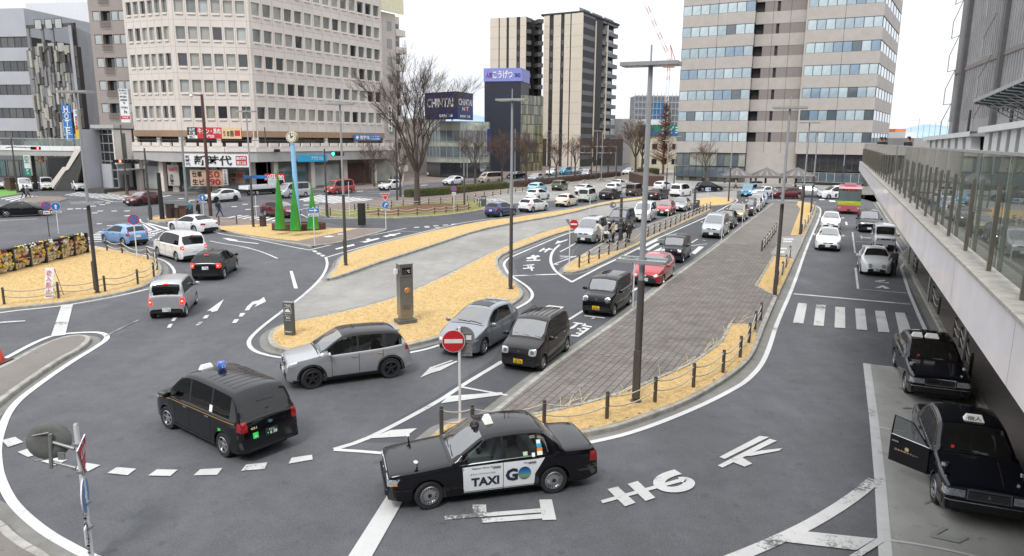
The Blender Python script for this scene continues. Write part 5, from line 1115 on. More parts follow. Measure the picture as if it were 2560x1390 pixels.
car('hatch','white','white car parked under the cream apartment tower',wheels=((1380,439),(1394,437)),side='L',lod=2,name='car')
car('tallkei','teal','bright blue mini van under the apartment tower',wheels=((1412,437),(1428,436)),side='L',lod=2,name='car')
car('hatch','silver','silver car parked right of the bright blue mini van',wheels=((1444,434),(1455,433)),side='L',lod=2,name='car')
car('tallkei','silverw','pale mini van approaching under the street trees',wheels=((1466,445),(1482,442)),side='L',lod=2,name='car')
car('csuv','white','white car beside the small hedge near the crane',wheels=((1571,438),(1588,436)),side='L',lod=2,name='car')
car('van','white','white minivan first from the left at the junction, by the green sign',wheels=((92,484),(66,470)),side='L',lod=1,name='car',rim='spoke')
car('van','white','white mini van with yellow plate waiting at the junction',wheels=((141,480),(125,468)),side='L',lod=1,plate='y',name='car')
car('suv','white','white crossover waiting right of the lamp post at the junction',wheels=((224,478),(198,474)),side='L',lod=1,name='car')
car('hatch','white','white hatchback at the far left edge',wheels=((22,476),(-10,468)),side='L',lod=1,name='car')
# ================================================================ STREET FURNITURE
PGREY=mat('pole_grey',(.36,.37,.38),.45,.3,var=.08);PDARK=mat('pole_dark_brown',(.070,.063,.060),.5,var=.12);PWHITE=mat('pole_white',(.70,.71,.73),.4,var=.06);PBRN=mat('pole_red_brown',(.085,.042,.032),.6)
GALV=mat('galvanised',(.33,.34,.33),.45,.5,var=.2);SBACK=mat('sign_back_grey',(.23,.23,.225),.55,.2,var=.15);ROPE=mat('rope',(.48,.44,.36),.9,var=.2,scale=30)
SRED=mat('sign_red',(.52,.02,.025),.4,var=.05,coat=.4);SBLU=mat('sign_blue',(.02,.17,.50),.4,var=.06,coat=.4);SWHT=mat('sign_white',(.78,.78,.78),.45,var=.04);SGRN=mat('sign_green',(.01,.25,.17),.5)
def yaw(az):return R(-az)
def frame(loc,az):return Matrix.Translation(Vector(loc))@Matrix.Rotation(yaw(az),4,'Z')
def face_az(p):return math.degrees(math.atan2(-p[0],-p[1]))
def lamp_post(b,head,change,label,spike=None,low=None,az=24,r=.075,group='lamp posts with flat slab heads',hw=.78,basez=.14):
 p=G(*b,basez);t=thing('street_lamp',label,'street lamp',p,yaw(az),group)
 zh,zc=ZAT(p,head)-basez,ZAT(p,change)-basez
 mb=MB();mb.tube([(0,0,0),(0,0,zc)],[r*1.25,r*1.15],PDARK,12);mb.tube([(0,0,0),(0,0,.04)],r*1.9,PDARK,12);mb.box(-r*1.0,r*1.0,-r*1.9,-r*.6,.15,1.6,PDARK);part('pole',mb,t,sharp=40,label='dark lower shaft')
 mb=MB();mb.tube([(0,0,zc),(0,0,zh)],[r*.98,r*.72],PGREY,12);part('pole',mb,t,sharp=40,label='grey upper shaft')
 mb=MB();mb.box(-hw,hw,-.30,.30,zh,zh+.10,PGREY);mb.box(-hw+.05,-.2,-.2,.2,zh-.012,zh,SWHT);mb.box(.2,hw-.05,-.2,.2,zh-.012,zh,SWHT);part('lamp_head',mb,t)
 if spike:mb=MB();mb.tube([(0,0,zh+.1),(0,0,ZAT(p,spike)-basez)],.025,PGREY,6);part('finial',mb,t)
 if low:
  zl=ZAT(p,low)-basez;mb=MB()
  for y in(-.28,.28):mb.box(-.68,.68,y-.05,y+.05,zl,zl+.10,PGREY)
  mb.box(.1,.68,-.24,.24,zl+.02,zl+.05,PGREY)
  for x in(-.60,-.2,.2,.57):mb.box(x,x+.05,-.23,.23,zl+.005,zl+.06,PGREY)
  mb.tube([(-.55,0,zl+.06),(-.3,0,zl+.14),(-.1,0,zl+.06)],.012,GALV,5);part('lower_fixture',mb,t)
 return t
lamp_post((1590,1003),165,700,'tall lamp post on the promenade grass strip behind the advert taxi',112,655,r=.09)
lamp_post((1277,722),252,520,'lamp post on the tip of the central dry lawn',222)
lamp_post((244,732),232,515,'lamp post on the flower lawn, left of the silver mini wagon',None,510,az=10)
lamp_post((865,663),262,487,'lamp post at the left tip of the upper dry lawn strip',238,az=10)
lamp_post((634,567),280,440,'lamp post on the sculpture island, left of the green cones',262,az=10)
lamp_post((1937,738),272,510,'lamp post on the middle grass strip of the promenade',240,507)
lamp_post((2000,586),308,468,'lamp post at the near end of the far promenade grass strip',None,462)
lamp_post((2027,530),330,440,'lamp post at the far right corner of the promenade',315)
lamp_post((1821,503),334,420,'lamp post on the far lawn tip in front of the tower',322)
lamp_post((1665,484),352,420,'thin lamp post left of the tower at the lane tip',None,basez=.0)
lamp_post((1684,474),342,415,'thin lamp post nearest the left edge of the tower',None,basez=.0)
lamp_post((2104,470),350,415,'thin lamp post in front of the tower entrance',336,basez=.0)
lamp_post((1490,452),328,400,'grey lamp post before the dark balconies of the apartment tower',None,basez=.14,r=.07)
lamp_post((1376,430),328,400,'grey lamp post before the cream wall of the apartment tower',None,basez=.14,r=.07)
def rope_fence(bases,label,h=.80,ropes=2,r=.055,lod=0,z0=.14,sag=.12,skip=()):
 P=[G(x,y,z0)for x,y in bases];o=P[0];t=thing('rope_fence',label,'rope fence',o)
 k=('post',h,r)
 if k not in MESHC:
  mb=MB();mb.tube([(0,0,0),(0,0,h-.03)],r,PDARK,10);mb.tube([(0,0,h-.03),(0,0,h)],[r*.8,r*.8],PDARK,10);mb.tube([(0,0,h-.09),(0,0,h-.075)],r*1.12,GALV,10);MESHC[k]=mb.mesh('post',sharp=40)
 for p in P:link('post',MESHC[k],t,p-o)
 for i,(a,b)in enumerate(zip(P,P[1:])):
  if i in skip:continue
  for j in range(ropes):
   mb=MB();z=h-.12-j*.30;s_=(b-a).length*.07+.02
   mb.tube([a.lerp(b,u)-o+Vector((0,0,z-s_*4*u*(1-u)))for u in[v/6 for v in range(7)]],.013+.0004*a.y,ROPE,5,False);link('rope',mb.mesh('rope'),t)
 return t
rope_fence([(1104,1087),(1181,1083),(1360,1070),(1517,1046.5),(1637,1005.5),(1733,968.5),(1807,931.6),(1850,893.5),(1872,857),(1887,824.5),(1901,801)],'rope fence along the nearest grass strip, behind the advert taxi')
rope_fence([(1934.5,733),(1942.6,712),(1955,687.5),(1964,669),(1974,644)],'short rope fence on the middle promenade grass strip')
rope_fence([(1904,629),(1911,620),(1917.5,611),(1923,603),(1929,594.6),(1934,588),(1939,581)],'rope fence on the promenade side of the ramp',lod=1)
rope_fence([(2004,584),(2011,572),(2019,559.6),(2025,548),(2030,537),(2034,527),(2036.5,518)],'rope fence on the far right grass strip of the promenade')
rope_fence([(1447.8,669),(1471.6,658.8),(1497.6,647),(1521.6,637),(1543.5,626),(1564,619),(1603.7,600),(1619.5,592),(1635,585),(1649,579.6),(1663,574),(1676,568),(1688.4,561.8),(1700,555),(1710.8,550.9),(1721,546),(1731.3,541),(1740,537),(1748.5,533.5),(1756.7,530),(1765.8,526),(1775,522.5)],'long rope fence on the narrow median by the pick-up lane')
rope_fence([(11,761),(147,746),(263,728.8),(345,710.7),(385,691.6),(393,675),(388,657),(370,648),(306,632.7),(268,626.6)],'rope fence round the flower lawn at the left')
rope_fence([(797,535),(826,538),(897,541),(946,540.5),(995.6,540),(1043,538),(1087,535),(1115,532),(1143,528.8),(1171.7,524.4),(1198,517.8)],'rope fence in front of the big bare tree')
rope_fence([(887,528),(920,525),(979,519),(1008,515),(1072,511),(1102,510),(1131,508),(1168,503),(1189,499)],'rope fence behind the big bare tree',lod=1)
rope_fence([(1211,494),(1232,491),(1251,487),(1270,484),(1289,481),(1306,479),(1340,474),(1380,469),(1420,464),(1460,459),(1500,454),(1540,450),(1580,446)],'rope fence between car park and hedge walkway',lod=1,r=.06)
rope_fence([(548,563),(592,559.7)],'pair of roped posts left of the green cones',skip=())
rope_fence([(1193,514),(1198,510),(1186,506)],'three posts by the car park entrance sign')
rope_fence([(2384,842),(2398,868),(2412,900),(2424,940)],'rope fence under the deck beside the rear taxi',z0=.14)
rope_fence([(2284,670),(2290,682)],'posts under the deck by the retro car');rope_fence([(2330,755),(2345,785)],'posts with rope under the deck beyond the crosswalk')
def pole(t,p,z,r=.035,m=None,name='pole',p0=(0,0,0)):mb=MB();mb.tube([p0,(p0[0],p0[1],z)],r,m or PWHITE,10);return part(name,mb,t)
def disc(mb,c,rad,m,y=0.0,n=28,th=.012):
 ring=[(c[0]+rad*math.cos(2*PI*i/n),c[1]+rad*math.sin(2*PI*i/n))for i in range(n)]
 mb.add([(a,y,b)for a,b in ring]+[(a,y+th,b)for a,b in ring],[tuple(range(n)),tuple(reversed(range(n,2*n)))]+[(i,n+i,n+(i+1)%n,(i+1)%n)for i in range(n)],m)
def rectm(mb,x0,x1,z0,z1,m,y=0.0,th=.012):mb.box(x0,x1,y,y+th,z0,z1,m)
def polyf(mb,pts,m,y=0.0):mb.add([(x,y,z)for x,z in pts],[tuple(range(len(pts)))],m)
def sign_at(b,label,az=None,basez=.14,cat='road sign',name='road_sign'):
 p=G(*b,basez);az=face_az(p)if az is None else az
 return thing(name,label,cat,p,R(180-az)),p
def ry(p,y):return ZAT(p,y)-p.z
t,p=sign_at((1150,1056),'round no entry sign on a white pole in front of the grey hatchback');zc=ry(p,851);rr=.30
pole(t,p,ry(p,818),.038)
mb=MB();disc(mb,(-.16,zc),.31,SWHT,-.06);disc(mb,(-.16,zc),.295,SRED,-.066,th=.006);rectm(mb,-.40,.08,zc-.055,zc+.055,mat('sign_bar',(.8,.74,.74),.5,var=.1),-.072,.006);part('sign_face',mb,t,label='red disc with white bar')
mb=MB();disc(mb,(.10,zc+.06),.31,SBACK,.05);
for z in(zc-.08,zc+.18):mb.box(-.12,.32,.035,.05,z-.015,z+.015,GALV)
mb.box(.18,.32,.03,.048,zc+.0,zc+.12,SWHT);part('sign_back',mb,t,label='grey back of a second round sign')
mb=MB();rectm(mb,-.05,.34,zc-.46,zc-.24,SBACK,.05);mb.box(.02,.28,.036,.05,zc-.36,zc-.34,GALV);part('sign_back',mb,t,label='grey back of the lower plate')
t,p=sign_at((1423,666),'no entry sign with a triangular sign back at the narrow median tip');zc=ry(p,560)
pole(t,p,ry(p,545),.035);mb=MB();disc(mb,(.22,zc),.29,SWHT,-.06);disc(mb,(.22,zc),.275,SRED,-.066,th=.006);rectm(mb,.02,.42,zc-.05,zc+.05,SWHT,-.072,.006);part('sign_face',mb,t)
mb=MB();polyf(mb,[(-.30,zc+.28),(.40,zc+.28),(.05,zc-.28)],SBACK,.04);mb.v+=[];part('sign_back',mb,t)
mb=MB();rectm(mb,.0,.44,zc-1.05,zc-.55,SBACK,.04);part('sign_back',mb,t,label='grey back of the plate below')
def noparking(b,y,label,pm=PWHITE,plate=True,red=True,x=0):
 t,p=sign_at(b,label);zc=ry(p,y);pole(t,p,zc+.25,.035,pm);mb=MB()
 disc(mb,(x,zc),.32,SRED,-.05);disc(mb,(x,zc),.25,SBLU,-.058,th=.008);a=R(45)
 mb.add([(x+s_*.25*math.cos(a)+o*.03*math.sin(a),-.064,zc-s_*.25*math.sin(a)+o*.03*math.cos(a))for s_,o in((-1,-1),(1,-1),(1,1),(-1,1))],[(0,1,2,3)],SRED);part('sign_face',mb,t)
 if plate:mb=MB();rectm(mb,-.22,.22,zc-.62,zc-.36,SWHT,-.05);text(mb,'駐車禁止',(-.18,-.052,zc-.54),(1,0,0),(0,0,1),.36,.09,INKK);part('plate',mb,t)
 return t
noparking((343,645),549,'round no stopping sign by the bollards of the flower lawn',plate=False)
noparking((124,592),515,'round no parking sign on a dark pole behind the flower wall',PDARK)
noparking((1135,530),472,'round no parking sign on a white pole right of the big bare tree')
ARW=lambda x,z,s_,up:[(x+s_*a,z+s_*b*up)for a,b in((-.16,0),(-.32,0),(0,.55),(.32,0),(.16,0),(.16,-.55),(-.16,-.55))]
def bluearrow(b,y,label,kind='up',tri=None,basez=.14):
 t,p=sign_at(b,label,basez=basez);zc=ry(p,y);pole(t,p,zc+.25,.035);mb=MB()
 if kind=='up':disc(mb,(0,zc),.32,SWHT,-.05);disc(mb,(0,zc),.30,SBLU,-.057,th=.007);polyf(mb,ARW(0,zc,.36,1),SWHT,-.062)
 if kind=='right':disc(mb,(0,zc),.32,SWHT,-.05);disc(mb,(0,zc),.30,SBLU,-.057,th=.007);polyf(mb,[(-.08,zc-.2),(-.02,zc-.2),(-.01,zc),(.03,zc+.04),(.03,zc-.03),(.2,zc+.09),(.03,zc+.2),(.03,zc+.12),(-.04,zc+.07),(-.08,zc)],SWHT,-.062)
 if kind=='rect':rectm(mb,-.42,.42,zc-.17,zc+.17,SWHT,-.05);rectm(mb,-.40,.40,zc-.15,zc+.15,SBLU,-.056,.006);polyf(mb,[(-.3,zc-.04),(.08,zc-.04),(.08,zc-.12),(.32,zc),(.08,zc+.12),(.08,zc+.04),(-.3,zc+.04)],SWHT,-.062)
 part('sign_face',mb,t)
 mb=MB();rectm(mb,-.36,.36,zc-(.5 if kind!='rect' else.42),zc-(.36 if kind!='rect' else.22),SWHT,-.05);text(mb,{'rect':'進行方向','up':'指定方向','right':'指定方向'}[kind],(-.28,-.052,zc-(.48 if kind!='rect' else.38)),(1,0,0),(0,0,1),.56,.1,INKK);part('plate',mb,t)
 if tri:z=ry(p,tri);mb=MB();polyf(mb,[(-.42,z+.24),(.0,z-.42),(.42,z+.24)],SWHT,-.05);polyf(mb,[(-.37,z+.21),(.0,z-.36),(.37,z+.21)],SRED,-.056);polyf(mb,[(-.42,z+.24),(.42,z+.24),(0,z-.42)],SBACK,-.045);text(mb,'止まれ',(-.22,-.06,z-.02),(1,0,0),(0,0,1),.44,.15,SWHT,.02);part('stop_triangle',mb,t)
bluearrow((147,584),516,'blue sign with white up arrow beside the no parking sign on the left');bluearrow((510,547),494,'blue sign with white up arrow by the litter bins')
bluearrow((965,573),512,'red stop triangle above a blue round arrow sign on a white pole','right',490);bluearrow((787,614),526,'blue rectangular right arrow sign in front of the smallest green cone','rect')
def marker(b,top,label,head=None,basez=.14,r=.03):
 t,p=sign_at(b,label,basez=basez,cat='pole',name='marker_pole');z=ry(p,top);pole(t,p,z,r)
 if head=='round':mb=MB();disc(mb,(.12,z-.22),.28,SBACK,-.05);rectm(mb,.14,.3,z-.28,z-.14,SWHT,-.056,.004);part('sign_back',mb,t)
 if head=='box':mb=MB();rectm(mb,-.3,.3,z-.35,z+.05,SWHT,-.05);text(mb,'P',(-.2,-.052,z-.3),(1,0,0),(0,0,1),.14,.25,SBLU,.03);rectm(mb,.02,.26,z-.28,z-.02,SBLU,-.056,.004);part('sign_face',mb,t)
marker((1582,768),652,'bare white pole at the kerb before the red hatchback');marker((1474,548),492,'bare white pole on the upper dry lawn strip');marker((1527,566),506,'white pole with a round sign back behind the silver minivan','round')
marker((1670,543),484,'white pole in front of the bright red compact car');marker((1803,606),522,'bare white pole at the kerb beside the silver minivan of the queue');marker((1855,566),494,'white pole with round sign back beside the gold car','round')
marker((1768,512),470,'white double plate sign on the far lawn tip','box');marker((1898,528),480,'white kerb pole beside the pale silver queue car');marker((1930,508),468,'white pole with round sign back at the promenade head','round')
marker((642,553),488,'bare white pole beside the lamp post left of the green cones',basez=.0);marker((874,540),454,'white pole on the green lawn left of the stop triangle');marker((1158,446),405,'white pole in the showroom forecourt',basez=.0,r=.05)
def bins(b,label,hgt,wd,m,name='litter_bin'):
 p=G(*b,.14);t=thing(name,label,'litter bin',p,R(-20));mb=MB();mb.box(-wd/2,wd/2,-wd/2,wd/2,0,hgt,m);part('bin_body',mb,t);mb=MB();mb.box(-wd/2-.02,wd/2+.02,-wd/2-.02,wd/2+.02,hgt,hgt+.05,BLK);mb.box(-wd*.3,wd*.3,-wd/2-.012,-wd/2,hgt-.2,hgt-.1,BLK);part('lid',mb,t)
BRBOX=mat('box_brown',(.06,.04,.035),.7)
bins((427,545),'dark litter bin with a raised top, left one on the plaza',1.3,.55,BRBOX);bins((446,545),'dark brown litter bin in the middle of the plaza group',.95,.5,BRBOX);bins((466,545),'wide brown cabinet right of the plaza litter bins',1.15,.9,PBRN);bins((658,566),'small dark box post beside the lamp post left of the cones',.85,.4,BRBOX)
bins((30,474),'reddish brown cabinet on the green coating at far left',1.6,1.1,PBRN);bins((905,563),'slim black cabinet behind the tallest green cone',1.9,.5,BLK)
base=G(230,1400,.0);t=thing('road_sign','foreground sign pole with edge-on stop triangle, blue disc and round mirror back','road sign',base,0)
zt=ZAT(base,1062);mb=MB();mb.tube([(0,0,0),(0,0,zt)],.045,PWHITE,12);mb.tube([(0,0,zt),(0,0,zt+.03)],[.05,.03],GALV,10);part('pole',mb,t)
u=Vector((.36,.93,0));n_=Vector((.93,-.36,0))
def on(x,y):
 Yp=base.y;q=AT(x,y,Yp);return q-base
mb=MB();c0=on(204,1135);av=Vector((base.x,base.y,0)).normalized();av.rotate(Matrix.Rotation(-R(11),3,'Z'));uu=-av;side=Vector((av.y,-av.x,0))
A=[c0+uu*.40+Vector((0,0,.22)),c0-uu*.40+Vector((0,0,.22)),c0-Vector((0,0,.44))];off_=side*.02
mb.add([*A,*[a+off_ for a in A]],[(0,2,1),(0,3,5,2),(1,2,5,4),(0,1,4,3)],SWHT)
mid_=sum(A,Vector())/3;mb.add([mid_.lerp(a,.93)+side*.024 for a in A],[(0,1,2)],SRED);mb.add([mid_.lerp(a,.93)-side*.004 for a in A],[(0,2,1)],SBACK)
text(mb,'止まれ',c0+uu*.24+Vector((0,0,-.02))+side*.026,-uu,(0,0,1),.48,.16,SWHT,.03);part('stop_triangle',mb,t)
mb=MB();c1=on(212,1238);T=Matrix.Translation(c1)@Matrix(((side.x,uu.x,0,0),(side.y,uu.y,0,0),(0,0,1,0),(0,0,0,1)))
TT=T@Matrix.Rotation(PI/2,4,'Y');mb.lathe([(.001,-.01),(.34,-.01),(.34,.012),(.001,.012)],SWHT,28,TT,False);mb.lathe([(.001,.016),(.32,.016)],SBLU,28,TT,False);mb.lathe([(.32,-.013),(.001,-.013)],SBACK,28,TT,False)
mb.add([T@Vector((.02,a,b))for a,b in ARW(0,-.02,.4,1)],[tuple(range(7))],SWHT);part('sign_face',mb,t)
mb=MB();c2=on(217,1328);mb.add([c2+uu*a+side*d+Vector((0,0,b))for d in(0,.02)for a,b in((-.25,-.16),(.25,-.16),(.25,.16),(-.25,.16))],[(0,1,2,3),(7,6,5,4),(0,4,5,1),(1,5,6,2),(2,6,7,3),(3,7,4,0)],SWHT);text(mb,'ここから',c2-uu*-.2+side*.022-Vector((0,0,.08)),-uu,(0,0,1),.4,.15,SBLU);part('plate',mb,t)
mb=MB();text(mb,'No.21・2019・高崎',Vector((.0,-.047,.15))+Vector((-.03,0,0)),(1,0,0),(0,0,1),.06,.9,INKK,vertical=True);part('lettering',mb,t)
mb=MB()
for y in(1110,1178,1258,1318):q=on(190 if y<1200 else 205,y);mb.box(-.06,.06,-.06,.06,q.z-.02,q.z+.02,GALV)
part('bracket',mb,t,kind='stuff')
mb=MB();m1,m2=on(120,1105),on(123,1155);a1,a2=on(186,1122),on(190,1170)
for a,b in((m1+Vector((0,.03,0)),a1),(m2+Vector((0,.03,0)),a2)):mb.tube([a,b],.036,GALV,4)
mb.tube([on(125,1085),on(128,1170)],.04,GALV,4);mb.tube([on(80,1090),on(122,1082)],.018,GALV,4);mb.tube([on(86,1152),on(126,1146)],.018,GALV,4);part('arm',mb,t,kind='stuff')
mb=MB();c3=(on(117,1105)+Vector((0,.06,0)));T3=Matrix.Translation(c3)@Matrix.Rotation(R(14),4,'Z')@Matrix.Rotation(PI/2-R(12),4,'X')@Matrix.Diagonal((1.12,1,1,1))
mb.lathe([(.001,.05),(.20,.04),(.30,.02),(.335,-.01),(.32,-.03),(.001,-.045)],mat('mirror_back_grey',(.12,.12,.115),.6,var=.3),32,T3);q=on(158,1137);mb.box(q.x-.06,q.x+.06,q.y-.06,q.y-.03,q.z-.07,q.z+.07,GALV);part('mirror_back',mb,t,sharp=40)
t,p=sign_at((724,838),'dark taxi stand totem at the left tip of the central lawn',az=196,cat='totem sign',name='totem_sign');h=ry(p,757);TG=mat('totem_grey',(.085,.09,.09),.45);mb=MB();mb.box(-.20,.20,-.04,.12,0,h,TG);mb.box(-.22,.22,-.05,.13,h,h+.03,GALV);part('totem_body',mb,t)
mb=MB();text(mb,'TAXI',(-.14,-.042,h-.14),(1,0,0),(0,0,1),.28,.09,SWHT,.01)
for x0,x1,z0,z1 in((-.16,.16,h-.42,h-.41),(-.16,.16,h-.19,h-.18),(-.16,-.15,h-.42,h-.18),(.15,.16,h-.42,h-.18)):rectm(mb,x0,x1,z0,z1,SWHT,-.046,.004)
polyf(mb,[(-.11,h-.36),(.11,h-.36),(.12,h-.31),(.08,h-.29),(.06,h-.24),(-.06,h-.24),(-.08,h-.29),(-.12,h-.31)],SWHT,-.047)
text(mb,'タクシー',(-.14,-.042,h-.54),(1,0,0),(0,0,1),.28,.07,SWHT);text(mb,'専用',(-.09,-.042,h-.64),(1,0,0),(0,0,1),.18,.08,SWHT);text(mb,'Taxi only',(-.14,-.042,h-.72),(1,0,0),(0,0,1),.26,.045,SWHT);text(mb,'高崎駅東口',(-.16,-.042,.12),(1,0,0),(0,0,1),.3,.06,SWHT);part('lettering',mb,t)
t,p=sign_at((1209,516),'small dark totem at the car park entrance',az=190,cat='totem sign',name='totem_sign');h=ry(p,490);mb=MB();mb.box(-.3,.3,-.04,.1,0,h,TG);part('totem_body',mb,t);mb=MB();text(mb,'駐車場',(-.22,-.042,h-.35),(1,0,0),(0,0,1),.44,.2,SWHT);part('lettering',mb,t)
t,p=sign_at((1741,527),'dark totem at the far end of the narrow median',az=200,cat='totem sign',name='totem_sign');h=ry(p,500);mb=MB();mb.box(-.3,.3,-.04,.1,0,h,TG);part('totem_body',mb,t);mb=MB();text(mb,'P',(-.1,-.042,h-.35),(1,0,0),(0,0,1),.2,.25,SWHT);part('lettering',mb,t)
t,p=sign_at((1014,806),'stainless steel temperature pillar on the central dry lawn',az=150,cat='pillar sign',name='display_pillar');t.rotation_euler.z=R(30)
STL=mat('brushed_steel',(.32,.31,.29),.32,.75,var=.12,scale=2);h=ry(p,658);wx,wy=.29,.20
mb=MB();mb.box(-.40,.40,-.30,.30,0,.16,mat('granite_block',(.12,.12,.115),.7,var=.35,scale=20));part('base_block',mb,t)
mb=MB();mb.box(-wx+.03,wx-.03,-wy+.03,wy-.03,.16,.34,STL);mb.box(-wx,wx,-wy,wy,.34,h-.58,STL);mb.box(-wx,wx,-wy,wy,h-.565,h-.03,STL);mb.box(-wx+.01,wx-.01,-wy+.01,wy-.01,h-.58,h-.565,BLK);mb.box(-wx-.01,wx+.01,-wy-.01,wy+.01,h-.03,h,GALV);part('steel_body',mb,t)
mb=MB();rectm(mb,-.19,.20,h-.44,h-.15,mat('display_dark',(.03,.015,.018),.2),-wy-.01,.01);text(mb,'12',(-.16,-wy-.011,h-.40),(1,0,0),(0,0,1),.16,.15,mat('display_grey',(.10,.10,.10),.4));text(mb,'℃',(.03,-wy-.011,h-.38),(1,0,0),(0,0,1),.13,.13,SWHT,.02);part('display',mb,t)
mb=MB();T=Matrix.Translation((.03,-wy,h-1.12))@Matrix.Rotation(PI/2,4,'X');mb.lathe([(.13,0),(.13,.02),(.11,.045),(.08,.05),(.06,.03),(.045,.045),(.001,.055)],mat('gold_emblem',(.65,.32,.12),.35,.5),24,T);part('emblem',mb,t)
mb=MB();text(mb,'高崎ロータリークラブ',(-.16,-wy-.004,.72),(1,0,0),(0,0,1),.34,.05,BLK);text(mb,'創立50周年記念',(-.16,-wy-.004,.62),(1,0,0),(0,0,1),.3,.045,BLK);part('lettering',mb,t)
mb=MB();mb.box(-wx-.16,-wx-.03,-.08,.08,h-.42,h-.22,SWHT);mb.box(-wx-.04,-wx,-.03,.03,h-.46,h-.42,GALV);part('sensor_box',mb,t)
t,p=sign_at((122,746),'white keep off board with red characters leaning on a stand on the flower lawn',az=178,cat='board sign',name='standing_board');h=ry(p,672)
mb=MB();T=Matrix.Rotation(R(-14),4,'X');mb.box(-.20,.20,-.015,.015,0,h*1.02,SWHT,T);part('board',mb,t);mb=MB()
for x in(-.19,.19):mb.tube([(x,h*.26,h*.96),(x,h*.26+.5,0)],.014,PBRN,5)
mb.tube([(-.2,h*.24+.42,.15),(.2,h*.24+.42,.15)],.012,PBRN,5);part('stand',mb,t)
mb=MB();X_,Y_=Vector((1,0,0)),(T@Vector((0,0,1)));o=Vector((-.13,-.012,.22));text(mb,'進入禁止',o+Vector((0,0,.0))+Y_*0+Vector((0,.0,0)),X_,Y_,.26,h*.80,mat('faded_red_ink',(.55,.12,.16),.6),.025,.01,True);text(mb,'高崎市',Vector((-.14,-.012,.08)),X_,Y_,.3,.07,INKK,.02,.01);part('lettering',mb,t)
FP0,FP1=G(-70,700,.14),G(208,631,.14);t=thing('flower_wall','black framed wall of flower pots along the left lawn','flower wall',FP0);d=(FP1-FP0);Lw=d.length;d.normalize();nrm=Vector((d.y,-d.x,0));hw_=ZAT(FP1,583)-.20
Tw=Matrix(((d.x,nrm.x,0,0),(d.y,nrm.y,0,0),(0,0,1,0),(0,0,0,1)))
FR=mat('frame_black',(.018,.02,.026),.6)
mb=MB();mb.box(0,Lw,-.08,-.04,.12,hw_,mat('net_dark',(.045,.03,.03),.9),Tw);part('back_panel',mb,t,org=(0,0,0))
mb=MB();mb.box(0,Lw,-.05,.38,hw_+.03,hw_+.10,FR,Tw);mb.box(0,Lw,-.05,.06,.10,.15,mat('old_wood',(.22,.15,.10),.9),Tw);part('rail',mb,t,org=(0,0,0),kind='stuff')
nb=7
for i in range(nb+1):x=Lw*i/nb;mb=MB();mb.box(x-.07,x+.07,-.06,.40,0,hw_+.06,FR,Tw);part('upright',mb,t,org=(0,0,0))
POT=mat('pot_cream',(.52,.46,.34),.8,var=.2);potm=MB();potm.add([(-.07,0,0),(.07,0,0),(.07,.10,0),(-.07,.10,0),(-.10,-.02,.2),(.10,-.02,.2),(.10,.16,.2),(-.10,.16,.2)],[(0,1,5,4),(1,2,6,5),(2,3,7,6),(3,0,4,7),(4,5,6,7),(3,2,1,0)],POT);potme=potm.mesh('flower_pot')
FC=[mat('bloom_'+n,c,.8,var=.25,scale=20)for n,c in(('yellow',(.72,.42,.02)),('lemon',(.72,.66,.12)),('white',(.72,.73,.66)),('orange',(.62,.20,.05)),('purple',(.10,.03,.10)),('red',(.20,.015,.02)))];FOL=mat('pot_foliage',(.10,.13,.05),.8,var=.4)
blooms=[]
for m in FC:
 for q in range(2):
  mb=MB()
  for k in range(16):
   a=random.uniform(0,6.28);r_=random.uniform(0,.15);c=Vector((r_*math.cos(a),.07+r_*math.sin(a)*.8,.22+random.uniform(0,.09)));s_=random.uniform(.045,.075);mm=m if k%4 else FOL
   mb.add([c+Vector((x,y,z))*s_ for x,y,z in((1,0,0),(-1,0,0),(0,1,0),(0,-1,0),(0,0,1),(0,0,-1))],[(0,2,4),(2,1,4),(1,3,4),(3,0,4),(2,0,5),(1,2,5),(3,1,5),(0,3,5)],mm)
  blooms.append(mb.mesh('flowers'))
rz=math.atan2(d.y,d.x);rng=random.Random(4)
for i in range(nb):
 for c_ in range(4):
  for r_ in range(4):
   if rng.random()<.10:continue
   x=Lw*(i+(c_+.75)/4.5)/nb+rng.uniform(-.04,.04);z=.12+r_*(hw_-.40)/3.2+rng.uniform(-.04,.04)
   q=d*x+nrm*.02;po=link('flower_pot',potme,t,(q.x,q.y,z));po.rotation_euler=(rng.uniform(-.2,.1),rng.uniform(-.15,.15),rz+PI)
   po.location=Vector((q.x,q.y,z))+nrm*.14;po.scale=(1.35,)*3
   if rng.random()<.85:link('flowers',blooms[rng.choice([0,0,1,2,2,3,3,4,5,6,7,8,9,10,11])],po)
bd=MB();bd.box(Lw-.55,Lw-.2,.08,.11,.3,hw_-.02,SWHT,Tw);bd.box(Lw-.55,Lw-.2,.11,.115,.3,.75,SGRN,Tw);part('banner',bd,t,org=(0,0,0))
c=G(735,574,.14);t=thing('planter','oval red brick planter under the green cones','planter',c);BRK_=mat('planter_brick',(.10,.045,.035),.9,var=.3,scale=8,bump=.5)
e=[];L0_,R0_=G(678,576,.14),G(814,574,.14);rx=(R0_-L0_).length/2;ccx=(L0_+R0_)/2-c;up=(R0_-L0_).normalized();vp=Vector((-up.y,up.x,0));ry_=rx*.50
ov=[ccx+up*(rx*math.cos(a))+vp*(ry_*math.sin(a)+ry_*.35)for a in[2*PI*i/40 for i in range(40)]];ov2=[V2(q)for q in ov];inn=offset(ov2,.3)
for i in range(40):
 a,b=ov2[i],ov2[(i+1)%40];ia,ib=inn[i],inn[(i+1)%40];mb=MB();q=[a.lerp(b,.03),a.lerp(b,.97),ib.lerp(ia,.03),ib.lerp(ia,.97)];mb.prism(q,0,.55+random.uniform(-.01,.01),BRK_);part('brick',mb,t,org=(0,0,0))
mb=MB();sheet(mb,inn,.45,mat('planter_soil',(.09,.05,.04),.95,var=.4,scale=6));part('soil',mb,t,org=(0,0,0))
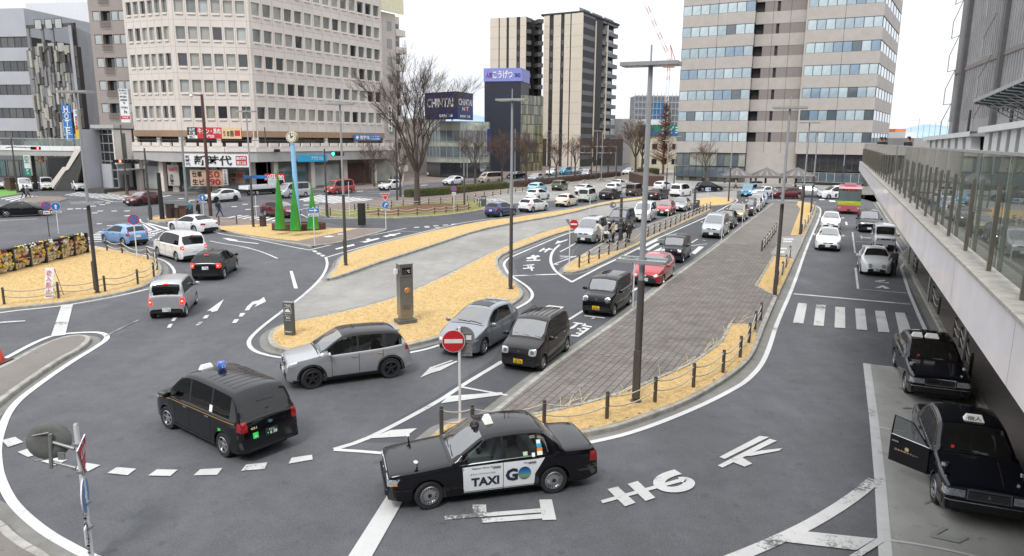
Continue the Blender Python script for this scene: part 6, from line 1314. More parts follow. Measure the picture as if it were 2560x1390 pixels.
GRN_=mat('cone_green',(.01,.27,.03),.45,var=.25,scale=.8,coat=.3);GRN2=mat('cone_green_worn',(.07,.26,.02),.6,var=.2,scale=1)
def cone(bx,by,ty,wpx,label):
 b=G(bx,by,.6);p0=Vector((b.x,b.y,.58));zt_=ZAT(p0,ty);w_=wpx/FPX*b.y/2;t=thing('cone_sculpture',label,'sculpture',p0);mb=MB();n=4
 rings=[]
 for z,f in((0,1),((zt_-.58)*.5,.52),((zt_-.58)*.82,.17),(zt_-.58,.03)):rings.append([(w_*f*math.cos(PI/4*k+.3),w_*f*math.sin(PI/4*k+.3),z)for k in range(8)])
 for r0,r1 in zip(rings,rings[1:]):
  for k in range(8):mb.add([r0[k],r0[(k+1)%8],r1[(k+1)%8],r1[k]],[(0,1,2,3)],GRN_ if(k//2)%2==0 else GRN2)
 mb.add(rings[-1],[tuple(range(8))],GRN_);part('cone_body',mb,t,org=(0,0,0))
cone(701,571,408,27,'tallest green cone, left of the clock pole');cone(739,574,442,28,'middle green cone directly in front of the clock pole');cone(783,571,457,30,'smallest green cone at the right')
b=G(742,566,.6);p0=Vector((b.x,b.y,.58));t=thing('street_clock','clock on a tall pale blue pole behind the green cones','clock',p0);zc=ZAT(p0,343)-.58
PB=mat('pole_pale_blue',(.28,.56,.85),.4,var=.05);mb=MB();mb.tube([(.12,0,0),(0,0,zc-.5)],[.24,.17],PB,12);part('pole',mb,t,org=(0,0,0))
azc=R(180-face_az(p0)-18);T=Matrix.Translation((0,0,zc))@Matrix.Rotation(azc,4,'Z')@Matrix.Rotation(PI/2,4,'X');mb=MB();cr_=13.5/FPX*b.y;mb.lathe([(cr_*.93,.30),(cr_*.99,.22),(cr_*1.04,.0),(cr_*.99,-.25),(cr_*.90,-.32),(.001,-.34)],mat('clock_case',(.42,.37,.20),.4,.4),28,T);part('clock_case',mb,t,org=(0,0,0),sharp=40)
mb=MB();mb.lathe([(cr_*.93,.30),(.001,.30)],mat('clock_face',(.72,.70,.60),.4),28,T);part('clock_face',mb,t,org=(0,0,0));mb=MB()
for k in range(12):M=T@Matrix.Rotation(k*PI/6,4,'Z');mb.box(-.03,.03,cr_*.68,cr_*.86,.305,.312,BLK,M)
M=T@Matrix.Rotation(R(-60),4,'Z');mb.box(-.04,.04,-.06,cr_*.45,.315,.322,BLK,M);M=T@Matrix.Rotation(R(10),4,'Z');mb.box(-.03,.03,-.06,cr_*.7,.325,.332,BLK,M);part('clock_hands',mb,t,org=(0,0,0),kind='stuff')
LEDR=mat('signal_red_lit',(1,.1,.05),.3,emit=(1,.07,.05,9));LEDG=mat('signal_green_lit',(.1,.8,.5),.3,emit=(.1,1,.6,2));SIG=mat('signal_case',(.05,.05,.05),.5)
def signal(b,top,arm_y,x_end,label,lit='r',facing=True,basez=.14,m=PDARK,both=None,r=.11):
 p=G(*b,basez);t=thing('traffic_signal',label,'traffic signal',p,0,None);zt_=ZAT(p,top)-basez;mb=MB();mb.tube([(0,0,0),(0,0,zt_)],[r,r*.6],m,10);mb.tube([(0,0,0),(0,0,1.2)],r*1.35,m,10);part('pole',mb,t,org=(0,0,0))
 za=ZAT(p,arm_y)-basez
 for k,xe in enumerate([x_end]+([both]if both else[])):
  xx=AT(xe,arm_y,p.y).x-p.x;mb=MB();mb.tube([(0,0,za+.15),(xx,0,za)],[.07,.05],m,8);part('arm',mb,t,org=(0,0,0))
 xx=AT(x_end,arm_y,p.y).x-p.x;mb=MB();mb.box(xx-.62,xx+.62,-.32,-.1,za-.2,za+.2,SIG);part('signal_head',mb,t,org=(0,0,0),label='horizontal three-lamp head')
 for k,dx in enumerate((-.38,0,.38)):
  mb=MB();on_=(lit=='r' and k==2)or(lit=='g' and k==0);T=Matrix.Translation((xx+dx,-.33,za))@Matrix.Rotation(PI/2,4,'X');mb.lathe([(.16,0),(.12,.03),(.001,.04)],(LEDR if lit=='r' else LEDG)if on_ else BLK,14,T);mb.lathe([(.17,-.02),(.18,.14)],SIG,14,T);part('lens',mb,t,org=(0,0,0))
 return t
signal((318,486),312,403,297,'traffic signal showing red on the dark pole beside the glass lift tower',r=.15);signal((45,482),345,370,92,'traffic signal showing red over the cars waiting at far left',both=14,r=.13)
signal((377,550),370,404,333,'dark signal pole on the plaza with its head turned away',lit='',both=397,r=.12);signal((671,478),318,376,690,'traffic signal showing green in front of the restaurant pavement',lit='g',r=.12)
signal((818,540),372,384,845,'dark signal pole left of the tree lawn',lit='g',r=.11)
def utility(b,top,label,m,r=.16,cam_=False,arm=None,basez=.14,cat='pole',name='utility_pole'):
 p=G(*b,basez);t=thing(name,label,cat,p);z=ZAT(p,top)-basez;mb=MB();mb.tube([(0,0,0),(0,0,z)],[r,r*.75],m,10);part('pole',mb,t,org=(0,0,0))
 if cam_:mb=MB();mb.tube([(0,0,z-.1),(-1.0,0,z)],.05,m,6);mb.lathe([(.001,-.3),(.14,-.25),(.16,0),(.001,.02)],SWHT,10,Matrix.Translation((-1.0,0,z)));part('camera',mb,t,org=(0,0,0))
 if arm:za=ZAT(p,arm[1])-basez;xx=AT(arm[0],arm[1],p.y).x-p.x;mb=MB();mb.box(min(0,xx),max(0,xx),-.2,.2,za-.05,za+.08,m);part('arm',mb,t,org=(0,0,0))
 return t
utility((527,540),236,'red brown pole with a small camera on top, crossing the restaurant sign',PBRN,.17,True);utility((467,503),328,'grey pole left of the restaurant sign',GALV,.16);utility((406,548),432,'black signal box post beside the plaza signal',BLK,.22);utility((993,500),320,'thin dark pole left of the big bare tree',PDARK,.13)
utility((1161,515),440,'dark post with a low flat lamp, right of the big bare tree',PDARK,.12);utility((1160,448),310,'grey pole in front of the curved glass office',GALV,.13,arm=(1180,312));utility((1168,448),325,'second grey pole in front of the curved glass office',GALV,.11);utility((1287,445),322,'grey pole with a white box in front of the navy block',GALV,.14)
utility((1540,445),370,'dark pole with rings right of the apartment tower',PDARK,.16);utility((1373,452),415,'dark post with flat lamp before the apartment tower base',PDARK,.13,arm=(1362,416));utility((1503,450),330,'tall grey pole right of the signal gantry',GALV,.12)
for(b,tp,lb)in(((1550,604),492,'dark ringed pole beside the people in white coats'),((1735,530),470,'dark ringed pole at the far end of the narrow median'),((2004,500),462,'dark ringed pole at the promenade far end')):
 t=utility(b,tp,lb,PDARK,.13 if b[1]>560 else.15);p=G(*b,.14);mb=MB()
 for k in range(6):z=(ZAT(p,tp)-.14)*(.3+.11*k);mb.tube([(0,0,z),(0,0,z+.05)],.16,GALV,10)
 part('ring',mb,t,org=(0,0,0),kind='stuff')
pL,pR=G(1428,432,.14),G(1541,430,.14);t=thing('sign_gantry','grey steel gantry frame over the main street by the apartment tower','gantry',pL);zt_=ZAT(pL,366);mb=MB();dx=AT(1541,366,pL.y).x-pL.x
for z in(zt_-.14,ZAT(pL,382)-.14):mb.tube([(0,0,z),(dx,0,z)],.14,GALV,6)
for k in range(8):x=dx*k/7;mb.tube([(x,0,zt_-.14),(x,0,ZAT(pL,382)-.14)],.07,GALV,5)
part('frame',mb,t,org=(0,0,0));mb=MB();mb.tube([(0,0,0),(0,0,zt_)],.18,GALV,8);part('pole',mb,t,org=(0,0,0));mb=MB();mb.tube([(dx,0,0),(dx,0,zt_)],.18,GALV,8);part('pole',mb,t,org=(0,0,0))
# ================================================================ BUILDINGS
def P3(x,D):q=AT(x,350,D);return Vector((q.x,q.y,0))
def fr(p0,p1):X=(p1-p0).normalized();return Matrix(((X.x,-X.y,0,p0.x),(X.y,X.x,0,p0.y),(0,0,1,0),(0,0,0,1)))
def bld(name,label,cat,p):return thing(name,label,cat,(p.x,p.y,0),world=True)
CREAM=mat('precast_cream',(.66,.605,.555),.85,var=.07,scale=.25,world=True);CREAM2=mat('precast_edge',(.72,.66,.60),.8,var=.06);BEIGE=mat('soffit_beige',(.33,.22,.14),.8)
GWIN=[win('window_grey',(.17,.185,.17)),win('window_blind',(.34,.345,.30)),win('window_dark',(.03,.033,.038)),win('window_teal',(.09,.17,.18)),win('window_pale',(.42,.45,.44))]
ALU=mat('aluminium_frame',(.50,.51,.50),.4,.5);DKF=mat('frame_bronze',(.07,.065,.06),.5)
GREYW=mat('tile_grey',(.44,.45,.48),.8,var=.06,world=True,scale=.3);DARK=mat('shop_dark',(.022,.02,.02),.6);CONCW=mat('concrete_wall',(.40,.39,.38),.85,var=.12,world=True,scale=.3)
def wmesh(w_,h,gm,fm=None,mull=0,key=None):
 k=('win',round(w_,2),round(h,2),gm.name,mull)
 if k not in MESHC:
  f=MB();t_=.05
  for a in((0,w_,0,t_),(0,w_,h-t_,h),(0,t_,t_,h-t_),(w_-t_,w_,t_,h-t_)):f.box(a[0],a[1],-.05,.03,a[2],a[3],fm or ALU)
  for i in range(mull):x=w_*(i+1)/(mull+1);f.box(x-.03,x+.03,-.045,.03,t_,h-t_,fm or ALU)
  p=MB();p.quad((t_,0,t_),(w_-t_,0,t_),(w_-t_,0,h-t_),(t_,0,h-t_),gm);MESHC[k]=(f.mesh('window'),p.mesh('pane'))
 return MESHC[k]
def put_win(t,F,x,y,z,w_,h,gm,fm=None,mull=0):
 f,p=wmesh(w_,h,gm,fm,mull);o=link('window',f,t);o.matrix_local=Matrix.Translation(-Vector(t.location))@F@Matrix.Translation((x,y,z));link('pane',p,o);return o
def W_(t,name,F,boxes,m,**k):
 mb=MB()
 for b in boxes:mb.box(*b[:6],b[6]if len(b)>6 else m,F)
 return part(name,mb,t,**k)
rw=random.Random(11)
# ---- cream office block: three facets
A,Bc,Cc,E_=P3(338,107),P3(452,103.5),P3(640,105),P3(961,129.5)
cb=bld('office_building','cream precast office block with six rows of square windows above the restaurant','office building',Bc);Z0,PIT,WH=10.35,3.62,1.75
def gfac(p0,p1,n,m0,wfrac,pal):
 F=fr(p0,p1);L=(p1-p0).length;st=(L-2*m0)/n;ww=st*wfrac;bx=[(0,L,0,.5,Z0-1.7,Z0)]
 for k in range(6):
  z=Z0+k*PIT;bx.append((0,L,0,.5,z+WH,z+PIT if k<5 else z+WH+2.4));bx.append((0,m0+(st-ww)/2,.002,.5,z,z+WH));bx.append((L-m0-(st-ww)/2,L,.002,.5,z,z+WH))
  for i in range(n-1):x=m0+(i+1)*st-(st-ww)/2;bx.append((x,x+st-ww,.002,.5,z,z+WH))
  for i in range(n):put_win(cb,F,m0+i*st+(st-ww)/2,.30,z,ww,WH,rw.choice(pal))
 W_(cb,'wall',F,bx,CREAM)
 W_(cb,'sill',F,[(m0+i*st+(st-ww)/2+.1,m0+i*st+(st+ww)/2-.1,-.14,.0,Z0+k*PIT-.28,Z0+k*PIT-.02)for k in range(6)for i in range(n)],CREAM2,kind='stuff')
 W_(cb,'panel_joint',F,[(0,L,-.004,0,Z0+k*PIT+WH+.9,Z0+k*PIT+WH+.93)for k in range(6)]+[(m0+i*st-.015,m0+i*st+.015,-.004,0,Z0-1.7,Z0+6*PIT+.4)for i in range(n+1)],BEIGE,kind='stuff')
g5=[GWIN[0],GWIN[1],GWIN[0],GWIN[1],GWIN[2]]
gfac(A,Bc,6,.4,.74,g5);gfac(Bc,Cc,6,.3,.76,[GWIN[1],GWIN[1],GWIN[0],GWIN[4],GWIN[2]]);gfac(Cc,E_,14,.3,.74,[GWIN[0],GWIN[1],GWIN[1],GWIN[2],GWIN[0]])
Dn=(E_-Cc).normalized();core=[A,Bc,Cc,E_,E_+Vector((-6,14,0)),A+Vector((-4,18,0))];mb=MB();c2=[V2(q)for q in core];c2=offset(c2,.5);mb.prism(c2,0,Z0+6*PIT+.6,DARK,CONCW);part('core',mb,cb)
mb=MB();mb.prism([V2(A)+Vector((1,3)),V2(Cc)+Vector((0,4)),V2(Cc)+Vector((0,12)),V2(A)+Vector((0,12))],Z0+6*PIT,Z0+6*PIT+5,CREAM);part('roof_house',mb,cb)
for p0,p1,o in((A,Bc,0),(Bc,Cc,0),(Cc,E_,0)):
 F=fr(p0,p1);L=(p1-p0).length;W_(cb,'soffit',F,[(0,L,-.1,.6,Z0-2.6,Z0-1.7,BEIGE)],BEIGE)
 n=max(2,int(L/6.5));W_(cb,'pillar',F,[(L*i/n-.4,L*i/n+.4,-3.9,-3.3,0,5.4)for i in range(n+1)]+[(L*i/n-.3,L*i/n+.3,.1,.6,5.7,Z0-1.7)for i in range(n+1)],CREAM2,kind='stuff')
 W_(cb,'shop_front',F,[(0,L,-3.2,-3.0,0,5.4),(0,L,1.2,1.4,5.7,Z0-1.7)],mat('shop_front_grey',(.20,.19,.18),.7,var=.5,scale=.35))
 W_(cb,'shop_window',F,[(L*(i+.12)/n,L*(i+.88)/n,-3.3,-3.22,.4,3.6,[GWIN[3],GWIN[4],PBRN,GWIN[1]][i%4])for i in range(n)]+[(L*(i+.12)/n,L*(i+.88)/n,1.1,1.18,6.2,8.2,[DARK,mat('shop_red_brown',(.22,.05,.03),.7),GWIN[2]][i%3])for i in range(n)],DARK,kind='stuff')
wk=bld('walkway','pale elevated walkway with notched parapet along the cream office block','walkway',Bc);wp=[P3(330,100),P3(430,97.5),P3(560,97.5),P3(640,99),P3(800,109),P3(985,122)]
for a,b in zip(wp,wp[1:]):
 F=fr(a,b);L=(b-a).length;z1=ZAT(a,386)+.0;W_(wk,'fascia',F,[(0,L,0,.4,4.35,5.75,CONCW),(0,L,-.15,.3,5.75,6.45,CREAM2),(0,L,.4,7,5.4,5.75,CONCW)],CONCW)
 n=max(1,int(L/1.7));W_(wk,'parapet_block',F,[(L*(i+.1)/n,L*(i+.86)/n,-.2,.1,6.45,6.95)for i in range(n)]+[(0,L,-.05,.05,7.28,7.36,DKF)],CREAM2,kind='stuff')
def board(name,label,x0,x1,y0,y1,D,items,m,cat='sign board',D2=None,th=.25,post=None):
 """sign board spanning photo columns x0..x1, rows y0 (top)..y1; items: (text, x, y, w, h in 0..1, material, vertical)"""
 p0,p1=P3(x0,D),P3(x1,D2 or D);F=fr(p0,p1);L=(p1-p0).length;za,zb_=ZAT(p0,y1),ZAT(p0,y0);t=bld(name,label,cat,p0);H_=zb_-za
 W_(t,'board',F,[(0,L,0,th,za,zb_)],m)
 X=F.to_3x3()@Vector((1,0,0))
 for it in items:
  mb=MB()
  if it[0]is None:mb.box(it[1]*L,(it[1]+it[3])*L,-.02-.012*(it[6]if len(it)>6 else 0),0,za+it[2]*H_,za+(it[2]+it[4])*H_,it[5],F);part('colour_field',mb,t);continue
  o=F@Vector((it[1]*L,-.045,za+it[2]*H_));text(mb,it[0],o,X,(0,0,1),it[3]*L,it[4]*H_,it[5],.02,.01,len(it)>6);part('lettering',mb,t)
 return t
BKF=mat('board_black',(.02,.02,.02),.5);ORGF=mat('board_sand',(.72,.52,.30),.5);CYAN=mat('board_cyan',(.03,.36,.60),.5);NAVY=mat('board_navy',(.012,.022,.12),.45);INKR=mat('ink_red',(.50,.015,.02),.5)
board('sign_board','large white restaurant board with black brush characters 新時代',455,619,385,417,95.5,[('新時代',.16,.12,.58,.8,BKF),(None,.80,.15,.17,.74,INKR),('高崎駅',.81,.55,.15,.28,SWHT),('東口店',.81,.2,.15,.28,SWHT),('新時代',.03,.08,.07,.84,BKF,1)],SWHT)
board('sign_board','three part black, red and sand restaurant board above the walkway',470,604,318,346,100,[(None,0,0,.18,1,BKF),(None,0,0,.18,.28,SWHT,1),('全席',.03,.64,.12,.3,SWHT),('個室',.03,.32,.12,.3,SWHT),('完備',.03,.02,.12,.22,BKF),(None,.18,0,.46,1,SRED),('牛タン・馬肉',.20,.42,.42,.5,SWHT),('専門店',.30,.06,.2,.28,SWHT),(None,.64,0,.36,1,ORGF),('うま囲',.66,.2,.2,.5,BKF),(None,.88,.25,.1,.5,SRED,1)],SRED)
board('sign_board','red and white price poster under the brush character board',468,552,424,465,98.5,[('仕事',.06,.55,.3,.36,BKF),('50',.55,.52,.34,.4,INKR),('生ビ',.06,.08,.36,.36,BKF),('190',.48,.06,.42,.4,INKR)],mat('poster_peach',(.62,.42,.30),.6));board('sign_board','narrow white poster beside the price poster',551,562,423,463,98.2,[('てんぐです。',.2,.04,.6,.9,BKF,1)],SWHT)
board('sign_board','red price poster at the right end of the restaurant',655,706,434,452,100.5,[('50円190',.03,.1,.94,.8,SWHT)],INKR);board('sign_board','white menu poster in the restaurant window',566,606,428,458,99.8,[('お品書',.05,.55,.4,.3,BKF),('朝昼',.55,.5,.3,.35,INKR),('夜',.2,.1,.2,.3,BKF)],mat('poster_brown',(.25,.16,.11),.6));board('sign_board','small black poster with fifty yen lettering left of the restaurant door',412,440,412,464,99,[('50円',.1,.68,.8,.2,INKR),('生ビール',.2,.05,.3,.5,BKF,1)],mat('poster_grey',(.42,.40,.38),.6))
board('sign_board','bright blue shop board behind the clock pole',744,817,387,405,104,[('プラスコム',.42,.25,.42,.5,SWHT)],CYAN,D2=108);board('sign_board','blue cram school board at the right end of the walkway',887,952,336,351,122,[('進学会',.18,.15,.38,.7,SWHT),('小・中・高・既卒',.60,.55,.36,.3,SWHT),('現役合格専門',.60,.12,.36,.3,SWHT),('◆',.03,.15,.12,.7,SWHT)],SBLU,D2=126)
board('sign_board','white stacked tenant board on the brown apartment corner',308,330,222,306,100,[('K&H',.1,.93,.8,.05,BKF),('ダンス教室',.1,.84,.8,.06,BKF),('歯科医院',.1,.74,.8,.06,BKF),('法律事務所',.1,.64,.8,.06,BKF),('塾',.4,.53,.25,.08,BKF),('行政書士',.1,.42,.8,.06,BKF),('h',.45,.28,.3,.09,BKF),(None,0,.1,1,.1,SRED),('不動産',.15,.12,.7,.06,SWHT,)],SWHT)
board('sign_board','tall blue HOTEL sign on the panelled hotel front',163,184,262,354,111,[('HOTEL',.25,.02,.5,.96,SWHT,1)]+[(None,.05,.19+.2*k,.9,.012,SWHT)for k in range(4)],SBLU);board('sign_board','tall yellow and white banner beside the HOTEL sign',191,205,274,347,111,[(None,0,.45,1,.55,SWHT),('6500円',.15,.3,.7,.5,INKR,1),('S',.25,.86,.5,.1,SBLU)],mat('banner_yellow',(.72,.50,.03),.5))
board('sign_board','white tenant sign strip between cream block and end tower',972,981,262,328,127,[('学習塾・教室',.2,.03,.6,.9,BKF,1)],SWHT);board('sign_board','small pharmacy board at the end of the walkway',905,968,396,408,121,[('サツ薬局',.5,.2,.3,.6,SGRN)],CONCW)
def vend(x,y,m,label):p=G(x,y,.14);t=thing('vending_machine',label,'vending machine',p,R(-15));mb=MB();mb.box(-.6,.6,-.4,.4,0,1.9,m);part('case',mb,t);mb=MB();mb.box(-.5,.5,-.42,-.4,.9,1.75,GWIN[4]);mb.box(-.3,.3,-.42,-.4,.2,.4,BLK);part('front_panel',mb,t)
vend(899,459,SWHT,'white vending machine in front of the cream block');vend(961,455,SRED,'red vending machine near the end tower')
# ---- end tower with the yellow roof board
p0,p1=P3(955,134),P3(1018,140);et=bld('apartment_building','narrow cream end tower with stacked balconies behind the cream office block','apartment building',p0);F=fr(p0,p1);L=(p1-p0).length;H_=ZAT(p0,27)
W_(et,'wall',F,[(0,L*.62,0,14,0,H_),(L*.62,L,1.4,14,0,H_)],mat('wall_pinkish',(.58,.52,.48),.85,var=.05));W_(et,'corner_strip',F,[(-.5,.2,-.3,.2,0,H_+2)],BEIGE)
for k in range(9):z=H_-3.4-k*3.15;W_(et,'balcony',F,[(L*.63,L,-.1,1.4,z-.3,z+.85)],CREAM2);put_win(et,F,L*.64,1.36,z,L*.32,2.1,GWIN[2]);put_win(et,F,L*.30,-.04,z+.4,L*.16,1.6,GWIN[4],mull=1)
board('roof_sign','blank pale yellow board on the roof of the end tower',962,1016,-24,24,133,[],mat('board_yellow',(.72,.68,.48),.5),D2=138)
# ---- left group
p0,p1=P3(-70,128),P3(98,126);go=bld('office_building','pale grey office block with dark ribbon windows at far left','office building',p0);F=fr(p0,p1);L=(p1-p0).length;zt=ZAT(p1,20);W_(go,'wall',F,[(0,L,0,16,zt-4.6,zt)]+[(0,L,.0,16,zt-6.9-3.95*k-1.7+.0,zt-6.4-3.95*k)for k in range(6)],GREYW);W_(go,'core',F,[(.1,L-.1,.5,15.9,0,zt-.1)],DARK)
for k in range(6):
 for i in range(5):put_win(go,F,L*i/5,.2,zt-6.35-3.95*k,L/5,1.7,GWIN[2]if(i+k)%3 else win('window_smoke',(.07,.068,.065)),DKF,1)
p0,p1,p2=P3(90,119),P3(208,116),P3(266,128);ht=bld('hotel_building','hotel with offset grey and beige vertical panels and an open roof frame','hotel',p0);F=fr(p0,p1);L=(p1-p0).length;zt=ZAT(p1,55)
HP=[mat('panel_beige',(.36,.345,.30),.8),mat('panel_grey',(.22,.22,.22),.8),mat('panel_dark',(.09,.085,.08),.8),mat('panel_pale',(.44,.42,.38),.8)]
W_(ht,'wall',F,[(0,L,.6,1.4,0,zt-3.6,HP[2]),(0,L,.6,.9,zt-.5,zt,HP[2]),(0,.5,.6,.9,zt-4,zt,HP[1]),(L-.6,L,.6,.9,zt-4,zt,HP[2]),(L*.3,L*.34,.6,.9,zt-4,zt,HP[1]),(L*.5,L*.55,.6,.9,zt-4,zt,HP[1])],HP[2])
for i in range(19):
 z=4.5+rw.uniform(0,1.5);x=L*i/19
 while z<zt-3.8:
  h=rw.choice([1.4,1.7,2.6]);
  if rw.random()<.86:W_(ht,'panel',F,[(x+.03,x+L/19-.03,.05+.45*rw.random(),.6,z,min(z+h,zt-3.4))],rw.choice([HP[0],HP[0],HP[1],HP[1],HP[2],HP[3]]))
  z+=h+.1
for k in range(6):
 for x in(.2,.42,.62):put_win(ht,F,L*x,.5,6.5+k*3.6,1.5,1.5,GWIN[4]if k%2 else GWIN[1],DKF)
F2=fr(p1,p2);W_(ht,'side_wall',F2,[(0,(p2-p1).length,0,.4,0,zt-.5)],mat('render_grey',(.42,.43,.46),.85,var=.1,world=True,scale=.4))
p0,p1=P3(104,150),P3(262,148);wb=bld('building','white block rising behind the panelled hotel','building',p0);F=fr(p0,p1);L=(p1-p0).length;W_(wb,'wall',F,[(0,L,0,12,0,ZAT(p0,8)),(L*.45,L,.5,12,0,46)],mat('wall_pale',(.66,.67,.70),.8,var=.04))
p0,p1=P3(254,112),P3(341,111);ba=bld('apartment_building','brown grey apartment block with bay windows and small black balconies','apartment building',p0);F=fr(p0,p1);L=(p1-p0).length;TAU=mat('tile_taupe',(.34,.295,.27),.8,var=.06,world=True,scale=.5)
bx=[];zb_=ZAT(p0,303)
for k in range(7):
 z=zb_+.3+k*3.38;bx.append((0,L,0,12,z-1.0+.02,z+.95));
 for a,b,c in((.10,.30,0),(.62,.80,0),(.82,.99,0)):put_win(ba,F,L*a,.06,z+.97,L*(b-a),1.4,GWIN[4],DKF)
 put_win(ba,F,L*.34,.7,z+.2,L*.24,2.1,GWIN[2],DKF)
 W_(ba,'balcony_railing',F,[(L*.32,L*.60,-.25,-.2,z+.0,z+.05,DKF),(L*.32,L*.60,-.25,-.2,z+.9,z+.95,DKF)]+[(L*(.32+.028*i),L*(.325+.028*i),-.24,-.21,z,z+.9,DKF)for i in range(11)],DKF,kind='stuff')
bx+=[(L*a,L*b,.01,.6,bx[0][4],bx[-1][5]-.1)for a,b in((0,.10),(.30,.33),(.60,.62),(.80,.82),(.99,1))];W_(ba,'wall',F,bx,TAU);W_(ba,'core',F,[(.1,L-.1,.75,11.9,0,bx[-1][5]-.1)],DARK);W_(ba,'entrance',F,[(0,L,1.5,2,0,zb_-.7)],CONCW)
p0,p1,p2=P3(243,101),P3(286,99),P3(330,102);lt=bld('lift_tower','glass and white panel lift tower at the end of the footbridge','lift tower',p1);zt=ZAT(p1,312)
LG=glassm('lift_glass',(.55,.62,.55),.9,.03,.12)
F=fr(p0,p1);L=(p1-p0).length;W_(lt,'glass_wall',F,[(0,L,0,.03,.6,zt)],LG);W_(lt,'mullion',F,[(0,L,-.05,.06,.6+k*zt/7.6,.72+k*zt/7.6)for k in range(8)]+[(L*k/3-.04,L*k/3+.04,-.04,.05,.6,zt)for k in range(4)],ALU,kind='stuff')
F=fr(p1,p2);L=(p2-p1).length;W_(lt,'panel',F,[(0,L,0,.3,zt*.42,zt*.93,CREAM2),(.3,L,.5,3.0,.3,zt*.42,GREYW),(-.3,L+.2,-.3,3.6,zt*.95,zt,ALU),(-2.6,L,0,3.4,0,.6,DKF),(-2.4,L-.1,3.2,3.4,.6,zt*.93,GREYW)],CREAM2);W_(lt,'canopy',F,[(0,L+.8,-1.6,0,3.1,3.25)],ALU);W_(lt,'door',F,[(L*.3,L*.6,-.05,0,.3,2.4)],DKF);W_(lt,'slit_window',F,[(L*.38,L*.62,-.04,0,zt*.5,zt*.88)],GWIN[0])
p0,p1=P3(-120,104),P3(246,101);fb=bld('footbridge','footbridge with white fascia and greenish glass railing at the left','footbridge',p0);F=fr(p0,p1);L=(p1-p0).length;W_(fb,'fascia',F,[(L*k/12+.02,L*(k+1)/12-.02,0,.3,ZAT(p1,378),ZAT(p1,366))for k in range(12)],SWHT,kind='stuff');W_(fb,'deck',F,[(0,L,.1,4,4.9,ZAT(p1,378)+.02)],CONCW)
for k in range(12):W_(fb,'glass_panel',F,[(L*k/12+.05,L*(k+1)/12-.05,.1,.12,ZAT(p1,365),ZAT(p1,349))],LG)
W_(fb,'handrail',F,[(0,L,.05,.15,ZAT(p1,348),ZAT(p1,346.6))],ALU);W_(fb,'column',F,[(L*.93,L*.95,1,1.6,0,5),(L*.98,L,1,1.6,0,5),(L*.45,L*.48,1,2,0,5)],DKF,kind='stuff')
a,b=P3(112,101),P3(186,101);st=bld('stair','stair with pale side band climbing to the footbridge','stair',a);F=fr(a,b);L=(b-a).length;mb=MB()
mb.add([F@Vector(q)for q in((0,0,1.0),(L*.5,0,3.4),(L*.6,0,3.4),(L,0,6),(L+.9,0,6),(L*.68,0,3.0),(L*.58,0,2.9),(.3,0,.3))],[(0,1,6,7),(1,2,5,6),(2,3,4,5)],CREAM2);part('side_band',mb,st);mb=MB();mb.add([F@Vector(q)for q in((.3,.1,.0),(L+.9,.1,5.6),(L+.9,.1,4.4),(3.4,.1,0),(.3,2.6,.0),(L+.9,2.6,5.6),(L+.9,2.6,4.4),(3.4,2.6,0))],[(0,1,2,3),(3,2,6,7),(0,4,5,1)],mat('stair_dark',(.07,.07,.065),.8));part('flight',mb,st)
W_(st,'step',F,[(.4+k*L/22,.4+(k+1)*L/22,.15,2.5,k*.26+.2,k*.26+.4)for k in range(22)],CONCW,kind='stuff')
p0,p1=P3(-60,112),P3(112,110);lb=bld('shop_building','low dark glazed shop front under the footbridge','shop',p0);F=fr(p0,p1);L=(p1-p0).length;W_(lb,'wall',F,[(0,L,0,6,0,5)],mat('shopwall_grey',(.16,.165,.17),.7));[put_win(lb,F,L*(.02+.2*k),-.05,1.4,L*.17,2.6,GWIN[3 if k%2 else 0],DKF,1)for k in range(5)]
board('banner','white and green vertical banner on the dark pole at far left',53,68,388,439,97,[(None,0,0,1,.36,SGRN),('出口案内',.15,.60,.7,.38,SGRN,1),('P',.3,.2,.4,.12,SWHT),('大',.3,.06,.4,.12,SWHT)],SWHT,cat='banner');board('sign_board','orange and white shop sign below the footbridge',89,101,388,406,104,[('居酒屋',.2,.05,.5,.9,SWHT,1)],mat('sign_orange',(.55,.20,.05),.5));board('sign_board','white eatery sign strip under the footbridge',117,160,388,393,104,[('大衆食堂 いし',.05,.1,.8,.8,BKF)],SWHT)
# ---- curved glass office and its roof sign
cg=bld('office_building','curved glass office with pale green bands under the roof billboard','office building',P3(1063,142));ps=[P3(1066,146),P3(1100,142),P3(1150,140.5),P3(1200,142),P3(1222,146)];zt=ZAT(ps[1],303)
GB=[win('band_pale_green',(.42,.46,.36)),win('band_blue_grey',(.15,.18,.20)),win('band_mint',(.30,.36,.32))]
for a,b in zip(ps,ps[1:]):
 F=fr(a,b);L=(b-a).length
 for k,(f0,f1,m)in enumerate(((.84,1,GB[0]),(.64,.835,GB[1]),(.56,.635,GB[0]),(.36,.555,GB[1]),(.28,.355,GB[0]),(.03,.275,GWIN[2]))):W_(cg,'glass_band',F,[(0,L,0,.1,zt*f0,zt*f1)],m)
 n=max(3,int(L/1.1));W_(cg,'mullion',F,[(L*i/n-.05,L*i/n+.05,-.1,.02,3,zt)for i in range(n+1)]+[(0,L,-.06,.0,zt*f,zt*f+.12)for f in(.28,.36,.56,.64,.84,.99)],ALU,kind='stuff')
mb=MB();mb.prism([V2(q)+Vector((0,.15))for q in ps]+[V2(ps[-1])+Vector((0,14)),V2(ps[0])+Vector((0,14))],0,zt-.05,DARK,CONCW);part('core',mb,cg)
def fourtxt(t,F,L,za,H_,items):
 X=F.to_3x3()@Vector((1,0,0))
 for s_,x,z,w_,h,m in items:mb=MB();text(mb,s_,F@Vector((x*L,-.05,za+z*H_)),X,(0,0,1),w_*L,h*H_,m,.03,.01);part('lettering',mb,t)
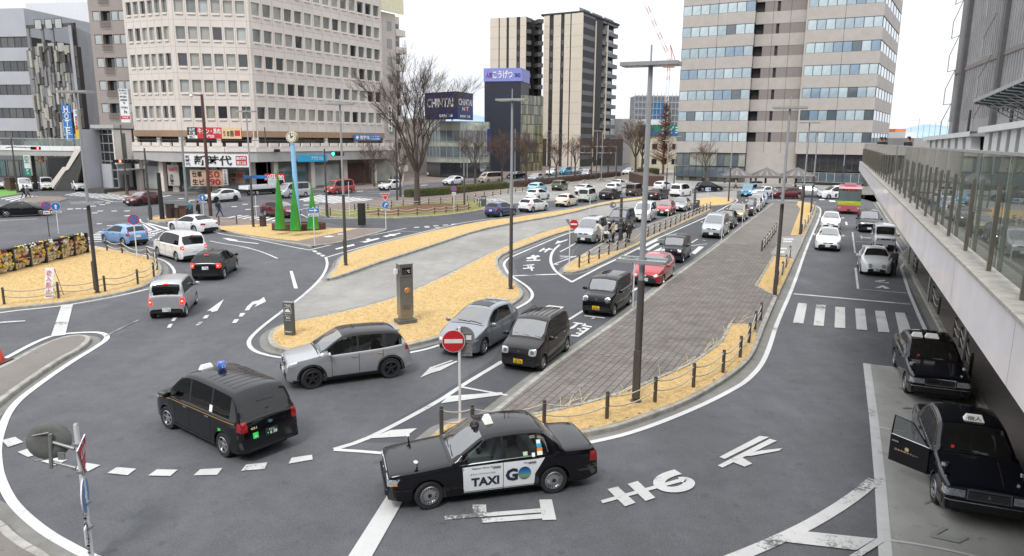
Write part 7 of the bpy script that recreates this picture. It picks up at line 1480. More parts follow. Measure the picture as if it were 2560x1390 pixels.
a,b,c=P3(1063,142),P3(1141,136),P3(1183,143);bbd=bld('billboard','navy two sided billboard lettered CHINTAI on the curved glass office','billboard',b);za,H_=ZAT(b,298),ZAT(b,230)-ZAT(b,298)
for p,q,its in((a,b,[('CHINTAI',.08,.46,.84,.34,SWHT),('株式会社 三幸',.48,.08,.42,.12,SWHT)]),(b,c,[('CHINTAI',.12,.54,.80,.24,SWHT),('N  T',.34,.34,.36,.15,SWHT),('E',.46,.34,.12,.15,SRED),('株式会社 三幸',.2,.08,.6,.10,SWHT)])):F=fr(p,q);L=(q-p).length;W_(bbd,'board',F,[(0.02,L-.02,0,.4,za,za+H_),(0,L,-.06,.4,za+H_,za+H_+.15,DKF)],NAVY);fourtxt(bbd,F,L,za,H_,its)
W_(bbd,'support',fr(a,b),[(1+2*k,1.2+2*k,.6,.8,zt,za+.5)for k in range(4)],ALU,kind='stuff')
board('sign_board','tall thin navy sign edge beside the curved glass office',1218,1226,322,380,139,[],NAVY)
p0,p1=P3(1000,160),P3(1068,158);W_(bld('building','beige low building behind the big bare tree','building',p0),'wall',fr(p0,p1),[(0,(p1-p0).length,0,10,0,ZAT(p0,296))],mat('wall_beige',(.44,.40,.36),.8))
# ---- navy tower and gold glass block
p0,p1,p2=P3(1211,172),P3(1301,170),P3(1358,178);nv=bld('office_building','windowless dark navy tower with a pale violet roof sign','office building',p0);F=fr(p0,p1);L=(p1-p0).length;zt=ZAT(p0,171);zs=ZAT(p0,204);W_(nv,'wall',F,[(0,L,0,9,0,zs)],mat('panel_navy',(.022,.026,.042),.5,var=.1,world=True,scale=.3));W_(nv,'sign_band',F,[(-.15,L+.15,-.15,9.15,zs+.02,zt)],mat('sign_violet',(.24,.26,.62),.5))
fourtxt(nv,F@Matrix.Translation((0,-.16,0)),L,zs,zt-zs,[('こうげつ',.24,.2,.54,.62,SWHT),('人形',.05,.28,.17,.4,mat('ink_plum',(.2,.02,.12),.5)),('SINCE',.84,.3,.15,.3,NAVY)])
gb=bld('office_building','gold tinted glass block right of the navy tower','office building',p1);F=fr(p1,p2);L=(p2-p1).length;zt=ZAT(p1,236);W_(gb,'core',F,[(0,L,.3,9,0,zt)],DARK);GG=[win('glass_gold',(.13,.115,.05)),win('glass_gold_dark',(.05,.05,.03)),win('glass_gold_pale',(.25,.23,.12))]
for i in range(12):
 for k in range(8):W_(gb,'glass_panel',F,[(L*i/12+.04,L*(i+1)/12-.04,.1,.2,zt*k/8+.06,zt*(k+1)/8-.06)],rw.choice(GG))
 # ---- cream and black apartment tower
a0,a1,a2,a3,a4=P3(1225,211),P3(1312,207),P3(1356,209),P3(1450,203),P3(1537,226);at_=bld('apartment_building','tall cream apartment tower with dark vertical strips and black balconies','apartment building',a3);IV=mat('wall_ivory',(.62,.56,.47),.8,var=.05,world=True,scale=.2);BKW=mat('wall_black',(.03,.029,.028),.7)
FL=3.0
def strips(p,q,zt,spec):
 F=fr(p,q);L=(q-p).length;W_(at_,'core',F,[(0.05,L-.05,.25,14,0,zt)],BKW)
 for u,v,m in spec:W_(at_,'wall_strip',F,[(L*u,L*v,0 if m is IV else.15,.3,0,zt)],m)
 W_(at_,'floor_joint',F,[(L*u,L*v,-.01,0,k*FL,k*FL+.05)for u,v,m in spec if m is IV for k in range(15)],BEIGE,kind='stuff')
 for u,v,m in spec:
  if m is BKW and v-u>.07:
   for k in range(int(zt/FL)):put_win(at_,F,L*u+.2,.13,k*FL+.7,L*(v-u)-.4,1.5,GWIN[2],DKF)
zl,zr=ZAT(a0,46),ZAT(a3,31)
strips(a0,a1,zl,[(0,.24,IV),(.24,.27,BKW),(.27,.46,IV),(.46,.53,BKW),(.53,.74,IV),(.74,.84,BKW),(.84,1,IV)]);strips(a2,a3,zr,[(0,.14,IV),(.14,.25,BKW),(.25,.44,IV),(.44,.53,BKW),(.53,.68,IV),(.68,.71,BKW),(.71,1,IV)])
F=fr(a1,a2);L=(a2-a1).length;W_(at_,'core',F,[(0,L,4,14,0,zl-2)],BKW);
for k in range(13):W_(at_,'balcony',F,[(0,L*.33,.4,4,k*FL+4,k*FL+5.1),(L*.72,L,.4,4,k*FL+4,k*FL+5.1)],mat('balcony_charcoal',(.09,.085,.085),.6))
F=fr(a3,a4);L=(a4-a3).length;W_(at_,'side_core',F,[(1.2,L,1.6,11,0,zr),(0,L,-.3,13,zr,zr+.5)],BKW)
for k in range(14):
 z=k*FL+2.2
 for i in range(3):W_(at_,'balcony',F,[(L*i/3+.25,L*(i+1)/3-.25,.0,1.6,z,z+1.15,mat('balcony_steel',(.07,.075,.085),.4))],BKW);put_win(at_,F,L*i/3+.8,1.5,z+.1,L/3-1.6,2.2,GWIN[2],DKF,1)
for i in(1,2):W_(at_,'fin',F,[(L*i/3-.22,L*i/3+.22,-.25,1.6,0,zr-1)],IV)
W_(at_,'podium',fr(a1+Vector((0,-2,0)),a4+Vector((6,-3,0))),[(0,(a4-a1).length,0,2,0,8)],mat('podium_brown',(.05,.042,.038),.7))
# ---- far blocks
def simple(label,x0,x1,y,D,m,cat='building',wins=None,D2=None):
 p0,p1=P3(x0,D),P3(x1,D2 or D);t=bld('building',label,cat,p0);F=fr(p0,p1);L=(p1-p0).length;zt=ZAT(p0,y);W_(t,'wall',F,[(0,L,0,15,0,zt)],m)
 if wins:
  for k in range(wins[1]):
   for i in range(wins[0]):put_win(t,F,L*(i+.25)/wins[0],-.05,zt*(k+.4)/wins[1],L*.5/wins[0],zt*.35/wins[1],wins[2],DKF)
 return t,F,L,zt
simple('pale grey windowless block right of the apartment tower',1535,1590,297,240,mat('wall_grey_pale',(.44,.43,.42),.8));simple('dark grey slim block behind the pale grey block',1586,1600,300,236,mat('wall_slate',(.13,.13,.14),.8))
t,F,L,zt=simple('distant building under construction wrapped in scaffold',1582,1692,240,420,mat('scaffold_grey',(.20,.21,.23),.8));W_(t,'scaffold_net',F,[(L*.42,L*.70,-1,-.5,0,zt-3)],mat('net_blue',(.02,.14,.35),.7));W_(t,'scaffold_pipe',F,[(0,L,-1.3,-1.15,zt*k/9,zt*k/9+.35)for k in range(2,10)]+[(L*k/12,L*k/12+.25,-1.3,-1.15,0,zt+2)for k in range(13)],ALU,kind='stuff')
t,F,L,zt=simple('white arcade building with a green and blue fascia sign',1600,1700,312,190,mat('wall_creamy',(.62,.56,.42),.8),wins=(4,3,GWIN[2]));W_(t,'sign_band',F,[(0,L,-.4,0,zt*.86,zt,SGRN),(0,L,-.42,-.02,zt*.78,zt*.86,SBLU)],SGRN);fourtxt(t,F@Matrix.Translation((0,-.4,0)),L,zt*.78,zt*.22,[('ダイヨ',.52,.1,.46,.85,SWHT)]);W_(t,'roof',F,[(0,L*.6,-.5,14,zt,zt+1.4)],SWHT)
simple('grey wall block right of the tower with an orange corner',2236,2262,322,170,mat('wall_orange',(.62,.20,.10),.8));simple('white box building behind the railway gantries',2262,2290,330,165,SWHT);simple('low grey station roof in the distance',2285,2400,345,150,CONCW)
# ---- right tower
TW=mat('tower_tile',(.44,.405,.375),.8,var=.07,world=True,scale=.8,bump=.2,bscale=3);TD=mat('tower_dark_panel',(.25,.225,.215),.8,var=.06,world=True);TWIN=[win('sky_glass_pale',(.50,.60,.64),.05),win('sky_glass_blue',(.22,.32,.42),.05),win('sky_glass_mid',(.36,.46,.52),.05),win('sky_glass_dark',(.10,.13,.15),.05)]
b0,b1,b2,b3,b4=P3(1692,138),P3(1866,131.5),P3(1995,128),P3(2178,123),P3(2220,144);tw=bld('office_tower','tall beige banded office tower with blue ribbon windows','office tower',b3);TP=3.8;zb0=ZAT(b0,353)
def tfac(p,q,n,back=0,solid=False,joints=None):
 F=fr(p,q);L=(q-p).length;bx=[]
 for k in range(-1,8):z=zb0+k*TP;bx.append((0,L,back,back+.6,z-1.95 if k>-1 else z-.35,z))
 bx=[(0,L,back,back+.6,zb0+k*TP-2.05,zb0+k*TP+.0)for k in range(0,10)]
 W_(tw,'spandrel',F,bx,TW);nj=joints or max(2,n//3);W_(tw,'panel_joint',F,[(L*i/nj-.03,L*i/nj+.03,back-.006,back,zb0-2,zb0+9*TP)for i in range(1,nj)],DKF,kind='stuff')
 for k in range(9):
  z=zb0+k*TP
  for i in range(n):
   if solid:continue
   g=rw.choices(TWIN,[6,2,4,.2]if k>2 else[3,1,4,1.5])[0];put_win(tw,F,L*i/n,back+.10,z,L/n,TP-2.05,g,DKF)
  if solid:W_(tw,'dark_panel',F,[(0,L*.16,back+.8,back+1,z,z+TP-2.05,DARK),(L*.16,L*.40,back+.05,back+.5,z,z+TP-2.05,TD),(L*.40,L*.46,back+.3,back+.5,z,z+TP-2.05,DARK),(L*.46,L,back+.04,back+.5,z,z+TP-2.05,TD)],TD)
tfac(b0,b1,8);tfac(b1,b2,4,2.0,True,3);tfac(b2,b3,8);tfac(b3,b4,6)
mb=MB();cc=[V2(q)for q in(b0,b1,b2,b3,b4,b4+Vector((-6,14,0)),b0*1.16)];cc=offset(cc,2.95);mb.prism(cc,0,zb0+9*TP-.5,DARK);part('core',mb,tw)
F=fr(b2,b3);W_(tw,'return_wall',F,[(-.3,0,0,2,zb0-2,zb0+9*TP)],TW)
F=fr(b0,b1);L=(b1-b0).length;z1=zb0-2.05
for i in range(10):put_win(tw,F,L*i/10,.3,z1-2.5,L/10,2.4,rw.choice([GWIN[0],GWIN[1],TWIN[3]]),DKF);put_win(tw,F,L*i/10,.2,z1-4.6,L/10,2.0,TWIN[3],DKF);put_win(tw,F,L*i/10,.9,.2,L/10,max(.8,z1-4.9),GWIN[i%3],DKF)
F=fr(b2,b3);L=(b3-b2).length
for i in range(9):put_win(tw,F,L*i/9,.6,z1-3.0,L/9,2.9,GWIN[2],DKF);put_win(tw,F,L*i/9,.4,z1-4.9,L/9,1.7,TWIN[3],ALU);put_win(tw,F,L*i/9,2.2,.1,L/9,3.2,GWIN[2],DKF)
W_(tw,'base_wall',fr(b1,b2),[(0,(b2-b1).length,1.9,2.3,0,zb0-2.05,TW)],TW);W_(tw,'side_base',fr(b3,b4),[(0,6,0,.5,0,z1,DKF),(6,(b4-b3).length,.2,.5,0,z1,GWIN[2])],TW)
CT=mat('canopy_grey',(.15,.14,.135),.6,var=.15);CT2=mat('canopy_glass',(.24,.235,.23),.4)
for i,(x0,x1)in enumerate(((1812,1892),(1890,1966),(1966,2052))):
 p0,p1=P3(x0,117),P3(x1,116);F=fr(p0,p1);L=(p1-p0).length;t=bld('canopy',['left','middle','right'][i]+'most of the three pyramid roofed canopies before the tower','canopy',p0);ze,zp=2.15,ZAT(p0,419);mb=MB();c=(L/2,2.5,zp);q=[(0,0,ze),(L,0,ze),(L,5,ze),(0,5,ze)]
 for k in range(4):
  a,b=Vector(q[k]),Vector(q[(k+1)%4]);mb.add([F@a,F@b,F@Vector(c)],[(0,1,2)],CT)
  for u in(.25,.5,.75):m_=a.lerp(b,u);mb.add([F@(v+Vector((0,-.03,.05)))for v in(a.lerp(b,u-.09),m_.lerp(Vector(c),.0)+(b-a)*.0,a.lerp(b,u+.0).lerp(Vector(c),.5),a.lerp(b,u-.09).lerp(Vector(c),.5))],[(0,1,2,3)],CT2)
 mb.box(0,L,-.1,.1,ze-.35,ze,CT,F);part('roof',mb,t);W_(t,'column',F,[(.3,.6,.1,.4,0,ze),(L-.6,L-.3,.1,.4,0,ze),(L/2,L/2+.3,4,4.3,0,ze)],DKF,kind='stuff')
board('low_wall','low concrete planter wall in front of the tower',1770,1990,458,466,114,[],CONCP,cat='wall',th=1.0);simple('small brown kiosk shelter left of the tower',1612,1665,440,122,PBRN,cat='kiosk')
# ---- deck with glass railing at the right
ZT,ZB,ZR=6.35,5.70,7.62
d0,d1=G(2149,403,ZT),G(2560,799,ZT);d0=Vector((d0.x,d0.y,0));d1=Vector((d1.x,d1.y,0));d1=d1+(d1-d0).normalized()*3.2;F=fr(d0,d1);L=(d1-d0).length
dk=bld('pedestrian_deck','elevated walkway deck with white fascia panels and tall glass railing at the right','deck',d0);FW_=mat('fascia_white',(.84,.81,.83),.45,var=.10,world=True,scale=.9,coat=.2);CAP=mat('stone_cap',(.40,.38,.34),.8,var=.25,world=True,scale=6);BRZ=mat('post_bronze',(.20,.18,.15),.45,.3)
n=16;W_(dk,'slab',F,[(0,L,.22,16,ZB+.05,ZT-.22),(0,L,.2,.4,ZB,ZT-.3)],mat('slab_grey',(.25,.245,.24),.8))
for i in range(n):W_(dk,'fascia_panel',F,[(L*i/n+.008,L*(i+1)/n-.008,0,.2,ZB,ZT-.045)],FW_);W_(dk,'cap_stone',F,[(L*i/n+.006,L*(i+1)/n-.006,-.03,.42,ZT-.04,ZT)],CAP)
DG=glassm('deck_glass',(.80,.88,.80),.8,.015,.02,1.3,(.66,.74,.64,.22));n=int(L/1.62)
for i in range(n):
 x=L*(i+.5)/n;W_(dk,'post',F,[(x-.018,x+.018,.13,.175,ZT,ZR-.33)],BRZ)
 if i<n-1:W_(dk,'glass_panel',F,[(x+.012,x+L/n-.012,.20,.215,ZT+.04,ZR)],DG)
W_(dk,'handrail',F,[(0,L,.19,.225,ZR,ZR+.035)],ALU);W_(dk,'end_wall',F,[(0,.2,.2,16,ZT,ZR-.1)],CAP);W_(dk,'inner_rail',F,[(0,L,.5,.55,ZR-.62,ZR-.58)],BRZ)
for q in((2270,659),(2319,754),(2407,905)):q=G(*q,.14);mb=MB();mb.tube([q,Vector((q.x,q.y,ZB+.06))],.055,PGREY,10);part('drain_pole',mb,dk)
for k in range(5):mb=MB();mb.tube([F@Vector((1.5+k*6,4.6,.14)),F@Vector((1.5+k*6,4.6,ZB+.06))],.3,DKF,12);part('column',mb,dk)
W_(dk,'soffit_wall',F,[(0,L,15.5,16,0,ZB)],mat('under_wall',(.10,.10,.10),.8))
def shaft(label,x0,x1,y0_,y1_,D0,D1,fin,lean):
 p0,p1=P3(x0,D0),P3(x1,D1);F=fr(p0,p1);L=(p1-p0).length;t=bld('louvre_wall',label,'louvre wall',p0);za=ZT;z0,z1=ZAT(p0,y0_),ZAT(p1,y1_);mb=MB()
 mb.add([F@Vector(q)for q in((0,.3,za),(L,.3,za),(L-lean,.3,z1),(0,.3,z0))],[(0,1,2,3)],mat('louvre_dark',(.09,.09,.105),.7));part('backing',mb,t)
 for i in range(fin):
  mb=MB();u,v=(i+.02)/fin,(i+.62)/fin;zu,zv=z0+(z1-z0)*u,z0+(z1-z0)*v;P=[(L*u,0,za),(L*v,0,za),((L-lean)*v,0,zv),((L-lean)*u,0,zu)]
  mb.add([F@Vector(q)for q in P]+[F@Vector((a,.2,b))for a,_,b in P],[(0,1,2,3),(1,5,6,2),(4,0,3,7)],SWHT);part('slat',mb,t)
 mb=MB();mb.add([F@Vector(q)for q in((-.05,-.12,z0),(L-lean+.05,-.12,z1),(L-lean+.05,.5,z1),(-.05,.5,z0),(-.05,-.12,z0+.12),(L-lean+.05,-.12,z1+.12),(L-lean+.05,.5,z1+.12),(-.05,.5,z0+.12))],[(0,1,5,4),(4,5,6,7),(0,3,2,1)],SWHT);part('coping',mb,t)
shaft('slatted white light shaft wall left of the gap on the deck',2318,2452,352,340,24,17,7,.7);shaft('slatted white light shaft wall at the right edge of the deck',2460,2700,333,300,15,11,9,0)
s0,s1=P3(2368,62),P3(2800,30);F=fr(s0,s1);L=(s1-s0).length;sw=bld('station_building','huge grey corrugated station wall with dark pilasters and bracing at the right','station building',s0);SWM=mat('station_wall',(.36,.355,.365),.75,var=.16,world=True,scale=.5);SZ=34
W_(sw,'wall',F,[(0,L,0,14,0,SZ)],SWM);W_(sw,'unseen_rear_wing',Matrix.Identity(4),[(-70,60,-30,-14,0,26)],SWM);W_(sw,'unseen_rear_windows',Matrix.Identity(4),[(-66+8*k,-60+8*k,-14,-13.9,8+5*j,10.5+5*j)for k in range(15)for j in range(3)],GWIN[2],kind='stuff');W_(sw,'wall_rib',F,[(L*i/60,L*i/60+.07,-.05,0,9.5,SZ)for i in range(60)],SWM,kind='stuff');W_(sw,'band',F,[(0,L,-.08,0,13.4,13.7),(0,L,-.08,0,22,22.2)],TD)  # wing behind the camera is unseen, added to darken reflections on car sides
for x in(2.4,13.5,24):
 W_(sw,'pilaster',F,[(x+.6,x+1.3,-.3,0,0,SZ)],mat('pilaster_dark',(.13,.128,.135),.7));mb=MB()
 for k in range(10):z=8.2+k*2.7;mb.tube([F@Vector((x,-.5,z)),F@Vector((x-1.9,-.7,z))],.03,GALV,5);mb.tube([F@Vector((x-1.9,-.7,z)),F@Vector((x-1.9,-.7,z+1.3))],.04,ALU,5);mb.tube([F@Vector((x-1.9,-.7,z+1.3)),F@Vector((x,-.5,z+2.7))],.03,GALV,5)
 part('brace',mb,sw,kind='stuff')
W_(sw,'slot',F,[(7,7.5,-.06,.02,8,10.2),(18,18.5,-.06,.02,8,10.4)]+[(14+1.0*k,14.3+1.0*k,-.06,.02,9.8,10.2)for k in range(8)],DARK,kind='stuff')
TEAL=mat('canopy_teal',(.02,.09,.13),.5);mb=MB();CA,CB=F.inverted()@AT(2432,258,44),F.inverted()@AT(2640,168,33);CY=Vector((.6,3.8,-.5));q=[CA+CY,CB+CY,CB,CA]+[v+Vector((0,0,.22))for v in(CA+CY,CB+CY,CB,CA)]
mb.add([F@Vector(v)for v in q],[(0,1,2,3)],TEAL);mb.add([F@Vector(v)for v in q],[(4,7,6,5),(3,2,6,7),(0,3,7,4)],ALU);part('canopy',mb,sw);mb=MB()
for k in range(13):e=CA.lerp(CB,(k+.2)/13);g=e+CY;z_=Vector((0,0,-.06));mb.tube([F@(e+z_),F@(g+z_)],.05,ALU,4);mb.tube([F@(e.lerp(g,.3)+z_),F@(e.lerp(g,.3)+Vector((1.1,.6,-.16)))],.05,ALU,4);mb.tube([F@(e.lerp(g,.15)+z_),F@(g+Vector((.8,.1,-1.7)))],.035,ALU,4)
part('canopy_strut',mb,sw,kind='stuff')
for i,(x,y)in enumerate(((2272,318),(2290,296),(2303,312),(2318,310),(2332,306),(2346,300),(2362,296),(2375,298))):utility((x,372),y,'distant railway mast, number %s from the left beside the station wall'%['one','two','three','four','five','six','seven','eight'][i],DKF,.22,arm=(x-16,y+5)if i%2 else None,basez=-.0)
HL=bpy.data.materials.new('hill_blue');HL=mat('hill_hazed',(.32,.44,.58),.95,var=.15,scale=.002,world=True);mb=MB();N_=60;pr=random.Random(3);X0,X1=-4200,5200  # distance haze is painted into the hill colour as pale blue
hz=[260+130*math.sin(i*.35)+60*math.sin(i*1.1)+pr.uniform(-25,25)for i in range(N_+1)]
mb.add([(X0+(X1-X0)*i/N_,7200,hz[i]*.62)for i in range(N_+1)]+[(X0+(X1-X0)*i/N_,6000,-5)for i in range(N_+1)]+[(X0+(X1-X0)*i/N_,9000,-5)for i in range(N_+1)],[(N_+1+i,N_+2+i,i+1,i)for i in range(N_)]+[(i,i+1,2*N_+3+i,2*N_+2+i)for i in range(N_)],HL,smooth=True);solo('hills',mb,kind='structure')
p=P3(1663,400);cr_=bld('tower_crane','red and white tower crane with raised jib above the far scaffold','crane',p);CR=mat('crane_red',(.62,.16,.13),.5);z0,z1=0,ZAT(p,145);mb=MB()
for k in range(22):za,zc=z1*k/22,z1*(k+1)/22;m=CR if k>16 and k%2 else SWHT;mb.tube([p+Vector((-.7,0,za)),p+Vector((-.7,0,zc))],.16,m,4);mb.tube([p+Vector((.7,0,za)),p+Vector((.7,0,zc))],.16,m,4);mb.tube([p+Vector((-.7,0,za)),p+Vector((.7,0,zc))],.11,m,4)
part('mast',mb,cr_,kind='stuff');mb=MB();e=AT(1607,2,p.y);s_=Vector((p.x-2,p.y,ZAT(p,132)))
for k in range(16):a,b=s_.lerp(e,k/16),s_.lerp(e,(k+1)/16);m=SWHT if(k//2)%2 else CR;mb.tube([a,b],.16,m,4);mb.tube([a+Vector((1.4,0,.6)),b+Vector((1.4,0,.6))],.16,m,4);mb.tube([a,b+Vector((1.4,0,.6))],.1,m,4)
part('jib',mb,cr_,kind='stuff');mb=MB();q=Vector((p.x,p.y,z1));mb.box(p.x-3,p.x+3,p.y-1,p.y+1,z1-5,z1-2.5,CR);mb.tube([q+Vector((2,0,-3)),AT(1676,112,p.y)],.2,CR,4);mb.tube([q+Vector((4,0,-3)),AT(1676,112,p.y)],.2,CR,4);part('cab',mb,cr_)
# ================================================================ VEHICLES OF OTHER KINDS
def prismx(mb,prof,y0,y1,m,T=None):
 n=len(prof);mb.add([(x,y,z)for y in(y0,y1)for x,z in prof],[(n+i,n+(i+1)%n,(i+1)%n,i)for i in range(n)]+[tuple(range(n)),tuple(reversed(range(n,2*n)))],m,T)
c=V2(G(2120,536));az=R(90-205);t=thing('city_bus','small pink city bus with a green and yellow front band, coming towards us','bus',(c.x-math.cos(az)*3.4,c.y-math.sin(az)*3.4,0),az)
PK=paint('bus_pink',(.50,.10,.14),.3);GY=paint('bus_green',(.30,.50,.03),.3);YL=paint('bus_yellow',(.65,.55,.08),.3);PKL=paint('bus_roof_pink',(.62,.26,.32),.35);GD=paint('bus_dark_green',(.05,.10,.05),.3)
mb=MB();prismx(mb,[(3.4,.35),(3.42,1.0),(-3.4,1.0),(-3.4,.35)],-1.15,1.15,PK);part('lower_body',mb,t);mb=MB();prismx(mb,[(3.42,1.0),(3.38,1.45),(-3.4,1.45),(-3.4,1.0)],-1.15,1.15,GY);mb.box(3.40,3.43,-1.1,-.2,1.15,1.3,YL);mb.box(3.40,3.43,-.4,.6,1.22,1.42,YL);part('band',mb,t)
mb=MB();prismx(mb,[(3.36,1.452),(3.18,2.75),(-3.35,2.75),(-3.4,1.452)],-1.12,1.12,GD);part('upper_body',mb,t);mb=MB();prismx(mb,[(3.26,2.752),(3.05,2.95),(-3.2,2.95),(-3.4,2.752)],-1.13,1.13,PKL);mb.box(-1.5,1.2,-.6,.6,2.95,3.12,PK);part('roof',mb,t)
mb=MB();mb.add([(3.372,-1.02,1.5),(3.372,1.02,1.5),(3.232,1.0,2.5),(3.232,-1.0,2.5)],[(0,1,2,3)],win('bus_glass',(.10,.13,.13),.05));part('windscreen',mb,t);mb=MB();mb.box(3.2,3.24,-.7,.7,2.55,2.72,BLK);text(mb,'ぐるりん',(3.245,-.55,2.57),(0,1,0),(0,0,1),1.1,.12,ORG);part('destination_board',mb,t)
for sd in(1,-1):
 mb=MB();mb.box(3.42,3.45,sd*.95-.14,sd*.95+.14,.6,.8,LAMP);part('headlight',mb,t);mb=MB();mb.box(-3.0,2.9,sd*1.13-.01,sd*1.13+.01,1.6,2.5,GWIN[2]);part('side_window',mb,t);mb=MB();mb.tube([(3.3,sd*1.15,2.2),(3.5,sd*1.35,2.1)],.03,BLK,5);mb.box(3.45,3.52,sd*1.36-.1,sd*1.36+.1,1.85,2.2,BLK);part('mirror',mb,t)
 for x in(2.3,-2.0):tm,rm=wheel_meshes(.42,'steel',2);wo=link('wheel',tm,t,(x,sd*1.03,.42));wo.rotation_euler.z=PI if sd>0 else 0;link('rim',rm,wo)
mb=MB();mb.box(3.43,3.45,-.17,.17,.42,.58,PLG);part('number_plate',mb,t)
a,b=V2(G(607,490)),V2(G(712,482));d=b-a;rot=math.atan2(d.y,d.x);t=thing('flatbed_truck','white flatbed truck with a ladder rack standing before the restaurant','truck',(*((a+b)/2),0),rot);WT=PAINTS['white']
mb=MB();prismx(mb,[(3.0,.5),(3.02,1.2),(2.75,2.05),(1.5,2.1),(1.45,.5)],-.92,.92,WT);part('cab',mb,t);mb=MB();mb.add([(3.035,-.8,1.25),(3.035,.8,1.25),(2.79,.78,1.95),(2.79,-.78,1.95)],[(0,1,2,3)],CGLS);part('windscreen',mb,t)
for sd in(1,-1):
 mb=MB();mb.add([(2.85,sd*.925,1.2),(1.75,sd*.925,1.2),(1.75,sd*.925,1.9),(2.6,sd*.925,1.9)],[(0,1,2,3)],GWIN[2]);part('side_window',mb,t)
 for x in(2.3,-1.9):tm,rm=wheel_meshes(.36,'steel',2);wo=link('wheel',tm,t,(x,sd*.83,.36));wo.rotation_euler.z=PI if sd>0 else 0;link('rim',rm,wo)
mb=MB();mb.box(-3.4,1.35,-.95,.95,.85,.98,WT);mb.box(-3.4,1.35,-.97,-.93,.98,1.35,WT);mb.box(-3.4,1.35,.93,.97,.98,1.35,WT);part('load_bed',mb,t);mb=MB();mb.box(-3.0,2.9,-.5,.5,.5,.8,BLK);part('chassis',mb,t)
for k in range(8):mb=MB();mb.box(.1+k*.16,.15+k*.16,-.95,-.9,1.35,2.1,ALU);part('rack_bar',mb,t)
board('banner','small blue banner over the flatbed truck',604,660,438,446,97.0,[],SBLU)
mb=MB();mb.box(-.3,.3,-.3,.3,.0,.05,PBRN);mb.lathe([(.18,.05),(.04,.7),(.001,.72)],mat('cone_red',(.6,.06,.03),.5),14);cz=G(-2,905);solo('traffic_cone',mb,'red traffic cone at the left edge on the paved wedge','traffic cone',loc=None).location=cz
# ================================================================ TREES
BARK=mat('bark',(.085,.068,.056),.9,var=.3,scale=3,bump=.6);TWIG=mat('twig',(.10,.072,.06),.9,var=.25)
def branchy(h,r0,seed,spread,levels,trunk=.25,first=5,twm=TWIG):
 rg=random.Random(seed);tk,cr=MB(),MB()
 def rec(p,d,L,r,lv):
  n=4 if lv<2 else 2;pts=[p];rs=[r];q=p.copy();dd=d.copy()
  for k in range(n):
   dd=(dd+Vector((rg.uniform(-1,1),rg.uniform(-1,1),rg.uniform(-.2,.9)))*(.13 if lv<3 else.2)).normalized();q=q+dd*(L/n);pts.append(q.copy());rs.append(r*(1-.55*(k+1)/n))
  cr.tube(pts,rs,BARK if lv<2 else twm,5 if lv<2 else 3,False)
  if lv>=levels:return
  for k in range(rg.choice([3,4])if lv<levels-1 else 5):
   u=rg.uniform(.35,1)if k else 1;i=min(n-1,int(u*n));pp=pts[i].lerp(pts[i+1],u*n-i if u<1 else 1);a=rg.uniform(0,6.28);sp=spread*rg.uniform(.5,1.1)
   o=Vector((math.cos(a),math.sin(a),0));nd=(dd+o*sp).normalized();nd.z=max(nd.z,.12);rec(pp,nd.normalized(),L*rg.uniform(.55,.78),max(r*.45,.012),lv+1)
 tp=[Vector((0,0,0)),Vector((0,0,h*trunk*.5)),Vector((.05,0,h*trunk))];tk.tube(tp,[r0*1.45,r0,r0*.9],BARK,10,False)
 for k in range(first):a=2*PI*k/first+rg.uniform(-.3,.3);rec(tp[2]-Vector((0,0,rg.uniform(0,h*.05))),Vector((math.cos(a)*.42,math.sin(a)*.42,1)).normalized(),h*rg.uniform(.30,.40),r0*.55,1)
 rec(tp[2],Vector((0,0,1)),h*.4,r0*.6,1);return tk.mesh('trunk'),cr.mesh('crown')
def tree(me,b,label,sc=1,rz=0,group=None,basez=.14):
 t=thing('bare_tree',label,'tree',G(*b,basez),rz,group);t.scale=(sc,)*3;link('trunk',me[0],t);link('crown',me[1],t);return t
tree(branchy(16.5,.36,5,.60,6,.30,7,mat('twig_dark',(.085,.058,.046),.9)),(1043,512),'big bare tree with a wide fan of branches on the bare soil patch',.84)
ST=[branchy(7.6,.17,s,.8,5,.40,6,mat('twig_brown',(.13,.08,.06),.9))for s in(1,2,3)]
for i,(x,y,k,s,w_)in enumerate(((1001,492,0,.75,'directly left of the big bare tree'),(1188,470,1,1,'in front of the curved glass office'),(1255,466,2,.95,'before the navy tower'),(1315,458,0,.95,'before the gold glass block'),(1390,452,1,.9,'before the cream apartment wall'),(1437,447,2,.9,'left of the dark balconies'),(1478,442,0,.9,'below the dark balconies'),(1520,440,1,.9,'below the right end of the dark balconies'),(1588,437,2,1.3,'beside the pale grey block'),(1604,432,0,1.3,'left of the bare conifer'),(1762,462,1,.8,'in front of the tower shop windows'),(760,468,2,.8,'in front of the bright blue shop'),(910,462,0,.8,'at the right end of the cream block'),(936,466,1,.75,'beside the vending machines'))):tree(ST[k],(x,y),'pruned bare street tree '+w_,s,i*1.3,'pruned bare street trees')
t=thing('bare_conifer','tall narrow reddish bare conifer left of the tower','tree',G(1657,436,.14));tk,cr=MB(),MB();hh=ZAT(G(1657,436),262);RT_=mat('twig_red',(.20,.095,.06),.9,var=.2);tk.tube([(0,0,0),(0,0,hh)],[.3,.04],RT_,7,False);rg=random.Random(9)
for k in range(420):
 u=rg.uniform(.15,1);z=hh*u;a=rg.uniform(0,6.28);l=(1-u)*3.6+.5;e=Vector((math.cos(a)*l,math.sin(a)*l,z+l*.45));cr.tube([(0,0,z),e*.5+Vector((0,0,z*.5))+Vector((0,0,-.1)),e],[.06,.04,.015],RT_,3,False)
 for _ in range(2):v=rg.uniform(.3,1);q=Vector((0,0,z)).lerp(e,v);cr.tube([q,q+Vector((rg.uniform(-.7,.7),rg.uniform(-.7,.7),rg.uniform(0,.8)))],.02,RT_,3,False)
part('trunk',tk,t);part('crown',cr,t)
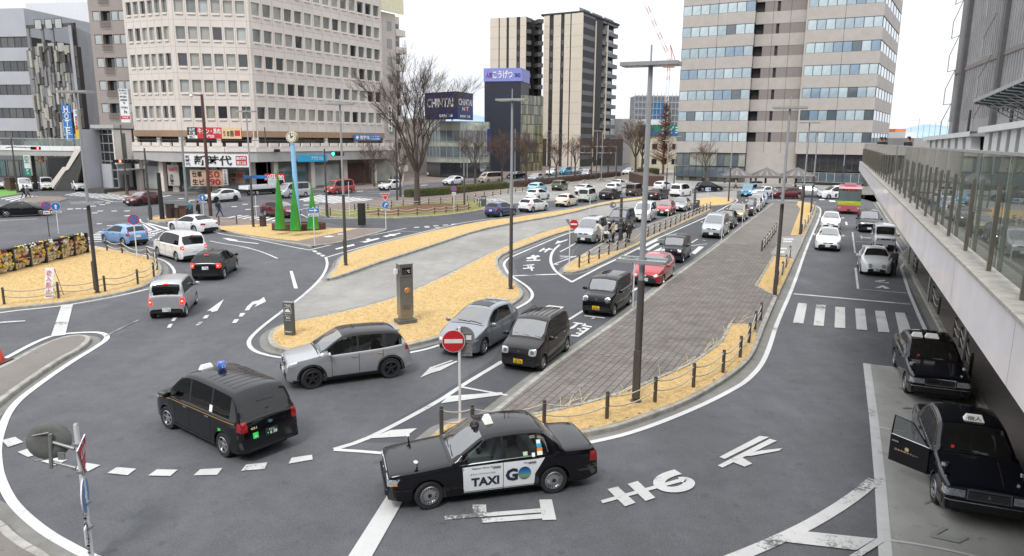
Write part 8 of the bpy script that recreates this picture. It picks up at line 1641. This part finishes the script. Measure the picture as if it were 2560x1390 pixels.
def bush(name,label,pts,h,wd,m,cat='hedge',dens=260,leaf=.09):
 p=gp(pts,.14);o=Vector((*p[0],.14));t=thing(name,label,cat,o);core=MB();lf=MB();rg=random.Random(len(label));ms=m
 for a,b in zip(p,p[1:]):
  d=(b-a).normalized();nl=Vector((-d.y,d.x));L=(b-a).length
  q=[a-nl*wd*.42,b-nl*wd*.42,b+nl*wd*.42,a+nl*wd*.42];core.prism([v-V2(o)for v in q],0,h*.88,ms[0])
  for _ in range(int(L*dens*wd)):
   c=a+d*rg.uniform(0,L);s_=rg.uniform(-.5,.5)*wd;z=h*rg.uniform(.05,1)if abs(s_)>wd*.38 else h*rg.uniform(.85,1.06);c=c+nl*s_-V2(o);c=Vector((c.x,c.y,z));u=Vector((rg.uniform(-1,1),rg.uniform(-1,1),rg.uniform(-1,1)))*leaf;v=Vector((rg.uniform(-1,1),rg.uniform(-1,1),rg.uniform(-1,1)))*leaf
   lf.add([c-u,c+v,c+u],[(0,1,2)],rg.choice(ms[1:]))
 part('hedge_body',core,t,org=(0,0,0));part('leaves',lf,t,org=(0,0,0),kind='stuff')
HG=[mat('hedge_'+str(i),c,.9,var=.3)for i,c in enumerate(((.05,.06,.02),(.13,.14,.035),(.09,.10,.03),(.18,.16,.05)))];HB=[mat('hedge_brown_'+str(i),c,.9,var=.3)for i,c in enumerate(((.07,.045,.035),(.13,.07,.05),(.10,.06,.045),(.16,.10,.07)))]
bush('hedge','long trimmed green hedge along the walkway behind the big bare tree',[(1018,493),(1100,487),(1190,477),(1265,470)],.95,1.6,HG);bush('hedge','brown winter hedge beyond the end of the green hedge',[(1292,468),(1400,456),(1480,447),(1545,440)],.9,1.5,HB)
bush('hedge','green clipped bushes left of the tower',[(1600,436),(1640,438)],1.5,3,HG,dens=120);bush('hedge','small hedge in front of the canopy wall',[(1878,468),(1902,468)],.9,1.5,HG);bush('shrub','dark green shrub cut by the left edge of the photo',[(-30,420),(10,418)],7.5,4,HG,'shrub',60,.25)
mb=MB();rg=random.Random(2);SM=mat('straw_long',(.74,.60,.34),.9)
for x,y in((1402,1020),(1420,1016),(1455,1008),(1500,1000),(1545,990),(1560,985),(1650,945),(1690,930),(1720,912),(1760,880),(1790,858),(1812,838),(1825,812),(1850,806),(1785,868)):
 p=G(x,y,.15)
 for k in range(2):a=rg.uniform(.2,1.6);l=rg.uniform(.3,.75);e=p+Vector((math.cos(a)*l,math.sin(a)*l,rg.uniform(.05,.3)));mb.tube([p,p.lerp(e,.5)+Vector((0,0,.06)),e],.008,SM,3,False)
part('long_grass',mb,I_prom,kind='stuff')
# ================================================================ PEOPLE
SKIN=mat('skin',(.45,.28,.20),.7);HAIR=mat('hair_black',(.015,.012,.012),.6)
POSE=dict(stand=dict(hipf=(.03,-.03),knee=(.03,-.03),foot=(.02,-.02),lean=0,hand=((.05,-.05)),hz=.80),walk=dict(hipf=(.0,0),knee=(.16,-.10),foot=(.30,-.32),lean=.04,hand=(.22,-.16),hz=.82),bend=dict(hipf=(-.05,-.05),knee=(.0,-.02),foot=(.05,-.08),lean=.45,hand=(.75,.7),hz=.85),look=dict(hipf=(0,0),knee=(.02,.0),foot=(.02,-.03),lean=.05,hand=(.26,.24),hz=1.02))
def person(b,label,pose,az,top,bottom,h=1.68,coat=0,basez=.14,pos=None,hair=None,bag=None):
 """one continuous skinned body; x = forward"""
 P=POSE[pose];ln=P['lean'];sy=.19
 def up(z):return(ln*max(0,(z-.9))/.55*.8,z-ln*max(0,z-.9)*.25)
 V=[];R_=[];E=[]
 def a(x,y,z,r,par=None):V.append((x,y,z));R_.append(r);(E.append((par,len(V)-1))if par is not None else None);return len(V)-1
 pel=a(0,0,.92,.145);x,z=up(1.15);w_=a(x,0,z,.135,pel);x,z=up(1.36);ch=a(x,0,z,.155,w_);x,z=up(1.47);nk=a(x,0,z,.06,ch);x,z=up(1.53);n2=a(x+.01,0,z,.055,nk);x,z=up(1.60);hd=a(x+.02,0,z,.095,n2);x2,z2=up(1.68);a(x2+.02,0,z2,.085,hd)
 for i,s_ in enumerate((1,-1)):
  k=a(P['hipf'][i],s_*.10,.84,.10,pel);k=a(P['knee'][i]+.03,s_*.10,.48,.068,k);k=a(P['foot'][i],s_*.10,.10,.05,k);a(P['foot'][i]+.16,s_*.11,.045,.042,k)
  x,z=up(1.40);k=a(x,s_*sy,z,.065,ch);hx,hz=P['hand'][i],P['hz'];ex=(x+hx)/2-.04;k=a(ex,s_*(sy+.06),(z+hz)/2-.03,.05,k);k=a(hx,s_*(sy+.03),hz,.034,k);a(hx+.07,s_*(sy+.01),hz-.06,.03,k)
 me=bpy.data.meshes.new('body');me.from_pydata(V,E,[]);o=bpy.data.objects.new('tmp',me);COL.objects.link(o);m=o.modifiers.new('s','SKIN');
 for v,r in zip(me.skin_vertices[0].data,R_):v.radius=(r,r*(1.0))
 me.skin_vertices[0].data[0].use_root=True;ss=o.modifiers.new('u','SUBSURF');ss.levels=1;ss.render_levels=1;bpy.context.view_layer.update();m2=bpy.data.meshes.new_from_object(o.evaluated_get(bpy.context.evaluated_depsgraph_get()));bpy.data.objects.remove(o);bpy.data.meshes.remove(me)
 m2.name='body';mats=[SKIN,mat('cloth_'+str(top),top,.85),mat('cloth_'+str(bottom),bottom,.85),BLK]
 for q in mats:m2.materials.append(q)
 for f in m2.polygons:
  x,y,z=f.center;f.use_smooth=True;arm=abs(y)>.165;head=z>1.47-ln*.3 and abs(y)<.12;hand=arm and z<P['hz']-.015 and abs(x-P['hand'][0])<.16
  f.material_index=3 if z<.09 else 0 if(head or hand)else 1 if(z>.93-coat or arm)else 2
 s=h/1.72;p=Vector(pos)if pos else G(*b,basez);t=thing('person',label,'person',p,R(90-az));t.scale=(s,)*3;link('body',m2,t)
 hb=MB();x,z=up(1.66);hb.lathe([(.001,-.13),(.075,-.11),(.102,-.04),(.108,.03),(.085,.085),(.001,.115)],hair or HAIR,12,Matrix.Translation((x-.012,0,z)));part('hair',hb,t,org=(0,0,0))
 if coat:cb_=MB();cb_.lathe([(.165,1.16),(.175,.98),(.20,.93-coat)],mats[1],14,Matrix.Diagonal((.8,1,1,1)));part('coat_skirt',cb_,t,org=(0,0,0))
 if bag:mb=MB();mb.box(-.30,-.13,-.14,.14,1.0,1.38,bag);part('backpack',mb,t,org=(0,0,0))
 return t
CW,KD,NVY,KH=(.62,.58,.50),(.02,.02,.022),(.03,.04,.07),(.42,.33,.24)
person((1506,606),'person in a white coat and white trousers bending into the open silver minivan','bend',300,CW,(.6,.57,.5),coat=.1);person((1533,606),'person in a beige coat over black trousers behind the pushchair','look',300,KH,KD,coat=.12,bag=mat('bag_white',(.6,.58,.52),.8));person((1553,600),'person in dark blue at the tail of the black minivan','look',320,NVY,KD);person((1571,609),'person in black walking beside the black minivan','walk',200,KD,KD,bag=BLK)
t=thing('pushchair','dark pushchair with a white canopy between the two people in pale coats','pushchair',G(1521,607,.14),R(40));mb=MB();mb.add([(-.25,-.2,.35),(.25,-.2,.3),(.25,.2,.3),(-.25,.2,.35),(-.35,-.2,.8),(-.35,.2,.8)],[(0,1,2,3),(0,3,5,4)],BLK);part('seat',mb,t);mb=MB();mb.lathe([(.24,0),(.20,.14),(.001,.22)],mat('canopy_white',(.6,.6,.56),.8),10,Matrix.Translation((-.22,0,.72)));part('hood',mb,t);mb=MB();[mb.tube([(x,y,.3),(x*1.2,y,.1)],.015,ALU,5)for x in(-.3,.3)for y in(-.2,.2)];mb.tube([(-.35,-.2,.8),(-.6,-.2,1.0),(-.6,.2,1.0),(-.35,.2,.8)],.014,BLK,5);part('frame',mb,t)
for x in(-.36,.36):
 for y in(-.2,.2):mb=MB();mb.lathe([(.09,-.02),(.1,0),(.09,.02),(.001,.02)],BLK,12,Matrix.Translation((x,y,.1))@Matrix.Rotation(PI/2,4,'X'));part('wheel',mb,t)
person((2233,692),'person dressed in black standing at the door of the white retro car','look',250,KD,KD,basez=0.0);person((478,547),'person in a teal jacket and pale hat among the plaza bins','look',200,(.03,.16,.20),NVY,hair=mat('hat_cream',(.55,.5,.4),.8));person((498,548),'person in dark clothes standing beside the blue arrow sign','stand',100,KD,KD);person((549,543),'person in navy walking off the plaza, right of the red brown pole','walk',80,NVY,(.03,.035,.06),bag=BLK)
person((62,496),'person in black on the crossing refuge, left of a pair','walk',250,KD,KD,basez=0);person((70,497),'person in a grey top on the crossing refuge, right of a pair','walk',70,(.2,.2,.2),KD,basez=0);person((1839,473),'person in a beige coat walking before the tower canopies','walk',270,KH,KD,coat=.15);person((1757,464),'person in black near the tower shop windows','stand',200,KD,KD);person((96,440),'person in black below the footbridge stair','stand',180,KD,KD)
for x,y,l in((2178,364,'left one of two people leaning on the far end of the deck railing'),(2187,365,'right one of two people leaning on the far end of the deck railing'),(2243,366,'lone dark haired person on the deck behind the glass railing')):q=AT(x,y,47.0 if x<2200 else 40);q=q*1.0;person(None,l,'stand',250,KD,NVY,pos=(q.x+.6,q.y,ZT))
for i,x in enumerate((978,990,1003)):person((x,462-i),'person in '+('dark clothes','blue','grey')[i]+' on the pavement between red vending machine and big bare tree','stand',90+60*i,((.03,.03,.03),(.03,.09,.3),(.2,.2,.2))[i],KD)
q=Matrix.Rotation(0,4,'Z');tx=[o for o in bpy.data.objects if o.get('label','').startswith('black taxi with white advert')][0];M=tx.matrix_basis
person(None,'taxi driver in a pale shirt at the wheel of the advert taxi','look',0,(.45,.50,.55),KD,h=1.2,pos=M@Vector((.05,-.36,.28))).rotation_euler.z=tx.rotation_euler.z
bpy.data.objects.remove(TO);bpy.data.curves.remove(TC)
for o in SC.objects:
 if 'worldspace' in o:del o['worldspace']
